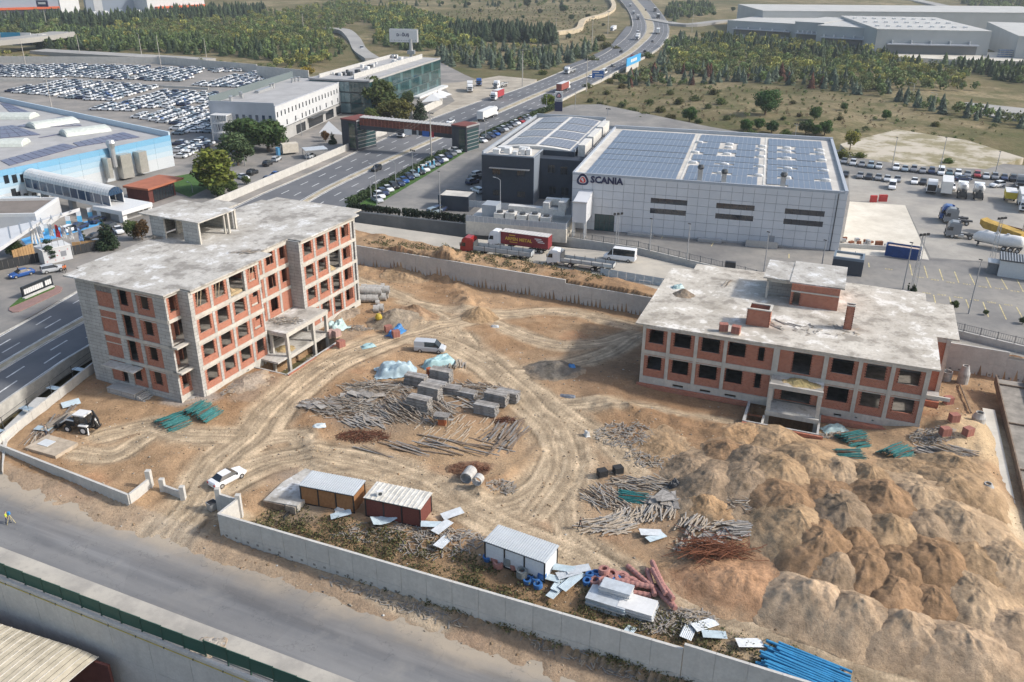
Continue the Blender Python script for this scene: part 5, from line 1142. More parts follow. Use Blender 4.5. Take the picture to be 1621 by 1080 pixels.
for z in range(4): pp('rack_layer', RK[1], T, (-4,4,-1.5,1.5,z*1.2,z*1.2+.4))
for x in (-3.9,-1.3,1.3,3.8): pp('upright', RK[2], T, (x,x+.15,-1.55,-1.45,0,5))
# grey sheds with orange trim at the top left
OR = plain('orange_trim',(.55,.11,.035),.5); SLT = mat('slate_cladding',(.26,.30,.36),.6,.05,.05)
def trim(T, L, h, z0, z1, f0=0, f1=1): pp('orange_band', OR, T, (L*f0,L*f1,-3,-.05,h*z0,h*z1))
T, L, h = hall('distribution_shed', 'slate grey shed with orange canopy band and dock doors at the top left', (-60,29),(96,24), -12, 120, 3, False, SLT); trim(T, L, h, .27,.36)
for k in range(14): pp('dock_door', SHD, T, (L*(.36+.043*k),L*(.36+.043*k)+3.2,-.1,-.02,.5,h*.17))
T, L, h = hall('distribution_shed', 'white tower-like shed block right of the orange band', (98,23),(128,21), -14, 60, 3, False, WHCL)
T, L, h = hall('distribution_shed', 'slate shed with a slanting white gable in the top left', (138,20),(233,18), -12, 110, 3, False, SLT); pp('gable_stripe', WHCL, T, (L*.13,L*.27,-.2,-.02,0,h*.95))
T, L, h = hall('distribution_shed', 'white shed with an orange canopy at the far end of the top left row', (235,20),(325,15), -14, 110, 3, False, WHCL); trim(T, L, h, .16,.26,.12,1)
# corner of the roof at the lower left and the green fence above it
TANR = mat('tan_roof_sheet', (.50,.44,.33), .7, .18, .8); zr_ = -4.6
ra, rb, rc = P(-20,980,zr_), P(150,1033,zr_), P(225,1085,zr_-1.2); a0 = ang(ra,rb); RT = thing('barrel_roof_hall', 'hall with a curved tan sheet-metal roof in the lower left corner', 'building', (ra.x,ra.y,0), a0); Lr = (rb-ra).xy.length
for k in range(46):
    x0 = -14+k*.62; ring = []
    for x in (x0, x0+.57):
        ring.append([Vector((x,-y,zr_-(max(0,x-Lr*.75)/7)**2*1.2-.004*(y-12)**2+.55-(.0 if y > .2 else .1))) for y in (0,1.5,4,8,12,16,20,26,34)])
    MB().loft(ring[::-1], closed=False, caps=False).build('roof_sheet', TANR, RT)
    if k % 2: MB().loft([[Vector((v.x+dx,v.y,v.z+dz)) for v in ring[1]] for dx, dz in ((0,0),(.03,.09),(.08,.0))][::-1], closed=False, caps=False).build('roof_seam', mat('seam_grey',(.42,.40,.36),.7), RT)
pp('wall', mat('dark_red_wall',(.10,.035,.03),.9), RT, (-14,Lr+2,-.6,-.3,-10,zr_-.6)); MB().tube([(2,-9,zr_+.9),(3,-6,zr_+1),(7,-7,zr_+.8),(11,-10,zr_+.8)],.22,8).build('roof_pipe', STEEL, RT)
GRN = plain('green_panel',(.018,.075,.055),.6); ga_, gb_ = fa-ed*14, fb+ed*16; ga_.z = gb_.z = 0
Lg = (gb_-ga_).xy.length; GF = thing('green_fence', 'dark green panel fence on top of the retaining wall at the lower left', 'fence', ga_, ang(ga_,gb_)); n = int(Lg/2.55)
for k in range(n):
    x0 = Lg*k/n; q = ga_+ed*x0; z = zroad(q.x,q.y); st_ = .35 if k > n*.63 else 0
    pp('fence_panel', GRN, GF, (x0+.04,x0+Lg/n-.04,.02,.08,z+.15+st_,z+1.75+st_)); pp('post', plain('green_post',(.02,.06,.045),.6), GF, (x0-.05,x0+.05,-.02,.1,z+.0,z+1.85+st_))
castwall('stained concrete retaining wall below the green fence', ga_-nrm*.3, gb_-nrm*.3, zroad(ga_.x,ga_.y)+.15, -10.5, 5.0, .4, name='retaining_wall', zt2=zroad(gb_.x,gb_.y)+.15)
yl_ = thing('yellow_pipe', 'thin yellow pipe fixed along the retaining wall below the green fence', 'pipe', ga_-nrm*.55, ang(ga_,gb_)); zA, zB_ = zroad(ga_.x,ga_.y)-.25, zroad(gb_.x,gb_.y)-.25
MB().tube([(0,0,zA),(Lg,0,zB_)],.05,6).build('pipe', mat('yellow_pipe_paint',(.42,.33,.07),.7), yl_)
for k in range(20): pp('bracket', DKSTEEL, yl_, (Lg*k/20,Lg*k/20+.1,-.05,.2,zA+(zB_-zA)*k/20-.1,zA+(zB_-zA)*k/20+.1))
# ================================================================ vehicles
def carmesh(L, W, st):
    """body and window meshes from stations (x, halfwidth, zbottom, zshoulder, ztop, halfwidth top, glass side, glass top)"""
    body, win = MB(), MB(); rings = []
    for x, w, zb, zs_, zt, wt, *_ in st: rings.append([Vector(p) for p in ((x,-w*.9,zb),(x,-w,zb+.22),(x,-w,zs_-.12),(x,-w*.95,zs_),(x,-wt,zt),(x,wt,zt),(x,w*.95,zs_),(x,w,zs_-.12),(x,w,zb+.22),(x,w*.9,zb))])
    for i in range(len(rings)-1):
        a, b_ = rings[i], rings[i+1]; gs, gt = st[i][6], st[i][7]
        for k in range(10):
            k2 = (k+1) % 10; q = [a[k],b_[k],b_[k2],a[k2]]
            g = (gs and k in (3,5)) or (gt and k == 4)
            (win if g else body).add(q, [(0,1,2,3)])
    body.add(rings[0], [tuple(range(9,-1,-1))[::-1]]); body.add(rings[-1], [tuple(range(9,-1,-1))])
    return body, win
S_SED = [(-2.35,.72,.38,.72,.78,.62,0,0),(-2.22,.86,.27,.90,.95,.72,0,0),(-1.70,.90,.22,.95,1.00,.74,1,1),(-1.0,.91,.20,.96,1.40,.60,1,0),(.25,.91,.20,.95,1.44,.62,1,1),(1.05,.90,.20,.93,.98,.74,0,0),(1.95,.86,.24,.78,.84,.68,0,0),(2.30,.74,.34,.62,.66,.56,0,0)]
S_SUV = [(-2.15,.78,.42,.98,1.05,.70,0,1),(-2.0,.90,.30,1.05,1.5,.66,1,0),(-1.5,.92,.25,1.06,1.62,.66,1,0),(.2,.92,.25,1.03,1.60,.66,1,1),(.95,.91,.25,1.0,1.06,.76,0,0),(1.85,.88,.28,.88,.95,.70,0,0),(2.15,.76,.36,.72,.76,.60,0,0)]
S_VAN = [(-2.5,.86,.35,1.1,1.88,.78,0,0),(-2.42,.93,.28,1.15,1.95,.78,0,0),(-.75,.93,.26,1.12,1.97,.80,1,0),(.95,.93,.26,1.08,1.92,.78,1,1),(1.75,.92,.26,1.05,1.14,.78,0,0),(2.35,.88,.30,.86,.92,.70,0,0),(2.55,.78,.38,.72,.76,.6,0,0)]
S_MIN = [(-3.3,.95,.4,1.3,2.6,.86,0,0),(-3.2,1.0,.32,1.35,2.68,.86,1,0),(1.3,1.0,.3,1.3,2.66,.86,0,0),(1.45,1.0,.3,1.25,2.62,.84,1,1),(2.45,.98,.3,1.2,1.32,.84,0,0),(3.05,.94,.34,.95,1.02,.76,0,0),(3.3,.84,.42,.8,.85,.66,0,0)]
def wheelmesh(r, w):
    t_ = MB().tube([(0,-w/2,0),(0,w/2,0)], r, 14).mesh('wheel', BLACK); h = MB().tube([(0,-w/2-.01,0),(0,w/2+.01,0)], r*.58, 10).mesh('rim', STEEL); return t_, h
WH = {r: wheelmesh(r, w) for r, w in ((.33,.22),(.36,.24),(.5,.3),(.62,.4),(.48,.36))}
LAMPW = plain('headlamp', (.75,.76,.78), .2); LAMPR = plain('tail_lamp', (.38,.02,.02), .3)
PAINT = {}
def paint(k, c, rough=.28):
    if k not in PAINT: PAINT[k] = mat('car_paint_'+k, c, rough, .03, .6, spec=.6)
    return PAINT[k]
for k, c in dict(white=(.74,.75,.76),silver=(.46,.48,.50),grey=(.20,.21,.225),black=(.022,.023,.026),navy=(.03,.045,.10),blue=(.025,.09,.30),red=(.32,.03,.03),steel=(.22,.28,.33),teal=(.06,.11,.13)).items(): paint(k, c)
BODY = {}
for k, st, L, r in (('sedan',S_SED,4.7,.33),('suv',S_SUV,4.4,.36),('van',S_VAN,5.1,.33),('minibus',S_MIN,6.6,.36)):
    b_, w = carmesh(L, 1.8, st); BODY[k] = (b_.mesh(k+'_body', WHITE), w.mesh(k+'_windows', GLASS), st, r)
    n = MB(); n.v, n.f, n.m = list(b_.v), list(b_.f), [0]*len(b_.f); n.add(w.v, w.f, 1)
    x0, x1 = st[0][0], st[-1][0]; ww = max(s_[1] for s_ in st)
    for wx in (x0+.9, x1-.9):
        for s_ in (-1,1): n.tube([(wx,s_*(ww-.18),r),(wx,s_*(ww+.02),r)], r, 8, 2)
    BODY[k+'_small'] = n.mesh(k+'_small', [WHITE, GLASS, BLACK])
def car(kind, col, loc, rz, label, name=None, group=None, cat=None, detail=2):
    bm_, wm_, st, r = BODY[kind]; T = thing(name or {'sedan':'car','suv':'car','van':'van','minibus':'minibus'}[kind], label, cat or ('car' if kind in ('sedan','suv') else kind), loc, rz, group)
    b_ = obj('body', bm_, T); recolor(b_, PAINT[col]); obj('windows', wm_, T); x0, x1 = st[0][0], st[-1][0]; w = max(s_[1] for s_ in st)
    for wx in (x0+.2*(x1-x0), x1-.19*(x1-x0)):
        for s_ in (-1,1):
            q = obj('wheel', WH[r][0], T, (wx,s_*(w-.1),r))
            if detail > 1: obj('rim', WH[r][1], q)
    if detail > 1:
        zf = st[-2][3]-.12
        for s_ in (-1,1):
            MB().cbox((x1-.16,s_*.6,zf),.28,.34,.14).build('headlight', LAMPW, T); MB().cbox((x0+.08,s_*.66,st[1][3]-.18),.2,.24,.22).build('tail_light', LAMPR, T); MB().cbox((st[-3][0]-.25,s_*(w+.06),st[-3][3]+.05),.16,.16,.12).build('mirror', BLACK, T)
        MB().cbox((st[3][0]*.2,0,st[3][4]+.01) if kind in ('sedan','suv') else (0,0,.3),.01,.01,.01).build('antenna', BLACK, T)
    return T
# --- vehicles on the site
def hd(a, b_, z=0): return ang(P(*a,z),P(*b_,z))
q = S(361,761); q.z -= .02; car('sedan','white', q, hd((334,774),(392,744)), 'white saloon car driving in through the site gate')
q = S(681,556); car('van','silver', q, hd((657,552),(704,555)), 'silver panel van parked on the dirt track in the middle of the site')
car('minibus','white', P(981,412,Z_REAR), hd((1005,415),(957,409),Z_REAR), 'white minibus with dark windows on the rear road', cat='minibus')
car('suv','silver', P(84,430,ZH), hd((63,433),(99,426),ZH), 'silver crossover parked by the forecourt fence'); car('sedan','blue', P(35,437,ZH), hd((52,432),(16,441),ZH), 'dark blue car parked at the forecourt corner')
# --- trucks
def wheels(T, xs, y, r=.5, dbl=False):
    for x in xs:
        for s_ in (-1,1): q = obj('wheel', WH[r][0], T, (x,s_*y,r)); obj('rim', WH[r][1], q)
CHAS = plain('chassis_grey', (.055,.057,.06), .7); BOARD = mat('drop_side_grey', (.40,.42,.43), .6, .12, .8); DECKM = mat('flatbed_deck', (.33,.32,.30), .9, .2, .6)
def cab(T, col, x=0, high=True, hgt_=3.6):
    """tractor cab whose front is at x+0 and back at x-2.2"""
    h = hgt_; w = 1.22
    rings = [[Vector((x+xx,-ww,z0)),Vector((x+xx,ww,z0)),Vector((x+xx,ww,z1)),Vector((x+xx,ww*.9,z2)),Vector((x+xx,-ww*.9,z2)),Vector((x+xx,-ww,z1))] for xx, ww, z0, z1, z2 in ((-2.25,w,.9,h-.5,h),(-1.0,w,.75,h-.4,h+.05),(-.45,w,.5,h-1.0,h-.35),(-.05,w*.98,.45,1.7,1.9),(.05,w*.92,.45,1.1,1.3))]
    c = MB().loft([r[::-1] for r in rings][::-1]).build('cab', PAINT[col], T)
    MB().add([(x-.40,-1.02,h-.62),(x-.0,-1.08,1.85),(x-.0,1.08,1.85),(x-.40,1.02,h-.62)],[(0,1,2,3)]).build('windshield', GLASS, c)
    for s_ in (-1,1):
        MB().add([(x-1.25,s_*(w+.012),1.75),(x-.25,s_*(w+.012),1.75),(x-.5,s_*(w+.012),2.55),(x-1.25,s_*(w+.012),2.6)],[(0,1,2,3)]).build('side_window', GLASS, c)
        MB().cbox((x-.15,s_*(w+.22),2.2),.12,.26,.7).build('mirror', BLACK, c); MB().cbox((x+.04,s_*.85,.95),.12,.4,.25).build('headlight', LAMPW, c)
    MB().box(x-.02,x+.08,-.8,.8,1.0,1.65).build('grille', BLACK, c); MB().box(x-.1,x+.12,-1.2,1.2,.4,.75).build('bumper', BLACK if col != 'red' else PAINT['red'], c)
    return c
def tractor(T, col, x=0, axle2=True, hgt_=3.6):
    cab(T, col, x, True, hgt_); MB().box(x-6.1,x-2.2,-.45,.45,.75,1.05).build('chassis', CHAS, T); wheels(T, [x-1.35]+([x-4.9] if axle2 else []), 1.0)
    MB().box(x-3.6,x-2.5,.55,1.15,.5,1.0).box(x-3.6,x-2.5,-1.15,-.55,.5,1.0).build('fuel_tank', STEEL, T)
    for s_ in (-1,1): MB().add([(x-2.25,s_*1.2,1.0),(x-2.9,s_*1.15,1.0),(x-2.9,s_*1.1,hgt_-.2),(x-2.25,s_*1.15,hgt_-.1)],[(0,1,2,3),(3,2,1,0)][:1]).build('side_fairing', PAINT[col], T)
def flatbed(T, x0, L, posts=True, front=True, hb=.75):
    dk = MB().box(x0-L,x0,-1.25,1.25,1.15,1.32).build('deck', DECKM, T); n = 5
    for s_ in (-1,1):
        for k in range(n): a, c = x0-L+L*k/n, x0-L+L*(k+1)/n; MB().box(a+.06,c-.06,s_*1.25-.03,s_*1.25+.03,1.32,1.32+hb).build('side_board', BOARD, T); MB().box(a-.05,a+.05,s_*1.25-.05,s_*1.25+.05,1.2,1.42+hb+.2).build('stake', CHAS, T)
    if front: MB().box(x0-.08,x0,-1.25,1.25,1.32,2.9).build('headboard', CHAS, T)
    MB().box(x0-L,x0-L+.06,-1.22,1.22,1.32,1.32+hb).build('tail_board', BOARD, T); MB().box(x0-L,x0-1,-.4,.4,.85,1.15).build('chassis', CHAS, T)
    MB().box(x0-L*.62,x0-L*.35,-1.2,-1.15,.55,1.0).box(x0-L*.62,x0-L*.35,1.15,1.2,.55,1.0).build('side_guard', STEEL, T); wheels(T, [x0-L+1.4,x0-L+2.75,x0-L+4.1], 1.05, .48)
def boxbody(T, x0, L, m, h=2.7, top=None, z=1.15, rear=True):
    b_ = MB().box(x0-L,x0,-1.27,1.27,z,z+h).build('box_body', m, T); MB().box(x0-L-.02,x0+.02,-1.29,1.29,z+h,z+h+.05).build('roof_sheet', top or WHITE, T); MB().box(x0-L,x0-1,-.4,.4,.8,z).build('chassis', CHAS, T)
    wheels(T, [x0-L+1.4,x0-L+2.7] if L < 9 else [x0-L+1.4,x0-L+2.7,x0-L+4.0], 1.05, .48)
    MB().box(x0-L-.04,x0-L,-1.2,-.02,z+.05,z+h-.05).box(x0-L-.04,x0-L,.02,1.2,z+.05,z+h-.05).build('rear_door', m, b_); return b_
def truck(loc, rz, label, group=None, cat='truck', name='truck'): return thing(name, label, cat, loc, rz, group)
y_r = hd((860,412),(735,396),Z_REAR)
T = truck(P(732,399,Z_REAR), y_r, 'red tractor with a long grey drop-side flatbed trailer on the rear road'); tractor(T,'red'); flatbed(T,-3.0,12.6)
T = truck(P(776,388,Z_REAR), hd((866,396),(776,384),Z_REAR), 'white tractor pulling a maroon box trailer with yellow lettering'); tractor(T,'white')
MAR = mat('maroon_tarp',(.20,.03,.035),.6,.1,.6); b_ = boxbody(T,-3.0,10.6,MAR,2.6,mat('ribbed_box_roof',(.55,.53,.50),.7,.1,2))
for k in range(14): MB().box(-13.5+k*.75,-13.44+k*.75,-1.28,1.28,3.8,3.85).build('roof_bow', STEEL, b_)
YEL = plain('yellow_print',(.62,.38,.06),.6); text('lettering','ARPEN METAL',.95,YEL,b_,(-4.0,1.30,2.15),(R(90),0,R(180)),.01); MB().cbox((-5.6,1.295,3.25),1.4,.02,.2).cbox((-5.9,1.295,1.75),1.8,.02,.14).build('print_mark', YEL, b_)
for k in range(3): MB().cbox((-11.4-.35*k,1.295,3.1-.35*k),1.5,.02,.18).build('print_mark', WHITE, b_)
T = truck(P(868,417,Z_REAR), hd((995,431),(870,414),Z_REAR), 'white tractor with a low grey flatbed trailer next to the minibus'); tractor(T,'white',0,True,3.3); flatbed(T,-3.0,10.8,hb=.55)
# --- truck yard at the right
zy = Z_LOT+.02; yl = lambda a, b_: hd(a,b_,zy)
for (px,py),col,lb in (((1496,349),'blue','blue tractor unit behind the grey tractor units'),((1502,354),'grey','grey tractor unit standing beside the blue one'),((1505,376),'grey','grey tractor unit nearest to the silo trailer')):
    T = truck(P(px-10,py-2,zy), yl((px+30,py+4),(px-10,py)), lb); tractor(T, col)
T = truck(P(1538,386,zy), yl((1605,397),(1540,385)), 'white bulk silo trailer on three axles in the truck yard', cat='trailer', name='silo_trailer')
rr = [(0,.5,1.7),(-.8,1.0,2.0),(-2.2,1.25,2.1),(-5,1.25,1.9),(-7.5,1.25,2.1),(-9,1.15,2.2),(-9.6,.8,2.2)]
MB().loft([[Vector((x,r_*math.cos(2*math.pi*k/14),z+r_*1.05*math.sin(2*math.pi*k/14))) for k in range(14)] for x, r_, z in rr][::-1]).build('tank', WHITE, T, True)
MB().box(-9.6,-.5,-.45,.45,.85,1.1).build('chassis', CHAS, T); MB().box(-6,-3,-1.1,-1.0,.5,.9).build('side_guard', STEEL, T); wheels(T,[-6.3,-7.6,-8.9],1.0,.48)
for x in (-1.2,): MB().box(x-.1,x+.1,-.8,-.6,0,1.2).box(x-.1,x+.1,.6,.8,0,1.2).build('landing_leg', CHAS, T)
for k in range(3): MB().tube([(-2.4-2*k,0,3.3),(-2.4-2*k,0,3.5)],.35,8).build('hatch', STEEL, T)
T = truck(P(1556,366,zy), yl((1608,380),(1556,366)), 'yellow tipper body lying behind the silo trailer', cat='tipper', name='tipper_body')
TY = mat('tipper_yellow',(.40,.26,.06),.8,.25,1); MB().loft([[Vector((x,-1.2,z0)),Vector((x,1.2,z0)),Vector((x,1.3,z1)),Vector((x,-1.3,z1))] for x, z0, z1 in ((.5,1.8,2.9),(-.5,1.0,2.6),(-8,.5,2.0),(-9,.9,1.9))][::-1]).build('tub', TY, T); MB().box(-9,.6,-1.36,-1.25,2.0,2.3).build('rim', RUST, T)
yb = yl((1476,290),(1474,310))
T = truck(P(1473,308,zy), yb, 'white tractor with its dark engine bay open beside the white box truck'); tractor(T,'white'); MB().box(.06,.2,-1.0,1.0,.9,2.4).build('engine_bay', BLACK, T)
T = truck(P(1496,313,zy), yb, 'white box truck parked tail towards the camera in the truck yard'); boxbody(T,.2,8.0,mat('box_white',(.66,.65,.62),.6,.06,.5),2.9); MB().box(-10.4,-8.1,-1.2,1.2,.6,3.3).build('cab', PAINT['white'], T)
for k, (px, lb) in enumerate(((1522,'left of two white concrete mixer trucks in the yard'),(1548,'right of two white concrete mixer trucks in the yard'))):
    T = truck(P(px,316+2*k,zy), yb, lb, cat='mixer truck', name='mixer_truck'); MB().box(-8,.0,-.45,.45,.8,1.1).build('chassis', CHAS, T); wheels(T,[-1.2,-2.5,-6.6],1.0); MB().box(-8.3,-6.2,-1.2,1.2,.6,3.0).build('cab', PAINT['white'], T)
    MB().loft([[Vector((x,r_*math.cos(2*math.pi*k_/12),z+r_*math.sin(2*math.pi*k_/12))) for k_ in range(12)] for x, r_, z in ((-.3,.55,3.2),(-1.2,.95,2.9),(-3.2,1.28,2.5),(-4.8,1.15,2.3),(-5.8,.7,2.2))][::-1]).build('drum', WHITE, T, True)
    MB().cbox((-.1,0,1.9),.4,.7,1.6).build('chute', DKSTEEL, T); MB().cbox((-.2,0,3.5),.6,1.0,.5).build('hopper', STEEL, T); MB().box(-.5,-.4,-.9,.9,.5,1.9).build('rear_frame', DKSTEEL, T)
T = truck(P(1598,322,zy), yb, 'yellow tipper truck next to the white truck at the right edge'); boxbody(T,.2,5.6,mat('tipper_bright',(.60,.46,.05),.6,.1,.6),1.6); 
T = truck(P(1621,338,zy), yb, 'white truck with a tall box at the right edge of the yard'); cab(T,'white',0); boxbody(T,-2.4,8,WHITE,2.9)
T = truck(P(1614,300,zy), yb, 'grey truck half hidden at the right edge of the yard'); tractor(T,'grey')
car('van','white',P(1412,298,zy), yb, 'white van parked in front of the second row of parked cars')
car('sedan','navy',P(1524,286,zy), yl((1510,287),(1538,287)), 'dark blue car standing sideways behind the mixer trucks'); car('suv','white',P(1578,296,zy), yl((1590,294),(1565,297)), 'white car standing sideways right of the mixer trucks')
rowA = [(1336,258),(1350,261),(1364,263),(1378,265),(1391,266),(1418,268.5),(1432,270),(1446,271),(1460,273),(1474,274),(1502,276.5),(1516,278),(1531,279),(1546,280),(1560,282),(1574,283),(1589,284),(1603,286),(1617,288)]
colA = ['grey','silver','grey','steel','silver','white','steel','grey','grey','navy','teal','white','grey','red','silver','grey','navy','black','grey']
ORD = 'first second third fourth fifth sixth seventh eighth ninth tenth eleventh twelfth thirteenth fourteenth fifteenth sixteenth seventeenth eighteenth nineteenth twentieth twenty-first twenty-second'.split()
grpA = 'cars in the fenced row behind the truck yard'
for k, ((x,y),c_) in enumerate(zip(rowA,colA)): car('suv' if k % 2 else 'sedan', c_, P(x,y,zy), yb, {'red':'dark red car, the only red one in the fenced back row','white':'white car in the fenced back row %s the parked white van' % ('left of' if k < 8 else 'right of')}.get(c_, '%s car, %s from the left in the fenced back row' % (c_, ORD[k])), group=grpA, detail=1)
car('van','white',P(1489,275.5,zy), yb, 'tall white van in the middle of the fenced back row', detail=1)
for k, (x,y) in enumerate(((1338,279),(1361,281),(1375,282.5),(1390,284),(1404,286),(1420,287),(1447,290),(1461,291),(1506,299))): car('sedan', ['black','grey','black','grey','silver','grey','white','black','white'][k], P(x,y,zy), yb, ['black','grey','black','grey','silver','grey','white','black','white'][k]+' car, %s from the left in the short second row' % ORD[k], group='cars in the short second row', detail=1)
# --- car park along the hedge
pk = [(593,322),(597,316),(603,311),(610,305),(619,301),(628,296.5),(635,291.5),(643,286.5),(651,282.5),(660,278),(668,274),(676,269),(684,265),(690,261),(697,258),(704,253),(711,249),(718,245),(725,241),(733,238),(740,234)]
pk2 = [(760,228),(766,224),(773,221),(780,217),(787,213),(794,210),(800,206.5),(807,203),(813,200),(820,197),(826,194.5),(832,192)]
cs = ['silver','white','navy','white','black','navy','blue','navy','steel','black','white','steel','grey','navy','white','navy','grey','silver','white','grey','black','white','black','navy','blue','black','silver','grey','grey','white','red','grey','silver']
hp = hd((632,279),(662,293),Z_LOT); place_ = ['beside the hedge, nearest the black fence','beside the hedge, near the small lawn','beside the charging posts','just before the bridge tower','behind the bridge tower']
for k, (x,y) in enumerate(pk+pk2):
    z_ = place_[min(4, (0 if k < 4 else 1 if k < 9 else 2 if k < 15 else 3 if k < 21 else 4))]; car('suv' if (k*7) % 3 else 'sedan', cs[k], P(x+4,y-3,Z_LOT), hp+.03*math.sin(k*5), '%s car %s, %s along the slanted hedge row' % (cs[k], z_, ORD[k if k < 21 else k-21]), group='cars parked in the row along the hedge', detail=2 if k < 14 else 1)
for (x,y),c_,lb in (((708,324),'black','black car in front of the small gatehouse'),((697,335),'navy','dark car behind the black fence by the gatehouse'),((688,338),'steel','grey-blue car at the corner of the black fence'),((748,291),'navy','dark car beside the office block entrance'),((752,285),'black','black car farther along the office block wall'),((757,279),'silver','grey car last in line along the office block wall'),((755,305),'white','white car tucked between gatehouse and office block')):
    car('suv',c_,P(x,y,Z_LOT), hd((745,296),(762,291),Z_LOT)+(1.3 if lb.startswith('white') else 0), lb, detail=1)
# --- forecourt and depot cars
for (x,y),(dx,dy),kd,c_,lb in (((128,362),(14,-6),'suv','navy','navy car on the blue painted bays left of the charging totems'),((155,352),(14,-5),'suv','navy','navy car on the blue bays nearest the walkway entrance'),((112,366),(10,-4),'suv','white','white car on the blue bays between the flags'),
 ((152,378),(14,-5),'sedan','black','black car behind the black fence near the conifer'),((155,388),(14,-5),'sedan','grey','dark grey car hidden behind the conifer'),((188,368),(8,8),'sedan','white','white car behind the tall conifer'),((50,396),(14,-6),'sedan','steel','blue-grey car under the swept canopy'),((172,365),(-12,5),'suv','black','black car in front of the walkway steps'),
 ((424,262),(14,-8),'suv','black','black car parked by the round pines'),((438,255),(12,-7),'suv','silver','silver car parked ahead of the black one by the pines'),((400,276),(14,-6),'suv','black','black car in the depot drive next to the shrubs'),((385,283),(10,3),'sedan','white','white car half hidden by the shrubs'),((437,279),(12,-6),'sedan','blue','blue car behind the roadside wall'),((424,286),(12,-6),'sedan','navy','navy car low behind the roadside wall'),((492,250),(12,-5),'suv','silver','silver car under the depot car port')):
    car(kd, c_, P(x,y,ZH), hd((x,y),(x+dx,y+dy),ZH), lb, detail=1)
# --- highway traffic
def along(px, py, rev=False):
    q = P(px,py,ZH); i = min(range(len(HWM)-1), key=lambda k: (HWM[k]-q).length); d = HWM[i+1]-HWM[i]; a_ = math.atan2(d.y,d.x); return q+Vector((0,0,.02)), a_+(math.pi if rev else 0)
for (x,y),rev,kd,c_,lb in (((596,270),True,'suv','black','dark car alone on the highway below the footbridge'),((713,195),True,'sedan','white','white car on the highway behind the bridge tower'),((935,123),False,'sedan','white','white car beside the blue direction sign'),((957,117),False,'minibus','white','white minibus passing the blue direction sign'),((970,106),False,'suv','grey','grey car ahead of the white minibus'),((983,83),True,'suv','black','dark car at the slip road merge'),((1001,90),False,'sedan','red','red car on the outbound carriageway'),((1021,83),False,'suv','black','black car ahead of the red car'),((1033,67),False,'suv','grey','dark car following the white box lorry'),((1010,50),True,'sedan','white','white car between lorries on the far bend'),((1022,17),False,'sedan','black','black car far up the hill'),((1027,1.5),False,'suv','grey','grey car at the very top of the highway'),((573,78),True,'van','silver','light van on the side road through the wood')):
    q, a_ = along(x,y,rev); car(kd, c_, q, a_ if kd != 'van' else -1.2, lb, detail=1)
def lorry(x, y, rev, lb, kind, col, L=9, m=None):
    q, a_ = along(x,y,rev); T = truck(q, a_, lb); tractor(T, col, 0, L > 8)
    if kind == 'box': boxbody(T,-2.6,L,m or WHITE,2.8)
    elif kind == 'flat': flatbed(T,-2.6,L,hb=.3)
    elif kind == 'tip': MB().loft([[Vector((xx,-1.2,1.2)),Vector((xx,1.2,1.2)),Vector((xx,1.3,z1)),Vector((xx,-1.3,z1))] for xx, z1 in ((-2.6,2.9),(-2.7,2.7),(-2.6-L,2.6))][::-1]).build('tub', m or BOARD, T); wheels(T,[-L-1.2,-L+.2],1.05,.48)
TAN_ = plain('sandy_load',(.46,.36,.22),.9)
lorry(633,219,True,'white tipper lorry with a sandy load passing under the footbridge','tip','white',6.5,TAN_); lorry(784,183,False,'long white box lorry just beyond the right bridge tower','box','white',13)
lorry(780,160,True,'white lorry with a red box pulling out by the truck stop','box','white',8,plain('lorry_red',(.33,.04,.05),.5)); lorry(896,118,True,'white lorry with an empty trailer near the guard fence','flat','white',11); lorry(899,141,False,'lorry with a dull red container behind the tall sign','box','white',11,plain('container_red',(.26,.07,.055),.6))
lorry(1008,64,True,'white lorry coming down past the slip road','box','white',9,BOARD); lorry(1010,32,True,'white lorry in the middle of the descending convoy','box','grey',9,DKSTEEL); lorry(1003,23,True,'grey lorry second in the descending convoy','flat','silver',9); lorry(998,11,True,'yellow-topped lorry leading the far convoy','tip','silver',8,TAN_)
lorry(1042,52,False,'white box lorry climbing on the outbound side','box','white',12); lorry(1041,28,False,'dark tarpaulin lorry climbing the hill','box','grey',13,DKSTEEL); lorry(1036,18,False,'dark lorry ahead of the tarpaulin lorry','box','black',9,DKSTEEL)
for (x,y),d_,lb,kd,c_ in (((744,147),(0,8),'white lorry parked facing the camera at the gravel stop','box','white'),((758,137),(-3,8),'blue tractor parked at the gravel stop','none','blue'),((784,141),(-10,3),'white flatbed lorry parked at the gravel stop','flat','white'),((968,50),(-10,3),'white box lorry on the slip road','box','white')):
    q = P(x,y,ZH); T = truck(q, hd((x,y),(x+d_[0],y+d_[1]),ZH), lb); tractor(T, c_)
    if kd == 'box': boxbody(T,-2.6,8,WHITE,2.8)
    elif kd == 'flat': flatbed(T,-2.6,9,hb=.3)
for k, (x,y) in enumerate(((44,30),(118,30),(127,28),(137,28),(152,27),(170,25),(190,24),(205,24),(222,23),(243,21))):
    T = truck(P(x,y,1.5), -1.3+.2*(k%3), '%s lorry trailer parked before the orange-trimmed sheds, number %d from the left' % (('white','white','blue','tan')[k%4] , k+1), group='lorries parked by the far sheds'); boxbody(T,0,12,[WHITE,WHITE,plain('trailer_blue',(.12,.22,.40),.6),plain('trailer_tan',(.45,.40,.34),.7)][k%4],2.8); MB().box(0,2.2,-1.2,1.2,.6,3.2).build('cab', PAINT['white'], T)
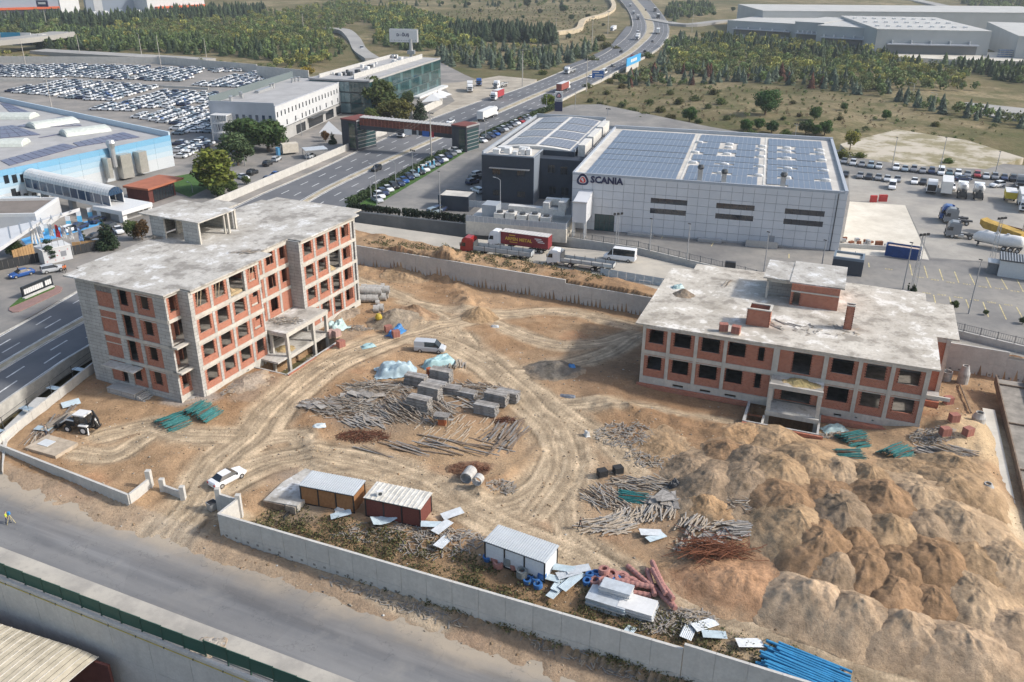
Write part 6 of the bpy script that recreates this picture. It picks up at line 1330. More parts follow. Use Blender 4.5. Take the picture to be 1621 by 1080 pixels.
# --- hundreds of new cars in the lots at the left
LOTS = [[(0,106),(140,104),(105,124),(0,122)],[(150,105),(245,107),(190,127),(108,122)],[(255,109),(322,110),(290,130),(196,127)],[(4,147),(98,129),(160,133),(88,153)],[(92,155),(172,134),(260,140),(165,162)],[(300,137),(405,114),(437,120),(388,139)],
 [(140,175),(262,146),(345,150),(330,163),(210,177)],[(272,196),(335,176),(338,207),(280,214)],[(205,188),(262,176),(330,168),(268,198)],[(275,228),(333,221),(332,236),(279,254)],[(330,112),(404,111),(400,113),(335,115)],[(308,206),(336,204),(336,212),(306,213)]]
def inpoly(x, y, pl):
    c = False; n = len(pl); j = n-1
    for i in range(n):
        if (pl[i][1] > y) != (pl[j][1] > y) and x < (pl[j][0]-pl[i][0])*(y-pl[i][1])/(pl[j][1]-pl[i][1])+pl[i][0]: c = not c
        j = i
    return c
uax = (P(205,178,ZH)-P(137,176,ZH)); uax.z = 0; uax.normalize(); vax = Vector((-uax.y,uax.x,0)); ua = math.atan2(uax.y,uax.x)
spots = []
for li, pl in enumerate(LOTS):
    w = [P(*p,ZH) for p in pl]; us = [q.dot(uax) for q in w]; vs = [q.dot(vax) for q in w]; wp = [(q.x,q.y) for q in w]
    v = min(vs)+1
    while v < max(vs):
        u = min(us)+2
        while u < max(us):
            q = uax*u+vax*v
            if inpoly(q.x,q.y,wp) and rnd.random() < .97: spots.append((q.x+rnd.uniform(-.3,.3),q.y+rnd.uniform(-.15,.15),li))
            u += 4.85
        v += 2.5
spots.sort(key=lambda s_: s_[1]); far = {c_: MB() for c_ in ('white','steel','navy')}
def lotcol(k): r_ = rnd.random(); return 'white' if r_ < .62 else 'steel' if r_ < .78 else 'navy' if r_ < .92 else 'blue' if r_ < .95 else 'silver'
lotn = ['at the far left of the back row','in the back row behind the tall mast','in the back row near the concrete wall','in the left middle block','in the second middle block','in the block near the depot roof','in the wide middle block','in the block beside the depot','in the strip behind the blue factory','in the front block beside the depot stair','against the far concrete wall','in the small strip by the depot']
BK = BODY['sedan_small'], BODY['suv_small']
for k, (x,y,li) in enumerate(spots):
    c_ = lotcol(k)
    if k < 235:
        o = obj('parked_car', BK[k%2], None, (x,y,ZH), ua+math.pi+rnd.uniform(-.03,.03)); recolor(o, PAINT[c_]); tag(o, '%s new car parked %s of the car lot' % (c_, lotn[li]), 'car', 'new cars standing in the car lot '+lotn[li])
    else:
        src = BK[k%2]; g = far[c_ if c_ in far else 'navy']; M_t = Matrix.Translation((x,y,ZH)) @ Matrix.Rotation(ua+math.pi,4,'Z'); vs_ = [M_t @ v_.co for v_ in src.vertices]; n0 = len(g.v); g.v += [tuple(v_) for v_ in vs_]
        for p_ in src.polygons: g.f.append(tuple(i+n0 for i in p_.vertices)); g.m.append(p_.material_index)
for c_, g in far.items():
    if g.v: stuff(g.build('parked_cars', [PAINT[c_], GLASS, BLACK]), 'dense mass of %s new cars in the far rows of the car lot' % c_, 'cars')
# ================================================================ vegetation
m, t, b = raw('foliage', .75, .25); a = t.nodes.new('ShaderNodeAttribute'); a.attribute_name = 'Col'; oi = t.nodes.new('ShaderNodeObjectInfo')
c = mixc(t, 1.0, a.outputs['Color'], oi.outputs['Color'], 'MULTIPLY'); t.links.new(c, b.inputs['Base Color']); FOLI = m
tr_ = t.nodes.new('ShaderNodeBsdfTranslucent'); t.links.new(c, tr_.inputs['Color']); mx = t.nodes.new('ShaderNodeMixShader'); mx.inputs[0].default_value = .22
out = t.nodes['Material Output']; t.links.new(b.outputs[0], mx.inputs[1]); t.links.new(tr_.outputs[0], mx.inputs[2]); t.links.new(mx.outputs[0], out.inputs[0])
BARK = mat('bark', (.13,.095,.07), .95, .25, 4)
npr = np.random.RandomState(3)
def leaves(clumps, n, size, bias=.75, col=(.06,.095,.03), var=.35):
    """quads scattered over clumps (centre, radius, squash); returns V,F,C"""
    cl = np.array([[*c_[0], c_[1], c_[2]] for c_ in clumps]); w = cl[:,3]**2; k = npr.choice(len(cl), n, p=w/w.sum())
    d = npr.normal(size=(n,3)); d /= np.linalg.norm(d,axis=1)[:,None]; r_ = cl[k,3]*(.55+.5*npr.rand(n)**.6)
    p = cl[k,:3]+d*r_[:,None]*np.c_[np.ones(n),np.ones(n),cl[k,4]]
    nn = d*bias+npr.normal(size=(n,3))*(1-bias)*1.2; nn /= np.linalg.norm(nn,axis=1)[:,None]
    t1 = np.cross(nn, npr.normal(size=(n,3))); t1 /= np.linalg.norm(t1,axis=1)[:,None]; t2 = np.cross(nn,t1); s_ = (size*(.6+.8*npr.rand(n)))[:,None]
    V = np.stack([p-t1*s_,p-t2*s_*.6,p+t1*s_,p+t2*s_*.6],1).reshape(-1,3); F = np.arange(4*n).reshape(n,4)
    cv = np.array(col)[None]*(1+var*(npr.rand(n,1)-.5)*2)*(1+.25*(npr.rand(len(cl))[k][:,None]-.5)*2)*(np.array([1,1,1])+np.array([.35,.12,.1])*(npr.rand(n,1)-.5)); C = np.repeat(cv,4,0)
    return V, F, C
def crownmesh(name, *a, **k):
    V, F, C = leaves(*a, **k); me = grid_mesh(name, V, F, C, False); me.materials.append(FOLI); return me
def ball(n, rx, rz, cz, r_): 
    out = []
    for i in range(n):
        d = npr.normal(size=3); d /= np.linalg.norm(d); q = npr.rand()**.33; out.append(((d[0]*rx*q,d[1]*rx*q,cz+d[2]*rz*q), r_*(.7+.6*npr.rand()), .85))
    return out
# unit trees about 10 m tall
def coneclumps(h, r_, n=9):
    out = []
    for i in range(n):
        f_ = i/(n-1); rr = r_*(1-f_)**.85+.12
        for k in range(max(1,int(6*(1-f_)+1))): a_ = npr.rand()*6.28; out.append(((math.cos(a_)*rr*.6,math.sin(a_)*rr*.6,h*(.1+.88*f_)), rr*.55+.15, .7))
    return out
CR = {'round': crownmesh('round_crown', ball(30,3.1,3.4,5.4,1.6), 3400, .34, .8, (.050,.085,.026)),
      'broad': crownmesh('broad_crown', ball(26,2.6,3.7,4.9,1.5), 2600, .36, .6, (.075,.105,.035)),
      'poplar': crownmesh('poplar_crown', ball(22,1.5,4.2,5.2,1.3), 2300, .34, .6, (.095,.12,.035)),
      'conifer': crownmesh('conifer_crown', coneclumps(10,2.3), 2400, .30, .7, (.042,.068,.030)),
      'cypress': crownmesh('cypress_crown', ball(16,.75,3.8,5,.8), 1500, .26, .7, (.04,.07,.028)),
      'loose': crownmesh('loose_crown', ball(14,2.6,2.2,5.0,1.2), 900, .34, .5, (.12,.135,.04)),
      'bush': crownmesh('bush_crown', ball(12,3.2,1.9,2.2,1.9), 1100, .42, .65, (.065,.085,.03))}
def trunkmesh(h, r_, limbs=5):
    mb = MB(); mb.tube([(0,0,-.5),(.05,.03,h*.5),(0,.08,h)],[r_,r_*.75,r_*.3],8)
    for k in range(limbs): a_ = 6.28*k/limbs+.4; z = h*(.5+.09*k); mb.tube([(0,0,z),(math.cos(a_)*h*.14,math.sin(a_)*h*.14,z+h*.14),(math.cos(a_)*h*.26,math.sin(a_)*h*.26,z+h*.22)],[r_*.45,r_*.3,r_*.1],5)
    return mb.mesh('trunk', BARK)
TRK = {'round': trunkmesh(7,.32), 'broad': trunkmesh(7,.26), 'poplar': trunkmesh(8,.24,4), 'conifer': trunkmesh(8,.22,3), 'cypress': trunkmesh(7,.18,2), 'loose': trunkmesh(6,.2,6), 'bush': trunkmesh(3,.14,5)}
def tree(kind, px, py, hpx, label, z=None, tint=(1,1,1), wide=1.0, name=None, group=None, cat='tree'):
    q = P(px,py,z) if z is not None else PZ(px,py,zl); sc = max(.08,(hgt(q,py-hpx)-q.z)/{'bush':6.0,'round':10,'loose':8}.get(kind,10.3))
    T = thing(name or {'bush':'shrub','conifer':'conifer_tree','cypress':'cypress_tree','poplar':'poplar_tree'}.get(kind,'tree'), label, cat, q, rnd.random()*6.28, group); T.scale = (sc*wide,sc*wide,sc)
    obj('trunk', TRK[kind], T); c_ = obj('crown', CR[kind], T); c_.color = (*tint,1); return T
G_ = (1,1,1); Y_ = (1.9,1.45,.9); BL = (.75,.9,1.2); D_ = (.75,.8,.85); BR_ = (1.5,1.05,.9); LT = (1.5,1.5,1.2)
for a_ in (('round',396,238,58,'left of two big round stone pines beside the depot',ZH,(1.1,1.1,1),1.55),('round',425,240,54,'right of two big round stone pines beside the depot',ZH,(1.1,1.1,1),1.55),('poplar',342,306,72,'tall yellow-green tree in front of the depot stair',ZH,(1.5,1.4,.9),1.9),('broad',377,262,62,'dusty blue-grey tree between the poplar and the pines',ZH,(.95,1.0,1.3),1.3),
 ('broad',330,300,48,'dark bushy tree at the left of the depot tree group',ZH,(1.3,1.1,.8),1.4),('broad',345,312,30,'rounded green shrub-like tree next to the roadside wall',ZH,(1,1.05,.9),1.3),('broad',368,308,26,'second rounded green tree next to the roadside wall',ZH,(1,1.05,.9),1.2),('broad',390,292,16,'small bush behind the roadside wall near the white car',ZH,G_,1.2),
 ('conifer',172,394,54,'tall dark conifer behind the black fence',ZH,D_,1.25),('broad',212,378,34,'green tree left of the dark red shrub behind the shell roof',ZH,G_,1.1),('broad',226,380,36,'dark red-leaved tree beside the unfinished roof',ZH,(1.3,.55,.6),.9),('cypress',82,416,40,'dark columnar tree in front of the white cabin',ZH,D_,1.7),('cypress',132,386,22,'small cypress next to the ochre hoarding',ZH,D_,1.6),('broad',25,405,28,'dark tree under the swept canopy',ZH,D_,1.2),
 ('broad',602,180,66,'tall dark tree in front of the glass office corner',ZH,(1.0,.95,.85),1.3),('broad',618,196,44,'olive tree lower in the group before the glass office',ZH,(1.4,1.0,.8),1.6),('broad',590,200,34,'light green tree at the left of the glass office group',ZH,(1.2,1.1,.8),1.1),('broad',637,196,44,'brownish tree at the right of the glass office group',ZH,(1.4,.95,.75),1.5),('conifer',665,190,40,'dark conifer beside the white shade sails',ZH,D_,1.2),('broad',645,170,30,'green tree close to the glass facade',ZH,G_,1.1),
 ('loose',486,128,26,'autumn yellow-brown tree behind the depot roof',ZH,(2.2,1.5,.7),1.2),('conifer',527,228,22,'small conifer in the depot forecourt',ZH,D_,1.2),('broad',515,224,20,'dark red shrub in the depot forecourt',ZH,(1.6,.6,.6),1.0),
 ('round',869,172,25,'yellow-green tree beside the tall sign pylon',1.5,(2.3,1.9,.8),1.2),('round',1211,181,44,'largest round tree on the hillside behind the workshop',None,(.85,1.2,.85),1.25),('round',1091,193,26,'round tree on the slope behind the solar roof, leftmost',None,(1.0,1.25,.9),1.2),('round',1181,208,22,'round bush-like tree just behind the solar roof, left of centre',None,(1.1,1.4,.9),1.2),('round',1200,205,20,'round tree touching the largest tree from below',None,(1.0,1.3,.9),1.2),
 ('round',1221,211,22,'dark round tree behind the middle of the solar roof',None,(.8,1.0,.9),1.2),('round',1289,190,24,'round tree on the eroded brown slope',None,(1.0,1.2,.8),1.1),('round',1275,213,26,'left of three round trees behind the right end of the solar roof',None,G_,1.2),('round',1305,214,26,'right of three round trees behind the right end of the solar roof',None,(1.1,1.3,.9),1.2),('round',1291,215,20,'middle of three round trees behind the right end of the solar roof',None,(1.1,1.3,.9),1.2),('round',1402,190,18,'bright round tree on the eroded slope, right',None,(1.2,1.4,.9),1.1),('round',1336,175,14,'small tree at the edge of the wood above the slope',None,(1.1,1.2,.9),1.1),('bush',1188,215,12,'low green bush at the solar roof edge',None,(1.1,1.3,.9),1.2),('bush',1243,214,12,'low bright bush behind the solar roof',None,(1.2,1.4,.9),1.2),
 ('loose',1345,238,34,'sparse yellowing tree beside the old foundation slab',Z_LOT,(1.5,1.3,.8),1.1),('bush',1335,250,14,'yellow-green bush at the corner of the car rows',Z_LOT,(1.8,1.5,.8),1.6),('bush',1360,249,10,'second yellow-green bush by the old foundation slab',Z_LOT,(1.6,1.5,.8),1.6),('bush',1500,258,10,'green bush at the edge of the old foundation',Z_LOT,(1.2,1.5,.8),1.4),
 ('conifer',1446,461,13,'small conifer at the foot of the lattice mast',Z_LOT,G_,1.5),('cypress',1437,461,14,'slim dark cypress beside the lattice mast',Z_LOT,D_,.9),('round',1510,489,14,'small round tree at the railing behind the two-storey roof',Z_LOT,(1.3,1.1,.8),1.1),('round',1560,499,9,'young clipped tree by the parking railing',Z_LOT,G_,1.1),('round',1618,513,12,'clipped tree by the railing at the right edge',Z_LOT,D_,1.1)):
    tree(*a_[:5], z=a_[5], tint=a_[6], wide=a_[7])
# scattered bushes and trees on the open hillsides
for grp, lab, pts, kind, tint in (
 ('scattered bushes on the far dry meadow','round bush standing alone on the far dry meadow',[(855,22,9),(892,20,14),(905,32,10),(930,30,9),(872,58,12),(900,62,10),(835,12,16),(810,40,7),(828,30,7),(760,20,7),(775,32,7),(790,8,8),(742,10,8),(720,14,7),(890,5,6),(940,18,6),(955,42,6),(700,8,7),(1075,20,8),(1090,30,9),(1105,14,8),(1130,25,8),(1160,18,8),(1060,10,7)],'round',(1.0,1.0,1.1)),
 ('bushes on the slope behind the workshop','low olive bush on the slope behind the workshop',[(985,170,10),(1000,180,12),(1020,188,14),(1045,178,12),(1062,190,12),(1030,165,10),(1075,165,12),(1100,160,12),(1120,172,10),(1140,165,12),(1150,190,9),(1010,195,12),(960,150,9),(1060,150,10),(1090,178,9),(1105,195,9),(1130,150,12),(1255,165,8),(1265,185,8),(1330,190,8),(1370,205,7),(1440,215,8),(1480,200,9),(1240,190,7),(935,162,8),(950,168,9)],'bush',(1.2,1.1,.9)),
 ('shrubs on the verge by the highway','roadside shrub on the highway verge',[(992,107,7),(978,125,12),(965,132,9),(930,140,10),(985,140,9),(935,100,14),(960,78,14),(950,65,12),(975,80,9),(1000,120,10),(1010,130,9),(1025,92,12),(860,118,9),(850,108,12)],'bush',(1.3,1.2,.8))):
    for x, y, h_ in pts: tree(kind, x, y, h_, lab, None, tuple(c_*(.8+.4*rnd.random()) for c_ in tint), 1.0+.4*rnd.random(), group=grp)
# woods: masses of small trees
def t_con(col):
    V, C = [], []; L = 7
    for l in range(L):
        f_ = l/L; rr = .27*(1-f_)**.8+.02; z = .08+.84*f_
        for k in range(8):
            a0 = 6.283*(k+npr.rand()*.7)/8; w = .55; rj = rr*(.8+.45*npr.rand())
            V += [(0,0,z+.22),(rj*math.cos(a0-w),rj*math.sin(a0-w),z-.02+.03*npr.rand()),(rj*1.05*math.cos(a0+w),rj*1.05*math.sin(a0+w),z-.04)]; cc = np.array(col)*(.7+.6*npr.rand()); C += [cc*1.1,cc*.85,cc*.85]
    return np.array(V), np.array(C)
def t_bro(col, n=75):
    cl = ball(7,.22,.24,.55,.2); V, F, C = leaves(cl, n, .085, .7, col); V4 = V.reshape(n,4,3); V3 = np.stack([V4[:,0],V4[:,1],V4[:,2],V4[:,0],V4[:,2],V4[:,3]],1).reshape(-1,3); return V3, np.repeat(C[::4],6,0)
KINDS = {'dark': t_con((.052,.078,.042)), 'pine': t_con((.10,.14,.06)), 'blue': t_con((.115,.15,.105)), 'green': t_bro((.125,.175,.06),110), 'yel': t_bro((.26,.26,.075),90), 'olive': t_bro((.155,.175,.07),90), 'red': t_con((.14,.065,.045)), 'brush': t_bro((.15,.115,.065),40)}
def wood(label, pl, spacing, kinds, h0, h1, z=None, jitter=.8):
    w = [P(*p, .0 if z is None else z) for p in pl]; wp = [(q.x,q.y) for q in w]; x0, x1 = min(p[0] for p in wp), max(p[0] for p in wp); y0, y1 = min(p[1] for p in wp), max(p[1] for p in wp); VV, CC = [], []
    nm = [k for k, n in kinds for _ in range(n)]; y = y0
    while y < y1:
        x = x0
        while x < x1:
            xx, yy = x+rnd.uniform(-1,1)*spacing*jitter*.6, y+rnd.uniform(-1,1)*spacing*jitter*.6
            if inpoly(xx,yy,wp) and not (segdist(np.array(xx),np.array(yy),HWC)[0] < 21 and yy > 250):
                dens = fbm(np.array(xx),np.array(yy),45,3)
                if dens > -.42:
                    Vt, Ct = KINDS[nm[int(rnd.random()*len(nm))]]; h_ = rnd.uniform(h0,h1); a_ = rnd.random()*6.28; c_, s_ = math.cos(a_), math.sin(a_); wd_ = h_*rnd.uniform(.85,1.25)
                    zz = (zl(xx,yy) if z is None else z)-.3; VV.append(np.c_[(Vt[:,0]*c_-Vt[:,1]*s_)*wd_+xx,(Vt[:,0]*s_+Vt[:,1]*c_)*wd_+yy,Vt[:,2]*h_+zz]); CC.append(Ct*rnd.uniform(.7,1.3))
            x += spacing
        y += spacing
    if not VV: return
    V = np.concatenate(VV); C = np.concatenate(CC); o = obj('wood', grid_mesh('wood', V, np.arange(len(V)).reshape(-1,3), C, False)); o.data.materials.append(FOLI); stuff(o, label, 'trees')
wood('mixed young wood on the hillside left of the billboard', [(110,62),(240,30),(330,34),(420,22),(545,5),(625,20),(545,44),(520,60),(560,90),(440,86),(330,78),(250,72),(130,78)], 7, (('green',4),('olive',3),('pine',1),('yel',1)), 4, 8)
wood('row of dark conifers in front of the far sheds', [(0,26),(90,30),(180,33),(320,18),(420,14),(420,22),(330,30),(255,38),(170,42),(60,38),(0,40)], 7, (('dark',4),('pine',1)), 7, 12)
wood('wood beside the bridge ramp at the left edge', [(-80,35),(60,38),(120,45),(70,56),(0,60),(-80,66)], 8, (('green',2),('dark',2),('olive',1)), 6, 10); wood('dense thicket between the side roads at the left', [(55,78),(72,58),(120,48),(180,55),(300,66),(420,78),(520,92),(500,98),(300,84),(160,80)], 6.5, (('green',3),('pine',3),('dark',1)), 6, 10)
wood('low shrub belt behind the car lot wall', [(-60,85),(0,84),(60,92),(180,94),(300,96),(420,104),(500,112),(490,118),(300,101),(0,99),(-60,100)], 7, (('olive',3),('green',1),('yel',1)), 2.5, 5)
wood('yellowing wood at the left of the glass office', [(450,92),(510,88),(540,95),(480,110),(430,108)], 7, (('yel',2),('olive',2),('green',1)), 5, 8)
wood('young pine wood behind the billboard', [(560,20),(640,12),(690,32),(760,48),(720,60),(770,72),(740,85),(640,82),(590,68),(600,50)], 6, (('pine',2),('green',3),('yel',1)), 5, 10)
wood('row of tall dark conifers crossing the meadow', [(712,52),(800,52),(882,58),(878,68),(800,66),(715,62)], 6, (('dark',1),), 9, 14); wood('blue-green plantation above the truck stop', [(690,88),(760,76),(880,84),(945,72),(940,88),(900,98),(845,112),(780,108),(700,104)], 7, (('blue',4),('pine',1),('olive',1)), 6, 9)
wood('thin orchard rows on the meadow edge', [(700,70),(860,72),(880,80),(760,78)], 10, (('olive',2),('yel',1)), 4, 6)
wood('dark conifer belt before the far warehouses', [(1115,62),(1180,62),(1290,76),(1390,92),(1460,106),(1470,114),(1380,104),(1270,90),(1150,78),(1100,80)], 5.5, (('dark',3),('pine',2),('green',1),('yel',1)), 5, 9)
wood('broad mixed wood below the warehouses', [(1065,88),(1110,72),(1250,92),(1380,102),(1480,116),(1540,132),(1545,150),(1420,152),(1380,150),(1250,128),(1130,118),(1060,108)], 5.8, (('green',4),('yel',2),('olive',3),('pine',1)), 4, 8)
wood('grey-green plantation edge above the brown slope', [(985,128),(1050,108),(1130,116),(1250,128),(1400,150),(1418,166),(1390,166),(1260,142),(1160,134),(1060,138),(980,138)], 5.2, (('blue',4),('green',2),('olive',2),('red',1)), 4, 8)
wood('conifers along the side road at the right', [(1410,160),(1480,172),(1621,196),(1700,205),(1700,218),(1600,208),(1500,192),(1400,172)], 5.5, (('blue',3),('olive',2),('green',2)), 3.5, 7); wood('dark wood behind the side road at the right edge', [(1490,104),(1560,108),(1640,112),(1760,120),(1760,148),(1640,140),(1560,132)], 6, (('dark',3),('pine',2),('green',1)), 5, 9)
wood('distant trees at the upper right corner', [(1500,-5),(1640,-5),(1700,10),(1640,22),(1540,14)], 12, (('green',2),('dark',1)), 7, 11); wood('trees along the far right of the highway', [(1050,20),(1065,8),(1120,6),(1140,20),(1080,30),(1055,36)], 10, (('green',1),('dark',1),('pine',1)), 6, 10); wood('roadside wood right of the highway bend', [(1040,100),(1052,78),(1075,62),(1110,66),(1060,90),(1020,118)], 7, (('green',2),('blue',2),('pine',1)), 6, 9)
wood('distant brush at the top of the meadow', [(480,-2),(900,-6),(950,4),(860,12),(700,10),(560,8)], 22, (('olive',2),('green',1),('dark',1)), 4, 9)
wood('brown scrub covering the hillside behind the workshop', [(925,145),(1000,138),(1130,136),(1260,146),(1400,170),(1500,196),(1600,212),(1560,232),(1440,222),(1330,222),(1120,205),(960,180)], 6, (('brush',5),('olive',4),('green',1)), 1.0, 2.8); wood('dry scrub on the far meadow', [(640,30),(760,10),(960,8),(940,60),(880,80),(720,70)], 9, (('brush',3),('olive',3)), 1.5, 3.5); wood('scrub on the left hillside', [(100,60),(350,40),(500,40),(520,70),(330,80),(150,78)], 6, (('brush',1),('olive',3),('green',2)), 1.5, 4)
# hedge of the car park, weeds on the bank
def hedge(label, pts, z, h_, w, col, size=.26, n=120):
    cl = []; pts = [P(*p, z) for p in pts]
    for a, c in zip(pts, pts[1:]):
        L = (c-a).length
        for k in range(int(L/.8)): q = a.lerp(c,k*.8/L); cl.append(((q.x,q.y,z+h_*.55), w*(.8+.4*rnd.random()), h_/(2*w)))
    o = obj('hedge', crownmesh('hedge', cl, len(cl)*n, size, .7, col)); tag(o, label, 'hedge'); return o
hedge('clipped dark green hedge between highway and car park', [(554,330),(640,285),(706,249)], Z_LOT-.6, 2.6, 1.0, (.042,.07,.025)); hedge('clipped hedge beyond the bridge tower', [(762,221),(820,196),(880,172)], Z_LOT-.6, 2.2, 1.0, (.04,.065,.025)); hedge('climbing hedge along the black fence above the rear road', [(556,333),(640,343),(760,356),(802,364)], Z_LOT, 1.9, .5, (.022,.034,.018))
cl = []
for k in range(1200):
    f_ = rnd.random(); u = 40+f_*62; df = .6+rnd.random()**1.2*7.5; q = FW_C+e1*(u-38)+Vector((-e1.y,e1.x,0))*df
    if fbm(np.array(q.x),np.array(q.y),7,2) > -.3: cl.append(((q.x,q.y,zs(q.x,q.y)+.12), .35+.4*rnd.random(), .7))
stuff(obj('weeds', crownmesh('weeds', cl, 26000, .13, .4, (.105,.105,.045), .6)), 'dry brownish weeds growing on the bank inside the front wall', 'weeds')
cl = []
for k in range(220):
    q = RW_A.lerp(RW_B, .02+rnd.random()*.42); nrm_ = Vector((-(RW_B-RW_A).y,(RW_B-RW_A).x,0)).normalized(); q = q+nrm_*(1+rnd.random()*6); cl.append(((q.x,q.y,zs(q.x,q.y)+.15), .35+.4*rnd.random(), .6))
stuff(obj('weeds', crownmesh('weeds', cl, 5000, .14, .4, (.10,.10,.045), .6)), 'low weeds on the earth strip behind the tall retaining wall', 'weeds')
# ================================================================ earth heaps
def zsv(x, y):
    xs, ys, Z = SGRID; fx = np.clip((x-xs[0])/(xs[1]-xs[0]),0,len(xs)-1.01); fy = np.clip((y-ys[0])/(ys[1]-ys[0]),0,len(ys)-1.01); i = fx.astype(int); j = fy.astype(int); u, v = fx-i, fy-j
    return (Z[j,i]*(1-u)+Z[j,i+1]*u)*(1-v)+(Z[j+1,i]*(1-u)+Z[j+1,i+1]*u)*v
def heap(label, px, py, r_, h, col, sx=1.0, yaw=0.0, seed=0, name='earth_heap', cat='heap', steep=1.0, base=None, n=40, rough=1.0):
    q = S(px,py) if base is None else base; rs = np.linspace(0,1,n); V, C = [], []; na = 88
    A, RR = np.meshgrid(np.arange(na)*2*np.pi/na, rs); rad = r_*(1+.16*fbm(np.cos(A)*2+seed*7.1,np.sin(A)*2+seed*3.3,1.2,3)); X = np.cos(A)*RR*rad*sx; Y = np.sin(A)*RR*rad
    gul = fbm(np.cos(A)*2.2+seed*3.7, np.sin(A)*2.2+seed*5.0, .8, 4)
    prof = np.clip(1-RR,0,1)**(1.2/steep)-.05*np.exp(-(RR/.12)**2); Z = h*prof*(1+.10*fbm(X+seed*11,Y,1.6,4,.6)*2)+h*.055*gul*np.sin(np.pi*np.clip(RR,0,1))+rough*.2*fbm(X*1.0+seed*3,Y+seed,1.1,4,.65)*(RR < .97)
    ca, sa_ = math.cos(yaw), math.sin(yaw); WX = X*ca-Y*sa_; WY = X*sa_+Y*ca
    if base is None: Z = Z+(zsv(WX+q.x,WY+q.y)-q.z)*sstep(0,.9,RR)
    Z = np.where(RR > .985, Z-.3, Z+.06)
    n1 = fbm(WX+seed*13,WY,2.2,4,.6)+.45*gul; cc = np.array(col)[None,None]*(1+.42*n1[...,None]+.35*fbm(WX,WY+seed,.6,2)[...,None])
    kk = sstep(.62,1.0,RR+.35*n1)[...,None]; cc = cc*(1-.6*kk)+np.array([.40,.29,.185])*.6*kk
    idx = np.arange(n*na).reshape(n,na); F = np.stack([idx[:-1],np.roll(idx[:-1],-1,1),np.roll(idx[1:],-1,1),idx[1:]],-1).reshape(-1,4)[:,::-1]
    o = obj(name, grid_mesh(name, np.stack([WX.ravel(),WY.ravel(),Z.ravel()],-1), F, np.clip(cc,.02,.8).reshape(-1,3)), None, (q.x,q.y,q.z-.1)); o.data.materials.append(SOIL); tag(o, label, cat); return o
TANC, BRN, GRY, PAL, ORG = (.36,.25,.15), (.28,.18,.105), (.29,.215,.145), (.41,.30,.195), (.40,.26,.145)
HP = [(1095,742,3.2,1.9,GRY,'grey'),(1150,718,3.4,1.9,BRN,'brown'),(1192,728,3.6,2.1,GRY,'grey'),(1128,768,4.0,2.3,GRY,'grey'),(1186,762,4.0,2.6,GRY,'dark grey'),(1238,752,4.2,2.4,TANC,'tan'),(1286,740,4.2,2.4,TANC,'tan'),(1328,752,3.8,2.3,PAL,'pale'),(1376,764,3.8,2.3,TANC,'tan'),
 (1245,800,4.6,2.6,BRN,'brown'),(1312,792,4.2,2.5,BRN,'brown'),(1262,838,4.6,2.6,TANC,'tan'),(1332,826,4.6,2.9,GRY,'olive grey'),(1398,800,4.6,2.9,BRN,'brown'),(1452,792,4.6,2.8,PAL,'pale'),(1505,778,4.6,2.6,TANC,'tan'),(1300,872,4.4,2.6,BRN,'brown'),(1352,862,4.3,2.6,BRN,'dark brown'),(1410,850,4.6,2.9,TANC,'tan'),(1462,846,4.6,2.8,GRY,'grey'),(1520,838,4.8,2.8,PAL,'pale'),
 (1322,912,4.4,2.5,GRY,'pebbly grey'),(1368,902,4.4,2.6,BRN,'dark brown'),(1420,906,4.8,2.9,BRN,'dark brown'),(1476,900,5.0,3.0,BRN,'brown'),(1536,892,5.2,3.0,TANC,'tan'),(1415,948,4.6,2.8,BRN,'brown'),(1470,955,5.0,3.0,BRN,'dark brown'),(1535,955,5.6,3.1,PAL,'pale'),(1590,900,5.5,2.8,PAL,'pale'),(1440,745,3.4,1.6,TANC,'tan'),(1512,742,3.2,1.7,TANC,'tan'),(1050,712,3.0,1.1,TANC,'tan'),(1232,700,3.2,1.2,TANC,'tan'),(1180,690,3.0,1.1,ORG,'ochre')]
ordn = ['front','second','third','fourth','fifth','sixth','seventh','eighth']
cnt = {}
for k, (x,y,r_,h_,c_,nm_) in enumerate(HP):
    row = 'nearest the two-storey building' if y < 735 else 'in the back row by the scaffold props' if y < 772 else 'in the upper middle row' if y < 830 else 'in the lower middle row' if y < 880 else 'in the front row above the pale bank'
    i = cnt.get((nm_,row),0); cnt[(nm_,row)] = i+1
    heap('%s earth heap %s%s' % (nm_, row, '' if i == 0 else ', %s from left' % ordn[i]), x, y, r_*rnd.uniform(1.1,1.5), h_*rnd.uniform(.62,1.05), c_, 1.05+.6*rnd.random(), .9+.8*rnd.random(), k+1)
for k, (x,y,r_,h_,sx,yw,lb) in enumerate(((1285,955,4.8,2.9,1.5,-.35,'long pale spoil bank above the front track, left part'),(1352,980,4.9,3.0,1.6,-.35,'long pale spoil bank above the front track, middle part with gullies'),(1432,1008,5.0,3.0,1.6,-.35,'long pale spoil bank above the front track, right part'),(1520,1032,5.4,3.0,1.6,-.3,'pale spoil bank at the bottom right corner'),(1600,1010,6,3.0,1.4,-.3,'pale eroded mound at the right edge'))):
    heap(lb, x, y, r_, h_, (.42,.31,.21), sx, yw, 60+k, steep=1.0)
heap('reddish clay bank below the rusty steel tangle', 1165, 925, 4.8, 1.8, (.40,.24,.14), 1.7, -.35, 71); heap('ochre earth bank between the two debris fields', 1120, 800, 4.2, 1.3, ORG, .8, .6, 72)
heap('dark gravel heap in the middle of the site', 878, 586, 4.2, 1.5, (.17,.15,.125), 1.25, .0, 73, 'gravel_heap'); heap('grey sand heap behind the concrete mixer', 628, 508, 4.6, 2.5, (.27,.225,.17), 1.2, .3, 74, 'sand_heap'); heap('brown earth heap behind the grey sand heap', 655, 497, 4.0, 2.0, (.30,.20,.125), 1.3, -.4, 75)
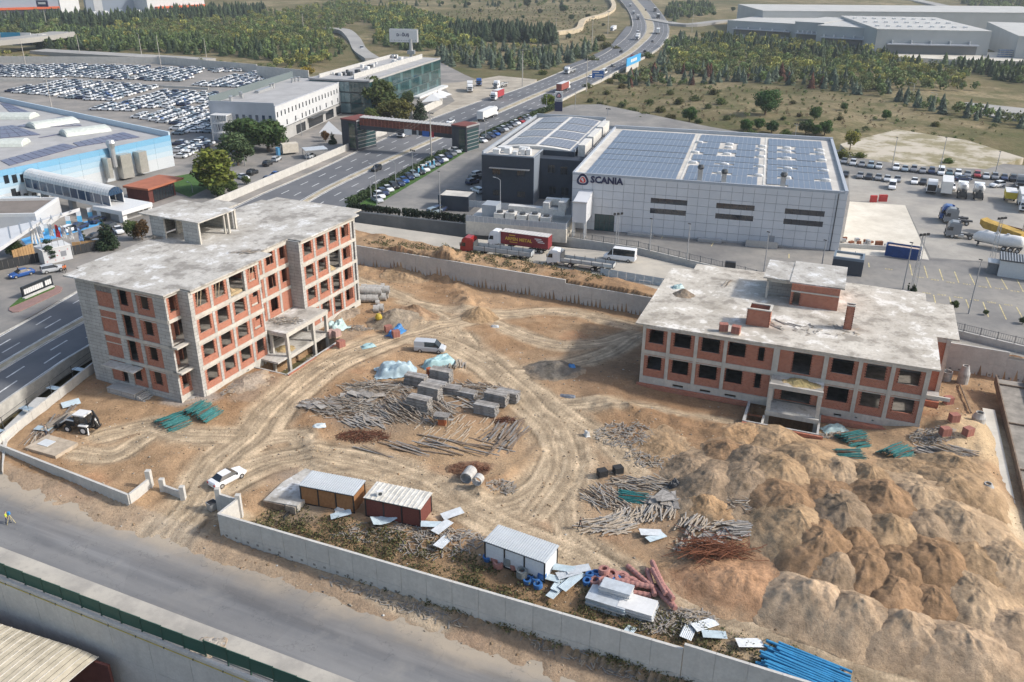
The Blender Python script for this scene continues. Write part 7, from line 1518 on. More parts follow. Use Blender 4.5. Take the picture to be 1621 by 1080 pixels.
heap('steep cut earth mound near the rear wall', 758, 500, 3.6, 2.0, (.42,.29,.17), 1.0, .8, 76); heap('low earth mound left of the steep cut mound', 640, 440, 3.2, 1.2, TANC, 1.8, -.4, 77)
heap('small brown mortar heap on the two-storey roof', 0, 0, 1.7, 1.1, (.26,.21,.16), 1.2, 0, 78, 'mortar_heap', base=RL(3.2,14.0)); heap('yellow sand heap on the balcony of the two-storey building', 0, 0, 1.7, .7, (.36,.29,.14), 1.6, R_YAW, 79, 'sand_heap', base=RL(23.2,-1.6,4.9)); heap('sand heap under the entrance canopy', 0, 0, 1.5, .8, (.42,.32,.17), 1.3, 0, 80, 'sand_heap', base=LL(19.6,-3.2,.85)); heap('sand heap in the open bay of the fourth storey', 0,0,1.4,1.1,(.44,.33,.20),1.0,0,81,'sand_heap',base=LL(12,-.6,12.8)); heap('sand heap in an open bay of the third storey', 0,0,1.3,.9,(.44,.34,.20),1.0,0,82,'sand_heap',base=LL(36.2,-.6,8.8))
heap('rubble mound beside the entrance pit', 395, 605, 3.0, .9, (.30,.25,.2), 1.5, 1.1, 83, 'rubble_heap'); heap('grey rubble patch at the foot of the end facade', 305, 625, 2.2, .35, (.36,.34,.32), 1.4, .3, 84, 'rubble_heap')
heap('rubble mound behind the stacked concrete rings', 540, 500, 3.0, .9, (.31,.25,.19), 1.6, 1.1, 85, 'rubble_heap'); heap('brown clod heap by the concrete rings in the loop', 745, 742, 2.2, .5, (.17,.095,.06), 1.6, .1, 86)

# ================================================================ timber, props, pipes
def plankmeshes(tag_, L, w, t_, mats):
    out = []
    for m_ in mats:
        for k in range(2): out.append(MB().box(-L/2*(1-.22*k),L/2*(1-.22*k),-w/2,w/2,0,t_).mesh(tag_, m_))
    return out
WOODP = mat('pale_timber', (.40,.335,.26), .95, .25, 2); WOODB = mat('brown_timber', (.20,.15,.11), .95, .3, 2); WOODX = mat('silver_timber', (.31,.29,.265), .95, .3, 2)
PL = {'pole': plankmeshes('plank', 3.4, .09, .07, (WOODG,WOODX,WOODP,WOODB)), 'board': plankmeshes('plank', 3.0, .24, .05, (WOODX,WOODD,WOODG)), 'pale': plankmeshes('plank', 2.6, .13, .10, (WOODP,WOODX,WOODP)), 'long': plankmeshes('plank', 6.5, .22, .06, (WOODD,WOODB)), 'sheet': plankmeshes('formwork_sheet', 2.3, 1.1, .03, (WOODD,WOODX,mat('worn_formwork',(.30,.27,.235),.9,.35,2))), 'batten': plankmeshes('batten', 2.2, .09, .07, (WOODP,)), 'stick': plankmeshes('stick', .9, .10, .04, (WOODP,WOODX,WOODD,WOODG))}
def pile(name, label, px, py, rx, ry, kind, n, yaw, sp=.3, h=.8, cat='timber pile', zf=None, rot=0.0, T=None, base=None, tilt=.10):
    q = S(px,py) if base is None else base; T = T or thing(name, label, cat, q, 0); ms = PL[kind]
    for k in range(n):
        r_ = math.sqrt(rnd.random()); a_ = rnd.random()*6.283; x, y = r_*rx*math.cos(a_), r_*ry*math.sin(a_); x, y = x*math.cos(rot)-y*math.sin(rot), x*math.sin(rot)+y*math.cos(rot)
        g = (zs(q.x+x,q.y+y)-q.z if base is None else 0); z = g+.06+max(0,h*(1-r_**1.5))*rnd.random()
        obj(ms[int(rnd.random()*len(ms))].name.split('.')[0], ms[int(rnd.random()*len(ms))], T, (x,y,z), (rnd.uniform(-tilt,tilt)*.5,rnd.uniform(-tilt,tilt),yaw+rnd.gauss(0,sp)))
    return T
yp = hd((640,655),(690,688)); yq = hd((520,640),(600,655)); yh = hd((950,760),(1060,775))
pile('timber_pile','large fan-shaped pile of weathered timber poles in the middle of the loop',655,650,5.6,3.4,'pole',290,yp,.22,1.5)
pile('timber_pile','untidy pile of timber boards at the left end of the storage loop',540,645,5.4,3.0,'pole',190,yq,.55,.9); pile('formwork_pile','heap of grey formwork sheets at the left tip of the loop',512,645,3.4,1.6,'sheet',22,yq,.5,.7,'formwork'); pile('timber_pile','loose timber offcuts behind the fan-shaped pile',595,615,5,2,'pole',120,yq+.25,.5,.6); pile('timber_pile','low pile of brown boards below the fan-shaped pile',580,668,3.2,1.4,'board',45,yp+.2,.3,.4)
pile('formwork_pile','loose grey formwork panels on top of the left timber',575,628,3.0,1.4,'sheet',14,yq+.3,.5,.8,'formwork')
pile('timber_pile','scattered boards right of the board stacks',755,620,4.8,2.6,'pole',110,yq,.5,.5); pile('timber_pile','long poles fanned out at the right tip of the loop',800,690,2.2,3.2,'long',34,hd((785,710),(822,668)),.12,.35); pile('timber_pile','small bundle of round logs beside the teal tarpaulin',715,578,2.4,.9,'pale',40,hd((712,585),(714,572)),.15,.5); pile('timber_pile','heap of pale offcuts beside the concrete rings',795,772,2.2,1.3,'stick',80,.6,.9,.5)
pile('timber_pile','long dark planks laid out across the loop',720,705,7.5,2.2,'long',16,hd((640,685),(760,712)),.05,.08); pile('timber_pile','thin battens spread on the bare ground of the loop',735,680,7.5,3.6,'batten',46,hd((760,680),(775,665)),.1,.03); pile('timber_pile','long planks along the lower edge of the loop',640,712,5,1.4,'long',10,hd((620,702),(690,722)),.08,.05)
pile('timber_pile','short boards lying beside the small board stacks',745,640,3.2,1.4,'board',22,yq,.7,.2)
# right-hand debris field
pile('debris_pile','scattered broken timber north of the right debris field',990,690,4.2,3.4,'stick',260,.2,1.2,.35,'debris'); pile('debris_pile','scattered timber splinters near the grey heaps',1035,725,3.8,2.6,'stick',200,.2,1.2,.35,'debris')
pile('timber_pile','grey poles at the top of the right debris field',1020,768,3.6,1.4,'pole',90,yh,.35,.8); pile('timber_pile','tangled poles at the left end of the right debris field',958,790,2.8,1.8,'pole',70,hd((940,770),(975,800)),.4,.6); pile('timber_pile','pale fanned timbers near the walking person',965,833,3.4,1.6,'pale',80,hd((925,845),(1000,828)),.28,.6); pile('timber_pile','row of pale stacked logs in the right debris field',1020,815,3.8,1.0,'pale',70,hd((1020,822),(1030,806)),.3,.5); pile('timber_pile','small stack of pale logs right of the log row',1096,830,1.6,1.0,'pale',36,hd((1090,838),(1102,820)),.2,.6); pile('timber_pile','few crossed pale logs beside the small stack',1135,835,1.8,.8,'pale',16,hd((1115,840),(1150,832)),.4,.3)
pile('formwork_pile','grey formwork sheets in the centre of the right debris field',1058,792,2.8,1.6,'sheet',20,.9,.6,.7,'formwork'); pile('timber_pile','grey timbers on the slope right of the debris field',1180,800,2.2,1.8,'pole',60,yh,.6,.7); pile('timber_pile','neat grey boards below the slope timbers',1180,838,1.7,1.4,'board',46,hd((1165,832),(1195,830)),.12,.5); pile('timber_pile','dark scorched boards at the end of the slope timbers',1200,805,1.2,1.4,'board',26,hd((1195,790),(1212,818)),.2,.6); pile('formwork_pile','grey boards under the rusty steel tangle',1135,857,2.0,.9,'sheet',12,yh,.3,.4,'formwork'); pile('timber_pile','pale logs left of the rusty steel tangle',1090,862,1.4,.7,'pale',24,hd((1085,868),(1096,852)),.25,.4)
pile('timber_pile','timber lying beside the backhoe bucket',92,668,1.3,2.8,'long',14,hd((75,690),(118,640)),.06,.7); pile('timber_pile','scrap wood against the left corner wall',62,690,1.4,2.6,'pole',26,hd((45,705),(85,660)),.2,.2); pile('timber_pile','neat planks at the right building corner',1470,718,1.6,.9,'board',40,hd((1455,712),(1485,722)),.08,.6); pile('timber_pile','grey poles beside the neat planks at the right',1510,715,2.4,.8,'pole',30,hd((1490,708),(1535,722)),.12,.3)
pile('debris_pile','white sacks and broken boards at the right building corner',1475,690,3,2,'stick',200,.5,1.3,.4,'debris'); pile('debris_pile','timber scraps on the entrance canopy of the tall shell',0,0,2.6,1.6,'stick',110,.5,1.3,.25,'debris',base=LL(21.5,-2.4,4.92)); pile('debris_pile','timber scraps beside the entrance pit edge',505,555,4.2,.9,'stick',120,1.0,.8,.3,'debris',rot=hd((470,580),(540,540))); pile('debris_pile','rubble and scraps at the base of the tall shell',380,610,3.6,1.2,'stick',120,.9,.9,.35,'debris',rot=1.1); pile('debris_pile','scraps between the tall shell and the mixer',560,520,3.4,1.2,'stick',90,.9,.9,.25,'debris'); pile('debris_pile','planks and rubbish beside the roof access block',0,0,1.9,.8,'stick',46,.2,.5,.35,'debris',base=LL(18.0,20.2))
pile('debris_pile','boards lying on the tall roof edge',0,0,2.4,1.0,'board',8,.3,.6,.02,'debris',base=LL(19.0,1.2)); pile('debris_pile','scattered boards on the two-storey roof by the chimney',0,0,5,3.2,'stick',36,.2,1.3,.02,'debris',base=RL(25.5,8.0)); pile('debris_pile','long laths lying on the two-storey roof',0,0,2.5,1.5,'board',7,-.9,.2,.02,'debris',base=RL(19.8,7.5)); pile('debris_pile','two pale laths at the back of the two-storey roof',0,0,.6,.6,'pole',4,1.1,.08,.02,'debris',base=RL(8.5,22.0))
pile('debris_pile','rubble in front of the porch pit',1320,690,2.4,1.0,'stick',80,.4,1.2,.3,'debris'); pile('debris_pile','rubbish between white container and coil stacks',700,860,5,2.2,'stick',240,.3,1.2,.25,'debris'); pile('debris_pile','paper and scraps on the bank below the containers',620,840,7,1.6,'stick',160,.3,1.2,.1,'debris'); pile('debris_pile','scrap heap beside the white insulation panels',1070,985,4,1.5,'stick',220,.3,1.2,.4,'debris'); pile('debris_pile','rubbish strip along the verge of the front road',620,952,9,.8,'stick',120,.3,1.2,.08,'debris',rot=ang(FW_C,FW_D)); pile('debris_pile','roadside rubbish further right along the verge',960,1052,9,.8,'stick',110,.3,1.2,.08,'debris',rot=ang(FW_C,FW_D))
# stacks of scaffold boards
def board_stack(label, px, py, yaw, n=11, L=2.9, w=1.25):
    T = thing('board_stack', label, 'board stack', S(px,py), yaw); T.scale = (1.15,1.2,1.25)
    for k in range(n):
        for j in range(4):
            m_ = PLK[int(rnd.random()*3)]; obj('board', m_, T, (rnd.uniform(-.08,.08),-w/2+w*(j+.5)/4+rnd.uniform(-.02,.02),.08+k*.125), (0,0,rnd.gauss(0,.008)))
    for x in (-1,1): obj('bearer', BEAR, T, (x,0,0))
PLK = [MB().box(-1.45,1.45,-.15,.15,0,.085).mesh('board', m_) for m_ in (WOODX,WOODD,mat('slate_timber',(.29,.28,.27),.95,.3,3))]; BEAR = MB().box(-.06,.06,-.65,.65,0,.08).mesh('bearer', WOODB)
ys_ = hd((645,655),(685,664)); ys2 = hd((640,604),(675,611))
for x, y, a_, n, lb in ((659,610,ys2,11,'board stack left of the orange drum, nearest the blue tarpaulin'),(699,604,ys2,13,'tall board stack behind the others near the drum'),(690,617,ys2,8,'low board stack between two taller ones'),(681,630,ys_,13,'double board stack in the middle of the group'),(665,652,ys_,15,'board stack at the front left beside the timber fan'),(770,655,ys_,10,'front board stack of the right-hand group'),(786,640,ys_,12,'board stack with grey sheets behind the front right one'),(804,634,ys_,10,'rearmost board stack of the right-hand group'),(737,626,ys2,5,'flat board stack between the two groups'),(713,622,ys_+.1,7,'small board stack at the centre of the storage loop')): board_stack(lb, x, y, a_, n)
# teal scaffold props
TEAL = mat('teal_prop', (.03,.165,.165), .6, .3, 4); TEALD = mat('dark_teal_prop', (.015,.11,.11), .7, .3, 4)
PRP = [MB().tube([(-1.6,0,0),(.3,0,0),(1.5,0,0)],[.045,.045,.035],6).mesh('steel_prop', m_) for m_ in (TEAL,TEAL,TEALD,RUST)]
def props(label, px, py, yaw, n, w, h, cat='prop stack'):
    T = thing('prop_stack', label, cat, S(px,py), yaw)
    for k in range(n):
        v = rnd.random(); y = rnd.uniform(-w,w); top = h*(1-(abs(y)/w)**2); obj('steel_prop', PRP[int(rnd.random()*4) if rnd.random() < .5 else 0], T, (rnd.uniform(-.4,.4),y,.08+top*math.sqrt(v)), (rnd.uniform(-.03,.03),rnd.uniform(-.05,.05),rnd.gauss(0,.07)))
props('large stack of teal scaffold props in front of the end facade', 318, 655, hd((300,665),(340,640)), 150, 2.6, 1.3); props('lower heap of teal props beside the large stack', 275, 670, hd((255,672),(300,655)), 90, 2.2, .9)
props('stack of teal props leaning by the porch of the two-storey building', 1350, 700, hd((1335,690),(1372,683)), 120, 2.0, 1.4); props('fanned teal props below the leaning stack', 1345, 722, hd((1330,712),(1358,712)), 60, 1.4, .7); props('bundle of teal props in front of the right brick footing', 1420, 722, hd((1400,730),(1442,712)), 130, 1.9, 1.3); props('flat heap of teal poles in the right debris field', 1003, 789, yh, 70, 1.2, .6)
# concrete rings and manholes
def ringmesh(r_, w, th): 
    mb = MB(); n = 16
    prof = [(-w/2,r_),(w/2,r_),(w/2,r_-th),(-w/2,r_-th)]
    mb.loft([[Vector((x,rr*math.cos(2*math.pi*k/n),rr*math.sin(2*math.pi*k/n))) for x, rr in prof] for k in range(n)]+[[Vector((x,rr,0)) for x, rr in prof]], caps=False); return mb
CRG = mat('precast_concrete', (.40,.39,.37), .9, .2, 1.5); RING = ringmesh(.74,1.0,.11).mesh('concrete_ring', CRG); RINGS = ringmesh(.42,.8,.08).mesh('concrete_ring', CRG)
ry_ = hd((565,470),(608,470)); b0 = S(568,478); ax = Vector((math.cos(ry_),math.sin(ry_),0)); ay = Vector((-ax.y,ax.x,0)); k2 = 0
for row, (oy, zz, n) in enumerate(((0,.74,4),(1.5,.74,5),(3.0,.74,5),(.75,2.02,4),(2.25,2.02,5))):
    for k in range(n):
        q = b0+ax*(k*1.06+.2*row)+ay*oy; o = obj('concrete_ring', RING, None, (q.x,q.y,zs(q.x,q.y)+zz), (0,0,ry_)); tag(o, 'concrete ring, %s from left in the %s beside the tall shell' % (ORD[k], ['bottom front row','bottom middle row','bottom back row','upper front row','upper back row'][row]), 'concrete ring', 'stacked concrete rings')
for k, (x,y) in enumerate(((598,468),(604,476),(598,482),(604,488),(602,462),(606,455))): q = S(x,y); o = obj('concrete_ring', RINGS, None, (q.x,q.y,q.z+.42+(.7 if k in (0,1) else 0)), (0,0,ry_+.1)); tag(o, 'small concrete ring, %s at the right end of the ring stack' % ORD[k], 'concrete ring', 'small rings at the end of the stack')
for x, y, lb in ((596,494,'pair of concrete rings lying apart in front of the ring stack, left one'),(603,492,'pair of concrete rings lying apart in front of the ring stack, right one')): q = S(x,y); o = obj('concrete_ring', RING, None, (q.x,q.y,q.z+.6), (0,0,ry_)); tag(o, lb, 'concrete ring')
BIGR = ringmesh(.85,1.9,.12).mesh('concrete_pipe', CRG)
for x, y, a_, lb in ((742,760,hd((738,765),(752,745)),'long concrete pipe lying at the lower end of the loop'),(757,768,hd((752,774),(764,758)),'shorter concrete pipe beside the long one')): q = S(x,y); o = obj('concrete_pipe', BIGR, None, (q.x,q.y,q.z+.8), (0,0,a_)); o.scale = (1,.9,.9) if 'long' in lb[:6] else (.5,.75,.75); tag(o, lb, 'concrete pipe')
def manhole(label, px, py, r_, h, cone=True):
    mb = MB(); n = 16; pr_ = [(r_,0),(r_,h*.62),(r_*.62,h*.92),(r_*.62,h)] if cone else [(r_,0),(r_,h)]; inn = [(rr-.1,z) for rr, z in pr_[::-1]]; al = pr_+inn
    mb.loft([[Vector((rr*math.cos(2*math.pi*k/n),rr*math.sin(2*math.pi*k/n),z)) for rr, z in al] for k in range(n+1)][::-1], caps=False, closed=False); o = mb.build('manhole_shaft', CRG); q = S(px,py); o.location = (q.x,q.y,q.z-.4); tag(o, label, 'manhole shaft'); return o
manhole('tall conical concrete manhole shaft beside the right corner', 1523, 606, .85, 3.4); manhole('short open concrete ring left of the tall manhole shaft', 1497, 601, .8, 1.9, False); manhole('half-buried conical manhole shaft on the right slope', 1548, 668, .9, 1.9); manhole('buried manhole top beside the concrete strip', 1563, 772, .7, 1.0)
# blue pipes bottom right
BLUEPI = mat('blue_pipe', (.045,.25,.46), .55, .2, 1.2); PIPE = MB().tube([(-3.4,0,0),(3.4,0,0)],.13,8).mesh('pipe', BLUEPI); yb_ = hd((1212,1030),(1320,1075))
T = thing('pipe_stack', 'stack of bright blue plastic pipes at the bottom right', 'pipe stack', S(1272,1072), yb_)
for k in range(64): lay = k//14; obj('pipe', PIPE, T, (rnd.uniform(-.8,.8),-2.2+(k%14)*.32+.14*(lay%2),.15+lay*.25), (0,0,rnd.gauss(0,.025)))
# coils and corrugated pipes
RCO = mat('salmon_plastic', (.36,.18,.155), .6, .15, 3); BCO = mat('blue_plastic', (.04,.13,.33), .5, .15, 3); GCO = mat('grey_plastic', (.20,.22,.22), .6)
def coilmesh(r_, w, m_):
    mb = MB(); n = 16
    mb.loft([[Vector((rr*math.cos(2*math.pi*k/n),rr*math.sin(2*math.pi*k/n),z)) for rr, z in ((r_*.55,0),(r_,.06),(r_,w*.3),(r_*.97,w*.35),(r_,w*.4),(r_,w*.65),(r_*.97,w*.7),(r_,w*.75),(r_*.95,w),(r_*.55,w))] for k in range(n+1)][::-1], caps=False, closed=True); return mb.mesh('hose_coil', m_)
CO = {'red': coilmesh(.62,.7,RCO), 'blue': coilmesh(.5,.6,BCO), 'grey': coilmesh(.6,.9,GCO), 'big': coilmesh(.85,.6,RCO)}
cl_ = [(773,886,'blue'),(786,889,'red'),(797,887,'red'),(805,897,'grey'),(816,900,'red'),(829,906,'red'),(843,905,'red'),(826,917,'grey'),(836,922,'blue'),(850,912,'blue'),(848,922,'blue'),(857,918,'blue'),(852,930,'blue'),(789,897,'red')]
cl2 = [(935,915,'blue'),(943,913,'blue'),(950,919,'blue'),(956,913,'red'),(962,920,'red'),(968,914,'red'),(944,925,'red'),(955,931,'red'),(967,930,'red'),(975,921,'blue'),(984,919,'big'),(985,934,'big'),(972,937,'blue'),(930,924,'blue'),(998,927,'big')]
for st_, nm_ in ((cl_,'beside the white container'),(cl2,'next to the corrugated pipes')):
    for k, (x,y,c_) in enumerate(st_):
        q = S(x,y); o = obj('hose_coil', CO[c_], None, (q.x,q.y,q.z+.02+(.35 if k % 4 == 3 else 0)), (rnd.uniform(-.25,.25),rnd.uniform(-.2,.2),rnd.random()*6)); tag(o, '%s coil of plastic hose, %s in the cluster %s' % ({'big':'large salmon','red':'salmon red'}.get(c_,c_), ORD[k], nm_), 'hose coil', 'hose coils '+nm_)
mb = MB(); pts = [(x*.25,0,0) for x in range(-8,9)]; mb.tube(pts,[.30 if k % 2 else .26 for k in range(17)],10); CPI = mb.mesh('corrugated_pipe', RCO)
for k, (x,y,a,c) in enumerate(((1000,922,(985,915),(1012,927)),(1003,934,(985,932),(1020,938)),(1000,941,(984,938),(1018,944)),(1030,925,(1025,908),(1035,942)),(1042,930,(1035,915),(1052,946)),(1050,938,(1040,925),(1062,955)),(1047,946,(1035,935),(1060,960)),(1012,916,(1004,908),(1020,922)),(1040,918,(1036,906),(1046,928)),(1055,946,(1045,930),(1066,962)))):
    q = S(x,y); o = obj('corrugated_pipe', CPI, None, (q.x,q.y,q.z+.3+(.5 if k in (1,4,5,8) else 0)), (0,0,hd(a,c))); tag(o, 'salmon corrugated plastic pipe, %s in the heap beside the hose coils' % ORD[k], 'pipe', 'corrugated pipes beside the hose coils')
# rusty steel
RB_ = [MB().tube([(-2.2,0,0),(-.6,.25*s_,.3),(.8,-.2*s_,.15),(2.2,.1,.4*s_)],.035,4).mesh('rebar', RUST) for s_ in (1,-1,.5)]
T = thing('rebar_tangle', 'tangle of rusty red reinforcing bars at the end of the debris field', 'rebar', S(1128,878), 0)
for k in range(150): obj('rebar', RB_[k%3], T, (rnd.gauss(0,1.5),rnd.gauss(0,.8),.1+rnd.random()*1.1), (rnd.uniform(-.5,.5),rnd.uniform(-.4,.4),hd((1080,870),(1180,885))+rnd.gauss(0,.45)))
RS_ = [MB().tube([(-.7,0,0),(-.1,.15*s_,.12),(.7,-.1,.05)],.03,4).mesh('rebar_offcut', mat('dark_rust',(.10,.038,.022),.95,.3,5)) for s_ in (1,-1)]
for x, y, rx, ry, n, lb in ((575,692,3.6,1.4,190,'dark rusty heap of steel offcuts at the front of the loop'),(800,667,1.6,.8,70,'small dark rusty steel heap beside the right board stacks'),(745,745,2.6,1.0,90,'dark rusty steel heap beside the long concrete pipe')):
    T = thing('offcut_heap', lb, 'steel scrap', S(x,y), 0)
    for k in range(n): r_ = rnd.random()**.5; a_ = rnd.random()*6.28; obj('rebar_offcut', RS_[k%2], T, (r_*rx*math.cos(a_),r_*ry*math.sin(a_),.05+.5*(1-r_)*rnd.random()), (rnd.uniform(-.5,.5),rnd.uniform(-.5,.5),rnd.random()*6.28))
# sheet metal and panels lying about
CORR = mat('corrugated_sheet', (.52,.55,.57), .45, .12, 1.5, metal=.25); CORB = mat('bluish_sheet', (.42,.50,.54), .5, .12, 1.5)
def corr(L, w, m_, n=7, bend=0):
    mb = MB(); a, c = [], []
    for k in range(2*n+1): y = -w/2+w*k/(2*n); z = .04*(k%2); a.append((y,z))
    rows = [[Vector((x,y,z+bend*(x/L*2)**2)) for y, z in a] for x in (-L/2,-L/6,L/6,L/2)]; mb.loft(rows, closed=False, caps=False); return mb.mesh('metal_sheet', m_)
SHEETS = {('a',0): corr(2.6,1.2,CORR), ('b',0): corr(2.4,1.0,CORB), ('c',0): corr(3.2,1.1,CORB), ('d',1): corr(2.8,1.6,CORB,7,.35)}
sh_ = [(540,818,'b',.3,'beside the timber-clad container, near the broken chair'),(608,828,'d',.4,'curved, leaning below the red container'),(683,835,'b',.1,'in front of the red container corner'),(700,838,'a',.9,'next to the paint buckets'),(702,862,'a',1.1,'upright by the white pipe'),(716,818,'a',.5,'under the white barrels'),(885,928,'b',1.1,'ribbed, against the coil stack'),(900,912,'a',.3,'on top of the panel heap behind the white container'),(893,905,'b',-.2,'at the back of the panel heap'),(915,905,'a',.2,'at the right of the panel heap'),(880,940,'b',.9,'sliding down the bank'),(905,925,'c',.8,'across the panel heap'),(870,918,'b',-.3,'at the left of the panel heap'),(1038,855,'b',.5,'below the fanned timbers'),(1030,848,'a',.1,'beside the fanned timbers'),(1115,993,'a',.4,'beside the scrap heap'),(1090,1003,'a',1.1,'standing by the scrap heap'),(1130,1010,'b',.0,'flat beside the track'),(1186,1022,'a',.1,'alone near the blue pipes'),(993,1007,'b',1.0,'on the bank below the white panels'),(70,683,'b',-.2,'under the standing man'),(112,640,'b',.6,'stacked behind the backhoe'),(114,644,'b',.6,'second in the stack behind the backhoe')]
for k, (x,y,kd,a_,lb) in enumerate(sh_):
    me = [v for kk, v in SHEETS.items() if kk[0] == kd][0]; q = S(x,y); o = obj('metal_sheet', me, None, (q.x,q.y,q.z+.38+.05*(k%3)), (rnd.uniform(-.12,.12),rnd.uniform(-.12,.12),a_)); tag(o, '%s metal sheet %s' % ('curved pale' if kd == 'd' else 'pale grey corrugated' if kd == 'a' else 'bluish ribbed', lb.replace('curved, ','')), 'metal sheet')
for k, (x,y,sx,sy,h_,m_,lb) in enumerate(((965,955,4.2,2.6,1.3,CORB,'pale blue insulated panel stack on the bank'),(1010,965,3.6,2.4,1.2,WHITE,'white panel stack with torn wrapping right of the pale blue one'),(975,945,3.2,1.6,1.9,WHITE,'upper white ribbed panel stack near the coils'))):
    T = thing('panel_stack', lb, 'panel stack', S(x,y,-.3), hd((940,950),(1020,975)))
    for j in range(int(h_/.14)): obj('panel', MB().box(-sx/2,sx/2,-sy/2,sy/2,0,.12).mesh('panel', m_ if j % 4 else CORR), T, (rnd.uniform(-.12,.12),rnd.uniform(-.1,.1),j*.14), (0,0,rnd.gauss(0,.02)))
# ================================================================ site containers
def container(label, pa, pb, L, W, H, wall, roofm, name='site_container', ribs=24, dz=0):
    a = S(*pa); yaw = ang(P(*pa,0),P(*pb,0)); a.z = max(a.z,-.4)+dz; T = thing(name, label, 'container', a, yaw); BK_ = plain('black_frame',(.02,.02,.022),.5)
    MB().box(.05,L-.05,.05,W-.05,0,H-.1).build('core', wall, T); n = 3
    for k in range(n):
        p_ = MB(); x0, x1 = L*k/n+.09, L*(k+1)/n-.09; p_.box(x0,x1,.0,.05,.12,H-.18); o = p_.build('wall_panel', wall, T)
    MB().box(L-.05,L,.15,W-.15,.12,H-.18).build('wall_panel', wall, T)
    for x in [0]+[L*k/n for k in range(1,n)]+[L]: MB().box(x-.08,x+.08,-.04,.04,0,H).build('frame_post', BK_, T)
    MB().box(L-.04,L+.05,W-.1,W+.05,0,H).build('frame_post', BK_, T); MB().box(-.08,L+.08,-.06,.05,H-.18,H).build('frame_rail', BK_, T); MB().box(-.08,L+.08,-.06,.05,0,.14).build('frame_rail', BK_, T); MB().box(L-.04,L+.07,0,W,H-.18,H).build('frame_rail', BK_, T)
    r_ = MB().box(-.15,L+.15,-.15,W+.15,H,H+.05).build('roof', roofm, T)
    RBM = MB().box(-.07,.07,-.14,W+.14,0,.06).mesh('roof_rib', roofm)
    for k in range(ribs): obj('roof_rib', RBM, r_, (-.05+(L+.1)*(k+.5)/ribs,0,H+.05))
    return T
m, t, b = raw('timber_cladding', .8, .2); oc = objco(t); s = sep(t, oc); f_ = mth(t,'FRACT',mth(t,'MULTIPLY',mth(t,'ADD',s[0],s[1]),5.5)); c = mixc(t, mth(t,'LESS_THAN',f_,.12), ramp(t, noise(t,oc,2), [(.3,(.27,.13,.055)),(.7,(.36,.185,.085))]), (.10,.05,.025)); t.links.new(c, b.inputs['Base Color']); TCL = m
RBK = mat('red_brick_cladding', (.14,.045,.035), .85, .2, 5); RFS = mat('grey_ribbed_roof', (.47,.50,.52), .5, .12, .6); RFW = mat('dirty_white_roof', (.58,.56,.51), .6, .25, .7)
container('office container with orange timber cladding and grey ribbed roof', (478,797),(569,815), 6.9, 3.0, 2.6, TCL, RFS); container('container with dark red brick-pattern walls and dirty white roof', (580,817),(668,836), 6.9, 3.2, 2.6, RBK, RFW, ribs=12); container('white container with black frame and ribbed roof', (768,888),(860,922), 7.2, 3.0, 2.6, plain('white_panel',(.62,.65,.68),.5), RFS, ribs=26)
AC_ = S(580,817); a_ = ang(P(580,817),P(668,836)); AC_ = Vector((AC_.x,AC_.y,max(AC_.z,-.4)+2.66))+Vector((math.cos(a_)*1.5-math.sin(a_)*.9,math.sin(a_)*1.5+math.cos(a_)*.9,0)); T = thing('air_conditioner', 'small air conditioner box standing on the dirty white container roof', 'air conditioner', Vector((0,0,0)), .3); T.location = AC_; MB().box(-.4,.4,-.2,.2,0,.6).build('housing', WHITE, T); MB().tube([(0,-.21,.3),(0,-.23,.3)],.22,12).build('fan', DKSTEEL, T)
T = thing('concrete_platform', 'broken concrete platform left of the timber-clad container', 'platform', S(418,800), hd((414,800),(470,812))); mb = MB(); mb.prism([(0,0),(4.4,.2),(4.9,3.5),(5.2,7.2),(1.2,7.6),(.1,4)],-.8,.75); mb.build('slab', SLAB, T); MB().box(.1,2.8,-.12,-.02,-.6,.65).build('formwork_board', WOODB, T); MB().box(3.0,4.3,-.1,.05,-.6,.7).build('formwork_board', WOODG, T)
T = thing('drain_pipe', 'black pipe running down the bank beside the broken platform', 'pipe', S(455,815), 0); q0, q1 = S(478,795,.3), S(448,822,.0); MB().tube([q0-Vector(T.location),q1-Vector(T.location)],.2,8).build('pipe', BLACK, T)
# ================================================================ tarpaulins
def tarp(label, px, py, rx, ry, h, yaw, col, seed, name='tarpaulin'):
    q = S(px,py); n = 30; g = np.linspace(-1,1,n); X, Y = np.meshgrid(g,g); e = np.maximum(np.abs(X),np.abs(Y)); rr = np.clip((np.abs(X)**4+np.abs(Y)**4)**.25,0,1.2)
    Z = h*(1-sstep(.62,.98,rr))*(.78+.6*fbm(X*2+seed*5,Y*2,1.1,3)); ridg = np.abs(fbm(X*5+seed,Y*5+seed*2,1.0,3)); Z = Z+.22*h*ridg+.03; ed2 = 1+.18*fbm(X*3+seed*9,Y*3,1.2,3); WX, WY = X*rx*ed2, Y*ry*ed2
    ca, sa_ = math.cos(yaw), math.sin(yaw); V = np.stack([(WX*ca-WY*sa_).ravel(),(WX*sa_+WY*ca).ravel(),Z.ravel()],-1); idx = np.arange(n*n).reshape(n,n); F = np.stack([idx[:-1,:-1],idx[:-1,1:],idx[1:,1:],idx[1:,:-1]],-1).reshape(-1,4)
    o = obj(name, grid_mesh(name, V, F, None, False), None, q); o.data.materials.append(mat('tarp_'+col[0], col[1], .45, .15, 1.5, spec=.4)); tag(o, label, 'tarpaulin'); return o
LBT = ('pale',(.36,.46,.50)); TQ = ('turquoise',(.29,.44,.46)); BLT = ('blue',(.04,.18,.42)); PTL = ('paleteal',(.38,.50,.49))
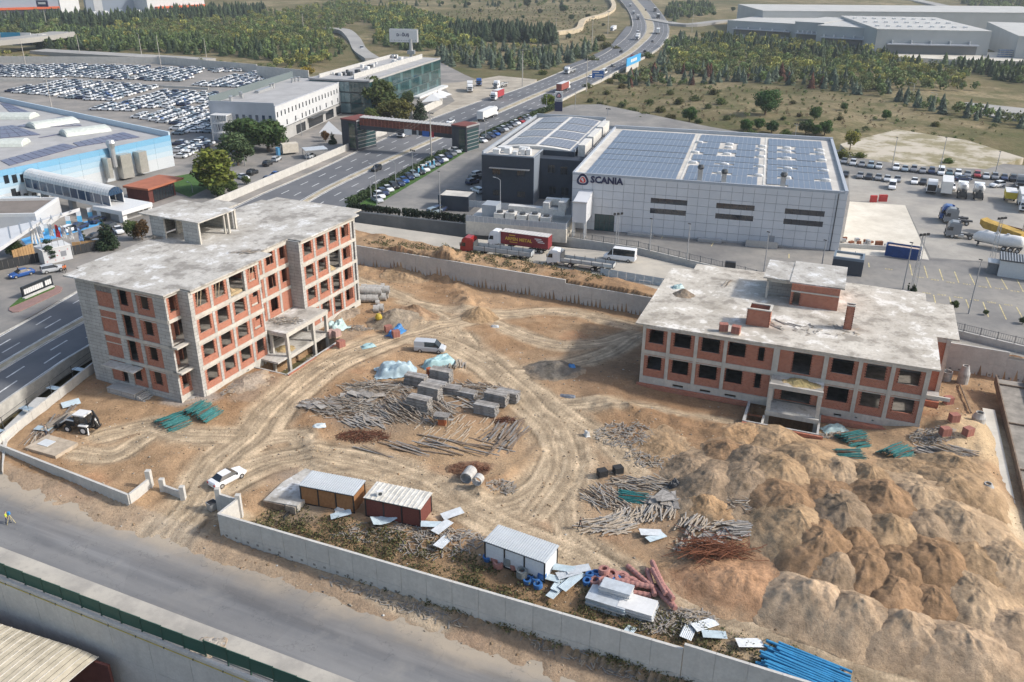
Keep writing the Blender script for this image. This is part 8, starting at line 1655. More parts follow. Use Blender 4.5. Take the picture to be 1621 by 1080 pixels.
tarp('pale blue tarpaulin over a bumpy heap beside the van', 627, 590, 3.2, 2.0, 1.9, hd((600,595),(655,590)), LBT, 1); tarp('turquoise tarpaulin over a long low stack', 695, 578, 3.0, 1.2, 1.4, hd((672,582),(722,568)), TQ, 2); tarp('pale teal tarpaulin beside the entrance canopy', 534, 522, 2.0, 1.2, 1.7, hd((520,530),(545,520)), PTL, 3); tarp('crumpled turquoise tarpaulin on the track edge', 583, 549, 1.2, .7, .5, .5, TQ, 4); tarp('bright blue tarpaulin hung over a low wall by the mixer', 628, 528, 2.0, .9, 1.2, hd((608,538),(643,518)), BLT, 5); tarp('crumpled pale tarpaulin at the porch of the two-storey building', 1320, 680, 1.8, .9, .6, .2, PTL, 6); tarp('scrap of blue sheet on the dark gravel heap', 905, 585, .7, .5, .9, .2, BLT, 7); tarp('grey plastic sheet on the open track', 783, 518, .8, .4, .4, .1, ('grey',(.45,.47,.48)), 8); tarp('grey sheet lying at the start of the heaps', 900, 628, 1.2, .5, .25, -.3, ('darkgrey',(.16,.17,.19)), 9); tarp('black sheet hung over the timber in the right debris field', 1068, 772, .8, .7, 1.0, .4, ('black',(.035,.037,.042)), 10); tarp('white plastic sheet caught on a stake beside the track', 929, 690, .35, .5, .7, .3, ('white',(.62,.62,.60)), 11); tarp('light blue sack at the left of the loop gravel', 505, 675, .9, .6, .3, .3, ('frost',(.50,.56,.58)), 12); tarp('torn white sheet at the container corner', 545, 805, 1.2, .6, .3, .3, ('white',(.62,.62,.60)), 13)
q = tarp('pale sheet with bricks on the two-storey roof edge', 1035, 470, 1.0, .7, .5, .2, PTL, 14); q.location = RL(1.6,16.8)
# brick pallets
def pallet(label, loc, yaw, s_=1.0, wrap=True, n=5):
    T = thing('brick_pallet', label, 'brick pallet', loc, yaw); MB().box(-.62*s_,.62*s_,-.5*s_,.5*s_,0,.12).build('pallet', WOODL, T); me = MB().box(-.6*s_,.6*s_,-.48*s_,.48*s_,0,.21).mesh('brick_layer', mat('wrapped_brick',(.42,.28,.25),.6,.2,4) if label[0] == 'p' else BRK2)
    for k in range(n): obj('brick_layer', me, T, (rnd.uniform(-.01,.01),0,.13+k*.225))
BRK2 = mat('pallet_brick', (.31,.135,.105), .9, .3, 6)
for lb, loc, a_ in (('left of two wrapped brick pallets on the two-storey roof',RL(11.4,1.7),R_YAW+.25),('right of two wrapped brick pallets on the two-storey roof',RL(13.2,1.5),R_YAW-.1),('brick pallet farthest right beside the eroded slope',S(1531,690),.4),('brick pallet nearest the white sacks',S(1509,668),.1),('brick pallet in front of the sacks, low',S(1495,690),.1),('brick pallet right of the building landing',S(1500,640),.2),('pale brick pallet beside the entrance pit, left',S(524,540),.9),('pale brick pallet beside the entrance pit, right',S(534,540),.9),('broken brick pallet in front of the entrance pit',S(540,550),.8),('brick pallet under the blue tarpaulin edge',S(627,534),.5),('brick stack by the sand heap edge',S(615,526),.5)): pallet(lb, loc, a_)
T = thing('oil_drum', 'upright orange-red steel drum between the tarpaulins', 'drum', S(680,595), 0); MB().tube([(0,0,0),(0,0,1.3)],.48,14).build('shell', mat('orange_rust',(.36,.10,.045),.8,.2,3), T); 
for z in (.4,.85): MB().tube([(0,0,z),(0,0,z+.05)],.51,14).build('hoop', RUST, T)
# table saw shelter and tools
T = thing('saw_bench', 'rough bench saw under a small board roof in the storage loop', 'saw bench', S(700,672), hd((690,675),(715,678))); MB().box(-1.1,1.1,-.7,.7,1.5,1.58).build('board_roof', WOODD, T); MB().box(-.5,.5,-.4,.4,0,.9).build('saw_body', mat('saw_orange',(.38,.12,.05),.7), T); MB().box(-1.3,1.6,-.3,.3,.9,.96).build('bench_top', WOODX, T)
for x, y in ((-1,-.6),(1,-.6),(-1,.6),(1,.6)): MB().box(x-.05,x+.05,y-.05,y+.05,0,1.5).build('leg', WOODB, T)
T = thing('concrete_mixer', 'small yellow concrete mixer by the sand heap', 'mixer', S(600,512), .3); MB().loft([[Vector((r_*math.cos(k*.524),r_*math.sin(k*.524),z)) for k in range(12)] for r_, z in ((.35,.7),(.65,1.0),(.6,1.4),(.35,1.8))]).build('drum', mat('mixer_yellow',(.45,.33,.04),.6), T); MB().box(-.5,.5,-.1,.1,.2,.8).build('frame', DKSTEEL, T); MB().tube([(.7,0,.3),(1.3,0,.6)],.25,8).build('motor', BLACK, T)
for x in (-.5,.5): obj('wheel', WH[.33][0], T, (x,.3,.3))
for x, y, lb in ((953,754,'left of two black pallet loads beside the track'),(978,749,'right of two black pallet loads beside the track')):
    T = thing('wrapped_load', lb, 'pallet load', S(x,y), .35); MB().box(-.6,.6,-.5,.5,0,.12).build('pallet', WOODB, T)
    for k in range(4): MB().box(-.58,.58,-.48,.48,.13+k*.22,.32+k*.22).build('black_bundle', BLACK, T)
T = thing('waste_bin', 'grey wheeled waste container outside the gate post', 'bin', S(337,808), .9); mb = MB(); mb.loft([[Vector((x*s_,y*s_,z)) for x, y in ((-.5,-.45),(.5,-.45),(.5,.45),(-.5,.45))] for s_, z in ((.85,.15),(1.05,1.2))]); mb.build('body', STEEL, T); MB().box(-.45,.45,-.4,.4,1.2,1.22).build('opening', BLACK, T); MB().box(-.57,.57,-.52,-.44,1.15,1.25).build('rim', DKSTEEL, T)
T = thing('waste_skip', 'long blue open waste skip on the concrete apron', 'skip', P(1400,405,Z_LOT), hd((1400,405),(1448,412),Z_LOT)); mb = MB(); mb.wall(0,6.6,.1,2.3,[],0,.08); mb.wall(0,6.6,.1,2.3,[],2.3,2.38); mb.wall(.08,2.3,.1,2.3,[],0,.08,0,'y'); mb.wall(.08,2.3,.1,2.3,[],6.52,6.6,0,'y'); mb.box(0,6.6,0,2.38,0,.1); mb.build('body', mat('skip_blue',(.02,.06,.20),.6,.15,1), T)
for k in range(9): MB().box(.3+k*.75,.42+k*.75,-.05,0,.1,2.3).build('rib', mat('skip_blue',(.02,.06,.20),.6,.15,1), T)
MB().box(.3,6.3,.3,2.1,1.2,2.0).build('waste_load', mat('waste_mix',(.45,.36,.30),.95,.4,2), T)
for k, (x,y,w) in enumerate(((1382,302,1.6),(1397,301,2.0))): T = thing('fire_cabinet', ['smaller red cabinet at the apron edge','larger red cabinet at the apron edge'][k], 'cabinet', P(x,y+18,Z_LOT), 0); MB().box(-w/2,w/2,-.3,.3,0,1.7).build('body', plain('cabinet_red',(.42,.03,.03),.5), T); MB().box(-w/2+.1,w/2-.1,-.32,-.3,.2,1.5).build('door', plain('cabinet_red2',(.34,.03,.03),.5), T)
SHW = thing('ribbed_shed', 'light grey shed with ribbed roof at the right edge of the parking', 'shed', P(1578,437,Z_LOT), hd((1578,437),(1640,446),Z_LOT)); MB().box(0,12,0,5,0,3.2).build('walls', plain('shed_white',(.56,.58,.58),.6), SHW); rf = MB().box(-.2,12.2,-.2,5.2,3.2,3.4).build('roof', DKSTEEL, SHW)
for k in range(26): MB().box(k*.48,k*.48+.14,-.2,5.2,3.4,3.5).build('roof_rib', STEEL, rf)
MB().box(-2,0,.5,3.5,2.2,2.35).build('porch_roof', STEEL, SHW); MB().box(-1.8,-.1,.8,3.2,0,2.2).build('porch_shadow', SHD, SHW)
GCB = thing('guard_booth', 'dark-framed flat-roofed booth behind the roof access block', 'booth', P(1315,432,Z_LOT), hd((1315,432),(1352,437),Z_LOT)); MB().box(0,5.6,0,4.2,0,2.9).build('walls', plain('booth_dark',(.05,.06,.075),.5), GCB); MB().box(.4,5.2,.4,3.8,2.9,3.0).build('roof', SLABW, GCB)
for b_ in ((0,5.6,0,.4,2.9,3.4),(0,5.6,3.8,4.2,2.9,3.4),(0,.4,.4,3.8,2.9,3.4),(5.2,5.6,.4,3.8,2.9,3.4)): MB().box(*b_).build('parapet', plain('booth_edge',(.16,.20,.24),.5), GCB)
T = thing('equipment_box', 'black electrical cabinet by the railing behind the two-storey roof', 'cabinet', P(1155,429,Z_LOT), -.3); MB().box(-1,1,-.4,.4,0,1.9).build('body', plain('cab_black',(.03,.035,.04),.5), T); MB().box(-.9,-.05,-.43,-.4,.1,1.8).build('door', plain('cab_black2',(.045,.05,.055),.5), T)
T = thing('scrap_cage', 'rusty steel cages and scrap at the workshop corner', 'scrap', P(1345,388,Z_LOT), -.2)
for k in range(14): x, y = rnd.uniform(-1.5,9), rnd.uniform(-1,2.2); MB().cbox((x,y,.5+.5*rnd.random()),rnd.uniform(.5,1.6),rnd.uniform(.4,1),rnd.uniform(.2,1.1),rnd.random(),0).build('scrap_piece', RUST if k % 2 else STEEL, T)
MB().box(-4,12,-2.2,-1.9,0,.9).build('low_wall', CONC_W, T)
# corrugated grey hoarding above the rear wall, long formwork strip at the right edge
ha, hb_ = P(950,436,Z_REAR), P(1062,455,Z_REAR); T = thing('metal_hoarding', 'bluish corrugated metal hoarding beside the flatbed trailers', 'hoarding', ha, ang(ha,hb_)); L = (hb_-ha).xy.length
for k in range(8): o = obj('hoarding_sheet', corr(L/8-.05,1.6,CORB,6), T, (L*(k+.5)/8,0,.75), (R(90),0,0))
T = thing('white_trestle', 'white steel trestle on the earth strip behind the rear wall', 'trestle', S(1010,466), -.35)
for x in (0,2.2): MB().box(x,x+.08,0,.08,0,1.1).build('leg', WHITE, T); MB().box(x,x+.08,.9,.98,0,1.1).build('leg', WHITE, T)
for z in (.5,1.05): MB().box(0,2.3,.0,.08,z,z+.07).build('rail', WHITE, T)
fs0, fs1 = CH_A, CH_B; T = thing('formwork_strip', 'long dark formwork strip for a concrete wall at the right edge', 'formwork', fs0, ang(fs0,fs1)); L = (fs1-fs0).xy.length; MB().box(0,L,.4,4.2,-.6,.15).build('fresh_slab', mat('wet_concrete',(.26,.235,.20),.7,.3,.5), T)
for y in (.3,4.2): MB().box(0,L,y-.08,y+.08,-.6,.8).build('side_board', WOODB, T)
for k in range(3): MB().box(L*(.05+.3*k),L*(.05+.3*k)+.15,.4,4.1,.1,.4).build('cross_board', WOODB, T)
T = thing('concrete_footing', 'pale concrete footing strip left of the formwork', 'footing', P(1570,640,.1), ang(fs0,fs1)); MB().box(2,L,-1.4,.2,-.6,.12).build('strip', SLABW, T)
T = thing('guide_rail', 'thin dark timber lying down the right slope', 'timber', S(1520,608), 0); q0, q1 = S(1519,610,.15), S(1537,655,.15); MB().tube([q0-Vector(T.location),q1-Vector(T.location)],.12,6).build('beam', WOODB, T)
# slabs and planks in the left corner
T = thing('floor_slab', 'small concrete slab in the left corner of the site', 'slab', S(40,712), hd((30,715),(75,728))); MB().box(0,5.4,0,3.6,-.6,.35).build('slab', mat('dusty_slab',(.42,.35,.27),.9,.2,1), T); MB().box(.8,2.6,1.2,2.6,.36,.42).build('plastic_sheet', plain('poly_sheet',(.55,.57,.58),.5), T)
struct(MB().prism([(p.x,p.y) for p in (S(5,752),S(12,700),S(80,640),S(60,640),S(8,690))], -1, .45).build('wall_footing', CONC_W))
# ================================================================ backhoe loader
bq = S(131,681); bya = hd((146,683),(118,679)); T = thing('backhoe_loader', 'white and black backhoe loader carrying planks in its front bucket', 'backhoe', bq, bya); BKW = plain('backhoe_white',(.66,.66,.65),.4); BKB = plain('backhoe_black',(.02,.02,.022),.5)
MB().box(-1.6,2.2,-.45,.45,.7,1.15).build('chassis', BKB, T); MB().loft([[Vector((x,-.5,1.1)),Vector((x,.5,1.1)),Vector((x,.42,z)),Vector((x,-.42,z))] for x, z in ((.3,1.75),(1.3,1.65),(2.1,1.5))][::-1]).build('hood', BKB, T)
c_ = MB().loft([[Vector((x,-w,1.1)),Vector((x,w,1.1)),Vector((x,w*.9,2.6)),Vector((x,-w*.9,2.6))] for x, w in ((-1.3,.75),(-.6,.8),(.35,.78))][::-1]).build('cab', GLASS, T); MB().box(-1.4,.45,-.8,.8,2.6,2.78).build('cab_roof', BKW, c_)
for x in (-1.32,-.45,.38):
    for s_ in (-1,1): MB().tube([(x,s_*.79,1.1),(x*.97,s_*.73,2.6)],.05,5).build('cab_pillar', BKB, c_)
for x, y, r_ in ((-1.05,.95,.62),(-1.05,-.95,.62),(1.5,.9,.5),(1.5,-.9,.5)): q = obj('wheel', WH[r_][0], T, (x,y,r_)); o = obj('rim', WH[r_][1], q); recolor(o, BKW)
for s_ in (-1,1):
    MB().box(-1.75,-.45,s_*.95-.25,s_*.95+.25,1.28,1.42).build('fender', BKW, T); MB().tube([(.1,s_*.55,1.6),(1.7,s_*.62,1.75),(2.9,s_*.62,1.0)],.11,6).build('loader_arm', BKW, T); MB().tube([(-1.7,s_*.9,1.1),(-1.9,s_*1.2,.15)],.09,5).build('stabiliser', BKW, T)
MB().loft([[Vector((x,-1.2,z)),Vector((x,1.2,z)),Vector((x+.1,1.2,z+.1)),Vector((x+.1,-1.2,z+.1))] for x, z in ((3.5,.55),(2.8,.5),(2.7,.9),(2.95,1.35))][::-1]).build('front_bucket', BKB, T)
MB().tube([(-1.7,0,1.1),(-2.3,0,2.6),(-2.2,0,3.4)],[.2,.18,.14],6).build('boom', BKB, T); MB().tube([(-2.2,0,3.4),(-2.75,0,2.2),(-2.9,0,1.3)],[.14,.15,.1],6).build('stick', BKB, T); MB().loft([[Vector((x,-.35,z)),Vector((x,.35,z)),Vector((x-.1,.35,z-.1)),Vector((x-.1,-.35,z-.1))] for x, z in ((-2.9,1.3),(-2.6,.8),(-2.2,.7))][::-1]).build('rear_bucket', BKB, T)
pk_ = thing('plank_load', 'pale long planks lying across the backhoe bucket', 'planks', bq+Vector((math.cos(bya)*3.4,math.sin(bya)*3.4,1.0)), bya+1.25)
for k in range(16): obj('plank', MB().box(-2.4,2.4,-.1,.1,0,.05).mesh('plank', WOODL) if k < 3 else bpy.data.meshes['plank'], pk_, (rnd.uniform(-.3,.3),-.4+.2*(k%5),.06*(k//5)), (0,.12,rnd.gauss(0,.04)))
# ================================================================ people
SKIN = plain('skin',(.42,.26,.19),.6); HAIR = plain('dark_hair',(.03,.025,.02),.8); SHOE = plain('shoes',(.03,.03,.03),.8)
def person(loc, rz, label, shirt, trousers, stride=.0, armf=.15, vest=None):
    J = dict(pel=(0,0,.95,.14),spine=(.01,0,1.18,.13),chest=(.02,0,1.38,.15),neck=(.02,0,1.50,.055),head=(.04,0,1.60,.09),crown=(.03,0,1.72,.085),nose=(.135,0,1.63,.018))
    E_ = [('pel','spine'),('spine','chest'),('chest','neck'),('neck','head'),('head','crown'),('head','nose')]
    for s_, n in ((-1,'r'),(1,'l')):
        f_ = stride*s_; J.update({n+'hip':(0,s_*.10,.90,.095),n+'knee':(f_*.5+.03,s_*.11,.50,.062),n+'ank':(f_-.02,s_*.11,.09,.042),n+'toe':(f_+.16,s_*.12,.04,.035),n+'sh':(0,s_*.19,1.43,.065),n+'elb':(-.03-f_*armf,s_*.25,1.15,.045),n+'wri':(.06-f_*armf*2,s_*.25,.93,.032),n+'hand':(.08-f_*armf*2,s_*.25,.85,.034)})
        E_ += [('pel',n+'hip'),(n+'hip',n+'knee'),(n+'knee',n+'ank'),(n+'ank',n+'toe'),('chest',n+'sh'),(n+'sh',n+'elb'),(n+'elb',n+'wri'),(n+'wri',n+'hand')]
        for k, (dx,dy,L) in enumerate(((.05,0,.05),(.03,.01,.085),(.01,.012,.09),(-.01,.01,.085),(-.03,.0,.07))): J[n+'f%d'%k] = (.08-f_*armf*2+dx*.9,s_*(.25-dy),.85-L,.011); E_.append((n+'hand',n+'f%d'%k))
    ks = list(J); me = bpy.data.meshes.new('person'); me.from_pydata([J[k][:3] for k in ks], [(ks.index(a),ks.index(c)) for a, c in E_], []); o = obj('person', me); md = o.modifiers.new('skin','SKIN'); sv = me.skin_vertices[0].data
    for i, k in enumerate(ks): sv[i].radius = (J[k][3],J[k][3])
    sv[0].use_root = True; sb_ = o.modifiers.new('sub','SUBSURF'); sb_.levels = 1; sb_.render_levels = 1
    dg = bpy.context.evaluated_depsgraph_get(); m2 = bpy.data.meshes.new_from_object(o.evaluated_get(dg)); o.modifiers.clear(); o.data = m2
    for m_ in (SKIN,HAIR,shirt,trousers,SHOE): m2.materials.append(m_)
    for p_ in m2.polygons:
        c_ = p_.center; z = c_.z; side_ = abs(c_.y) > .2
        p_.material_index = 4 if z < .1 else (0 if (side_ and z < 1.12) else 3) if z < .98 else (0 if side_ and z < 1.12 else 2) if z < 1.47 else (1 if (z > 1.67 or c_.x < .0) else 0)
        p_.use_smooth = True
    o.location = loc; o.rotation_euler = (0,0,rz); tag(o, label, 'person'); return o
cw_ = plain('cloth_white',(.55,.52,.47),.9); cb_ = plain('cloth_black',(.025,.025,.028),.9); cj = plain('cloth_denim',(.06,.075,.11),.9); co = plain('cloth_orange',(.55,.16,.06),.8); cy_ = plain('cloth_yellow',(.50,.55,.06),.8); cg = plain('cloth_grey',(.25,.24,.23),.9)
person(S(74,691), 1.2, 'man in a pale shirt and dark trousers standing beside the planks', cw_, cj); person(S(918,838), -.3, 'person in black clothes walking along the track edge', cb_, cb_, .28); person(S(606,506), .8, 'worker in a light shirt behind the yellow mixer', cg, cj); person(S(617,513), 2.6, 'worker in a white shirt shovelling at the sand heap', cw_, cb_, .15); person(P(1352,411,Z_LOT), 1.5, 'person in dark clothes at the corner of the concrete apron', cb_, cj, .2); person(P(102,432,ZH), 2.9, 'worker in an orange vest beside the silver crossover', co, cb_, .22); person(P(105,431,ZH), 2.9, 'second worker in an orange vest half behind the first', co, cb_, .1); person(P(30,434,ZH), .4, 'person in dark clothes leaning by the blue car', cb_, cj, .1); person(PZ(13,829,zroad), .2, 'road worker in a yellow vest on the front road', cy_, cj, .2)
T = thing('survey_tripod', 'small blue survey tripod on the front road beside the road worker', 'tripod', PZ(18,828,zroad), 0)
for k in range(3): MB().tube([(0,0,1.2),(.5*math.cos(k*2.1),.5*math.sin(k*2.1),0)],.03,4).build('leg', LINEY, T)
MB().cbox((0,0,1.35),.25,.25,.35).build('instrument', plain('tool_blue',(.05,.22,.5),.5), T)
# ================================================================ poles, masts, signs
GALV = plain('pole_grey',(.36,.37,.38),.5,.3); WPOLE = mat('concrete_pole',(.46,.43,.39),.9,.12,.5)
def lamp(label, pb, pyt, z, kind='arm', r_=.09, name='lamp_post', yaw=2.4):
    q = P(*pb,z); h = hgt(q,pyt)-z; T = thing(name, label, 'lamp post' if name == 'lamp_post' else 'pole', q, yaw); MB().tube([(0,0,0),(0,0,h*.6),(0,0,h)],[r_*1.5,r_*1.1,r_*.8],7).build('pole', WPOLE if name == 'utility_pole' else GALV, T)
    if kind == 'arm': MB().tube([(0,0,h-.05),(.8,0,h+.25),(1.6,0,h+.3)],.06,5).build('arm', GALV, T); MB().cbox((1.9,0,h+.3),.8,.28,.12).build('lamp_head', STEEL, T)
    elif kind == 'flood':
        MB().box(-.9,.9,-.06,.06,h-.5,h-.4).build('crossbar', GALV, T)
        for x in (-.75,0,.75): MB().cbox((x,-.2,h-.1),.4,.25,.4).build('floodlight', BLACK, T)
    elif kind == 'top': MB().cbox((.15,0,h+.05),.6,.25,.12).build('lamp_head', BLACK, T)
    elif kind == 'util':
        MB().box(-1.5,1.5,-.08,.08,h-.7,h-.5).build('crossarm', DKSTEEL, T)
        for x in (-1.4,-.5,.5,1.4): MB().tube([(x,0,h-.5),(x,0,h-.15)],.07,5).build('insulator', DKSTEEL, T)
    return T
def lattice(label, pb, pyt, z, w=.45, flood=True):
    q = P(*pb,z); h = hgt(q,pyt)-z; T = thing('lattice_mast', label, 'mast', q, .3); mb = MB()
    for x, y in ((-w,-w),(w,-w),(0,w)): MB().tube([(x,y,0),(x*.5,y*.5,h)],.05,5).build('leg', GALV, T)
    n = int(h/1.0); 
    for k in range(n): f0, f1 = 1-.5*k/n, 1-.5*(k+1)/n; mb.tube([(-w*f0,-w*f0,h*k/n),(w*f1,-w*f1,h*(k+1)/n)],.025,4); mb.tube([(w*f0,-w*f0,h*k/n),(0,w*f1,h*(k+1)/n)],.025,4); mb.tube([(0,w*f0,h*k/n),(-w*f1,-w*f1,h*(k+1)/n)],.025,4)
    mb.build('bracing', GALV, T)
    if flood:
        MB().box(-1.0,1.0,-.05,.05,h-.1,h).build('crossbar', GALV, T)
        for x in (-.8,0,.8): MB().cbox((x,-.2,h+.25),.45,.3,.4).build('floodlight', BLACK, T)
lattice('lattice floodlight mast beside the small conifer', (1444,458), 373, Z_LOT); lattice('lattice floodlight mast next to the silo trailer', (1568,415), 347, Z_LOT); lattice('white lattice floodlight mast before the workshop door', (975,392), 340, Z_LOT, .35)
lamp('slim lamp post left of the lattice mast by the conifer', (1429,458), 385, Z_LOT, 'top'); lamp('slim lamp post behind the parking railing at the right', (1533,497), 412, Z_LOT, 'top')
for pb, yt, lb in (((1028,399),347,'lamp post in front of the workshop, left of the minibus tail'),((1087,413),355,'second lamp post in front of the workshop'),((1209,430),368,'third lamp post in front of the workshop, at the ramp'),((1301,420),381,'lamp post near the workshop right corner')): lamp(lb, pb, yt, Z_LOT, 'top')
for pb, yt, z, kd, lb in (((792,342),285,Z_LOT,'arm','arm lamp post before the office block'),((697,338),272,Z_LOT,'top','thin lamp post before the small gatehouse'),((597,326),263,Z_LOT,'arm','lamp post at the lawn end of the car park'),((588,318),286,Z_LOT,'none','short post with a sign on the lawn'),((654,282),238,Z_LOT,'flood','floodlight pole on the hedge side of the car park'),((627,297),258,Z_LOT,'arm','lamp post halfway along the car park hedge'),((769,222),187,Z_LOT,'flood','floodlight pole behind the bridge tower'),((1412,264),218,Z_LOT,'top','lamp post on the old foundation slab, left'),((1486,277),218,Z_LOT,'top','lamp post on the old foundation slab, middle'),((1575,277),240,Z_LOT,'top','lamp post on the old foundation slab, right'),((1259,215),196,Z_LOT,'flood','floodlight pole behind the solar roof'),((962,183),172,Z_LOT,'flood','floodlight pole behind the office block roof'),((910,182),148,1,'top','lamp post beside the tall sign pylon'),((865,178),150,1,'top','lamp post left of the yellow-green tree'),((326,290),250,ZH,'arm','lamp post on the lawn beside the pavilion'),((305,305),292,ZH,'arm','low curved lamp post on the lawn'),((388,262),228,ZH,'arm','lamp post between the poplar and the depot drive'),((478,215),190,ZH,'arm','lamp post before the depot shopfront')): lamp(lb, pb, yt, z, kd)
for pb, yt, z, lb, kd in (((827,137),78,1,'concrete power pole beside the gravel stop','util'),((928,145),92,1,'concrete power pole before the blue direction sign','util'),((937,72),26,1,'concrete power pole by the overhead lines on the meadow','util'),((880,54),28,2,'thin power pole on the dry meadow','util'),((962,54),17,2,'double power pole at the slip road','util'),((1058,69),33,1,'power pole right of the highway bend','util'),((256,112),56,ZH,'tall white mast at the back of the car lot','none'),((41,104),62,ZH,'tall white mast with a sign at the far left of the car lot','none'),((73,36),6,3,'tall sign mast before the far sheds','none'),((82,170),122,ZH,'thin lamp mast in the middle of the car lot','top'),((683,251),176,1.5,'lattice-like concrete power pole beside the footbridge','util'),((1442,164),133,1.2,'lamp post on the side road in the wood, left','arm'),((1477,180),149,1.2,'lamp post on the side road in the wood, right','arm'),((712,36),20,2,'thin pole at the end of the dirt path','none'),((480,42),20,2,'pole in the wood left of the billboard','util'),((126,83),54,1,'street lamp above the left side road, near the bridge','arm'),((224,86),54,1,'street lamp above the left side road, middle','arm'),((327,92),62,1,'street lamp above the left side road, right','arm'),((1095,52),12,2,'mast left of the warehouses','none'),((1615,380),340,Z_LOT,'lamp post at the right edge of the yard','top')): lamp(lb, pb, yt, z, kd, .16 if kd == 'util' else .12, 'utility_pole')
# wires between the meadow poles
def wire(label, a, c, sag=1.5, r_=.03):
    n = 8; T = MB().tube([a.lerp(c,k/n)-Vector((0,0,sag*4*(k/n)*(1-k/n))) for k in range(n+1)], r_, 4).build('overhead_wire', DKSTEEL); tag(T, label, 'wire')
def ptop(pb, yt, z): q = P(*pb,z); return Vector((q.x,q.y,hgt(q,yt)-.4))
for k, dx in enumerate((-1.4,0,1.4)): wire('%s power line across the meadow wood' % ('upper','middle','lower')[k], ptop((827,137),78,1)+Vector((dx,0,0)), ptop((937,72),26,1)+Vector((dx,0,0)), 4); wire('%s power line crossing the footbridge' % ('upper','middle','lower')[k], ptop((683,251),176,1.5)+Vector((dx,0,0)), P(560,215,14)+Vector((dx,0,0)), 3)
q = P(884,176,Z_LOT); h = hgt(q,145)-Z_LOT; PY = thing('sign_pylon', 'tall dark blue sign pylon with a white badge panel on top', 'sign', q, -.1); MB().box(-1.5,1.5,-.4,.4,0,h*.5).build('base_panel', NAVY, PY); MB().box(-1.5,1.5,-.4,.4,h*.5,h).build('top_panel', WHITE, PY); badge(PY, 0, -.42, h*.8, .8); text('lettering','SCANIA',.62,NAVY,PY,(0,-.44,h*.54),FRONT,.02,True,'CENTER')
q = P(946,127,ZH); h = hgt(q,112)-ZH; T = thing('direction_sign', 'blue motorway direction sign with white text blocks', 'sign', q, -.15); 
for x in (-2,2): MB().tube([(x,0,0),(x,0,h)],.12,6).build('post', GALV, T)
sg_ = MB().box(-2.9,2.9,-.15,-.03,h*.2,h).build('panel', plain('sign_blue',(.03,.12,.36),.5), T)
for z, x0, x1 in ((.82,-2.4,.6),(.55,-1.4,2.4),(.3,-1.6,2.2)): MB().box(x0,x1,-.19,-.15,h*z-.25,h*z+.25).build('text_line', WHITE, sg_)
a_, c_ = P(991,112,ZH), P(1013,102,ZH); T = thing('roadside_banner', 'bright blue banner board on the culvert wall by the highway', 'banner', a_, ang(a_,c_)); L = (c_-a_).xy.length; MB().box(0,L,-.2,.2,2.0,6.2).build('board', plain('banner_blue',(.05,.32,.62),.5), T); MB().box(.5,L*.9,.0,.4,-1,2).build('culvert_wall', CONC_W, T)
for k in range(3): MB().box(L*(.28+.15*k),L*(.4+.15*k),-.26,-.2,3.3,4.9).build('white_block', WHITE, T)
T = thing('roadside_banner', 'turquoise banner with a white panel on the bridge at the far left', 'banner', P(5,72,1), -.05); MB().box(0,13,-.2,.2,2.8,8).build('board', plain('banner_teal',(.04,.28,.45),.5), T); MB().box(13.2,20,-.2,.2,3.5,8).build('white_panel', WHITE, T); MB().box(-10,27,1,6,0,6.8).build('bridge_wall', CONC_W, T); MB().box(6,19,.8,1,0,5).build('underpass', SHD, T)
T = thing('tall_sign', 'dark sign box on top of the mast before the far sheds', 'sign', Vector(ptop((73,36),6,3)), 0); MB().box(-4.5,4.5,-.5,.5,-2,3).build('box', NAVY, T); MB().box(-3,3,-.56,-.5,0,1.6).build('white_mark', WHITE, T)
# flags
FLM = [WHITE, plain('flag_red',(.42,.03,.04),.7), WHITE, WHITE, plain('flag_blue',(.20,.35,.62),.7), WHITE]
for k, (x,y) in enumerate(((88,412),(98,413),(107,411),(117,406),(130,399),(72,417))):
    q = P(x,y,ZH); h = hgt(q,352+2*k if k < 5 else 355)-ZH; T = thing('flag_pole', '%s flag hanging from a pole behind the forecourt fence, %s from the left' % (['white','red','white','white','light blue','white'][k], ORD[[1,2,3,4,5,0][k]]), 'flag', q, 0); MB().tube([(0,0,0),(0,0,h)],.06,6).build('pole', GALV, T)
    mb = MB(); rows = [[Vector((x_*(1-.35*abs(z_-.5)),.18*math.sin(x_*4+z_*5),h-.2-z_*2.6-x_*.35)) for x_ in (0,.3,.6,.9)] for z_ in (0,.25,.5,.75,1)]; mb.loft(rows, closed=False, caps=False); mb.build('cloth', FLM[k], T)
for k, (x,y) in enumerate(((664,277),(670,274),(676,271),(682,267.5),(688,264.5))): q = P(x-1,y,Z_LOT); T = thing('charging_post', 'white and blue charging post, %s along the hedge' % ORD[k], 'charging post', q, hp, 'charging posts along the hedge'); MB().box(-.15,.15,-.2,.2,0,1.9).build('body', plain('post_cyan',(.12,.42,.62),.5), T); MB().box(-.16,.16,-.21,.21,1.9,2.3).build('cap', WHITE, T)
for k, (x,y) in enumerate(((76,372),(110,360),(127,352),(144,346))): q = P(x,y,ZH); T = thing('info_totem', 'white and turquoise totem on the blue bays, %s from the left' % ORD[k], 'totem', q, .4, 'totems on the blue bays'); MB().box(-.5,.5,-.2,.2,0,1.6).build('body', plain('post_cyan',(.12,.42,.62),.5), T); MB().box(-.5,.5,-.2,.2,1.6,2.6).build('head', WHITE, T)
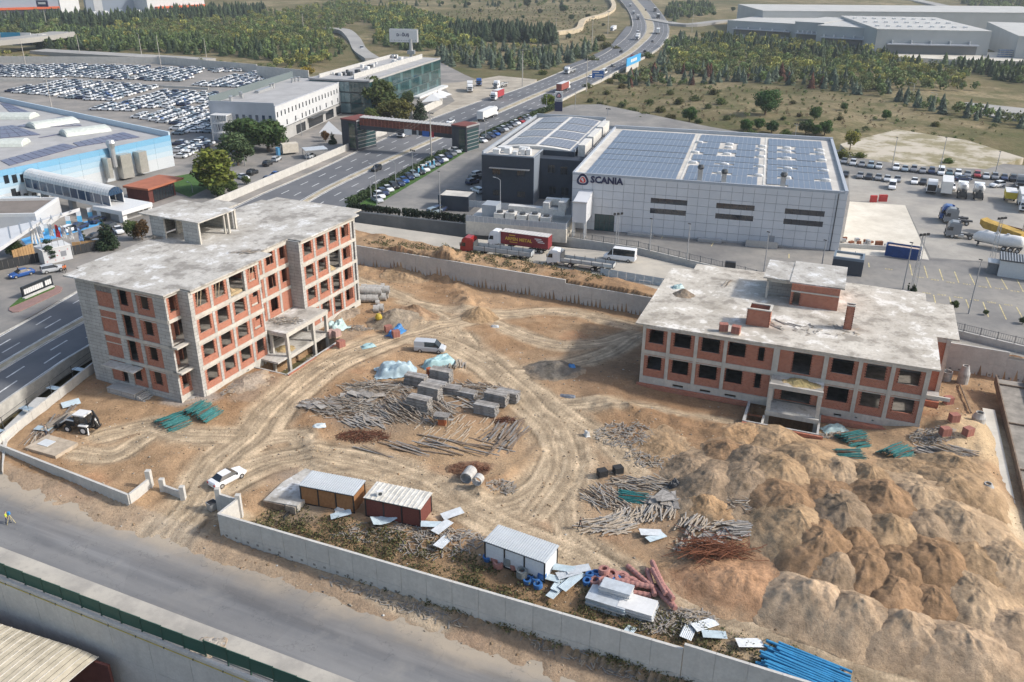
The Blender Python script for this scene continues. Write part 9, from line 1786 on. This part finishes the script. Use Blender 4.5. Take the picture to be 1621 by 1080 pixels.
# walls and fences along the highway and the car lot
castwall('panelled concrete wall between depot drive and highway', P(300,345,ZH), P(612,212,ZH), 2.6, .2, 4.5, .25, name='roadside_wall'); castwall('grey concrete wall closing the car lot at the back, left part', P(-60,99,ZH), P(250,101,ZH), 4.0, 0, 7, .4, name='boundary_wall'); castwall('grey concrete wall closing the car lot at the back, right part', P(250,101,ZH), P(408,115,ZH), 4.6, 0, 7, .4, name='boundary_wall'); castwall('tall grey concrete wall behind the depot', P(408,124,ZH), P(490,132,ZH), 6.5, 0, 7, .4, name='boundary_wall'); castwall('low terrace wall between the car lot levels', P(-60,129,ZH), P(70,129,ZH), 1.9, 0, 6, .4, name='terrace_wall'); castwall('low terrace wall below the back row of cars', P(70,129,ZH), P(330,142,ZH), 1.4, 0, 6, .4, name='terrace_wall'); castwall('curved concrete wall beside the glass office shade sails', P(650,190,ZH), P(700,165,ZH), 3.2, 0, 4, .3, name='boundary_wall')
for k in range(3):
    q = P(683+9*k,170-4*k,ZH); T = thing('shade_sail', 'white triangular shade sail beside the glass office, %s from the left' % ORD[k], 'shade sail', q, .4*k); MB().add([(-4,-2,2.2),(4,-1.5,3.0),(0,3,5.0),(-4,-2,2.25),(4,-1.5,3.05),(0,3,5.05)],[(2,1,0),(3,4,5)]).build('sail', WHITE, T); MB().tube([(0,3,0),(0,3,5.2)],.1,5).build('mast', GALV, T)
T = thing('shade_sail', 'white pointed shade sail in the depot forecourt', 'shade sail', P(525,218,ZH), 0); MB().add([(-4,-1,1.8),(5,-3,1.5),(-1,2,5.2),(-4,-1,1.85),(5,-3,1.55),(-1,2,5.25)],[(2,1,0),(3,4,5)]).build('sail', WHITE, T); MB().tube([(-1,2,0),(-1,2,5.3)],.1,5).build('mast', GALV, T)
T = thing('box_trailer', 'cream box trailer with a blue tank parked beside the pines', 'trailer', P(447,245,ZH), .5); MB().box(0,5,-1.3,1.3,.6,3.4).build('box', mat('cream_box',(.55,.50,.42),.7), T); MB().tube([(-1.2,0,0),(-1.2,0,2.4)],.8,10).build('tank', plain('tank_blue',(.10,.30,.50),.5), T)
T = thing('car_port', 'open car port with a striped white roof in the depot drive', 'car port', P(484,250,ZH), .45); rf = MB().box(-.5,6.5,-2.6,2.6,2.6,2.75).build('roof', CORR, T)
for x, y in ((-.3,-2.4),(6.2,-2.4),(-.3,2.4),(6.2,2.4)): MB().box(x-.08,x+.08,y-.08,y+.08,0,2.6).build('post', GALV, T)
# thin rail on the left site wall with pale sheets behind it
T = thing('wall_railing', 'thin dark railing on top of the left site wall', 'railing', (LW_A.x,LW_A.y,0), ang(LW_A,LW_B)); L = (LW_B-LW_A).xy.length
for k in range(14): MB().tube([(L*k/14,.9,.4),(L*k/14,.9,2.9)],.05,5).build('post', DKSTEEL, T)
for z in (2.0,2.8): MB().tube([(0,.9,z),(L,.9,z)],.035,4).build('rail', DKSTEEL, T)
for k in range(6): q = LW_A.lerp(LW_B,.06+.085*k); o = obj('wall_sheet', SHEETS[('b',0)], None, (q.x-1.3,q.y+.2,1.25), (0,.12,ang(LW_A,LW_B)+1.2)); tag(o, 'pale blue sheet behind the left site wall, %s from the corner' % ORD[k], 'metal sheet')
# stones, clods and litter strewn over the site
def strew(label, n, s0, s1, cols, seed, flat=.6):
    r_ = np.random.RandomState(seed); V0 = np.array([(1,0,0),(-.9,.2,0),(0,1,.1),(.1,-1,0),(.1,0,1),(0,.1,-.8)]); F0 = np.array([(0,2,4),(2,1,4),(1,3,4),(3,0,4),(2,0,5),(1,2,5),(3,1,5),(0,3,5)]); VV, CC, k = [], [], 0
    while k < n:
        x, y = r_.uniform(-64,84), r_.uniform(56,165)
        if -lined(x,y,RW_A,RW_B)[0] < .6 or lined(x,y,FW_C,FW_D)[0] < -3.5 or -lined(x,y,LW_A,LW_B)[0] < 1 or fbm(np.array(x),np.array(y),11,3) < r_.uniform(-.5,.15): continue
        s_ = s0+(s1-s0)*r_.rand()**3; a_ = r_.rand()*6.28; v = V0*(1+.5*(r_.rand(6,3)-.5))*s_*np.array([1,1,flat]); VV.append(np.c_[v[:,0]*math.cos(a_)-v[:,1]*math.sin(a_)+x, v[:,0]*math.sin(a_)+v[:,1]*math.cos(a_)+y, v[:,2]+zs(x,y)+.02]); CC.append(np.repeat([np.array(cols[r_.randint(len(cols))])*r_.uniform(.7,1.2)],6,0)); k += 1
    F = np.concatenate([F0+6*i for i in range(n)]); o = obj('stones', grid_mesh('stones', np.concatenate(VV), F, np.concatenate(CC), False)); o.data.materials.append(SOIL); stuff(o, label, 'stones')
strew('loose clods and stones lying all over the site soil', 9000, .04, .22, ((.38,.28,.18),(.30,.21,.13),(.44,.36,.27),(.32,.28,.23)), 4); strew('scraps of pale litter and rubble strewn over the site', 700, .06, .22, ((.6,.6,.58),(.5,.48,.44),(.12,.11,.11)), 8, .25)
# pothole and manhole on the front road
q = PZ(327,1020,zroad); struct(obj('manhole_pit', MB().prism([(-1.1,-.7),(1.0,-.8),(1.2,.6),(-.9,.8)],-.3,.16).mesh('manhole_pit', WOODD), None, q))
heap('broken asphalt and rubble around the open pavement pit', 0, 0, 1.5, .25, (.35,.32,.28), 1.2, .2, 95, 'rubble_heap', base=PZ(330,1022,lambda x,y: zroad(x,y)+.13))
# haze: even thin air round camera and land
hz = obj('haze', MB().box(-1800,1800,-400,3300,-12.5,66).mesh('haze')); hm = bpy.data.materials.new('haze_air'); hm.use_nodes = True; t = hm.node_tree; t.nodes.remove(t.nodes['Principled BSDF']); pv = t.nodes.new('ShaderNodeVolumePrincipled'); pv.inputs['Color'].default_value = (.86,.92,1,1); pv.inputs['Density'].default_value = HAZE_D; pv.inputs['Anisotropy'].default_value = .3; t.links.new(pv.outputs[0], t.nodes['Material Output'].inputs['Volume']); hz.data.materials.append(hm); stuff(hz)
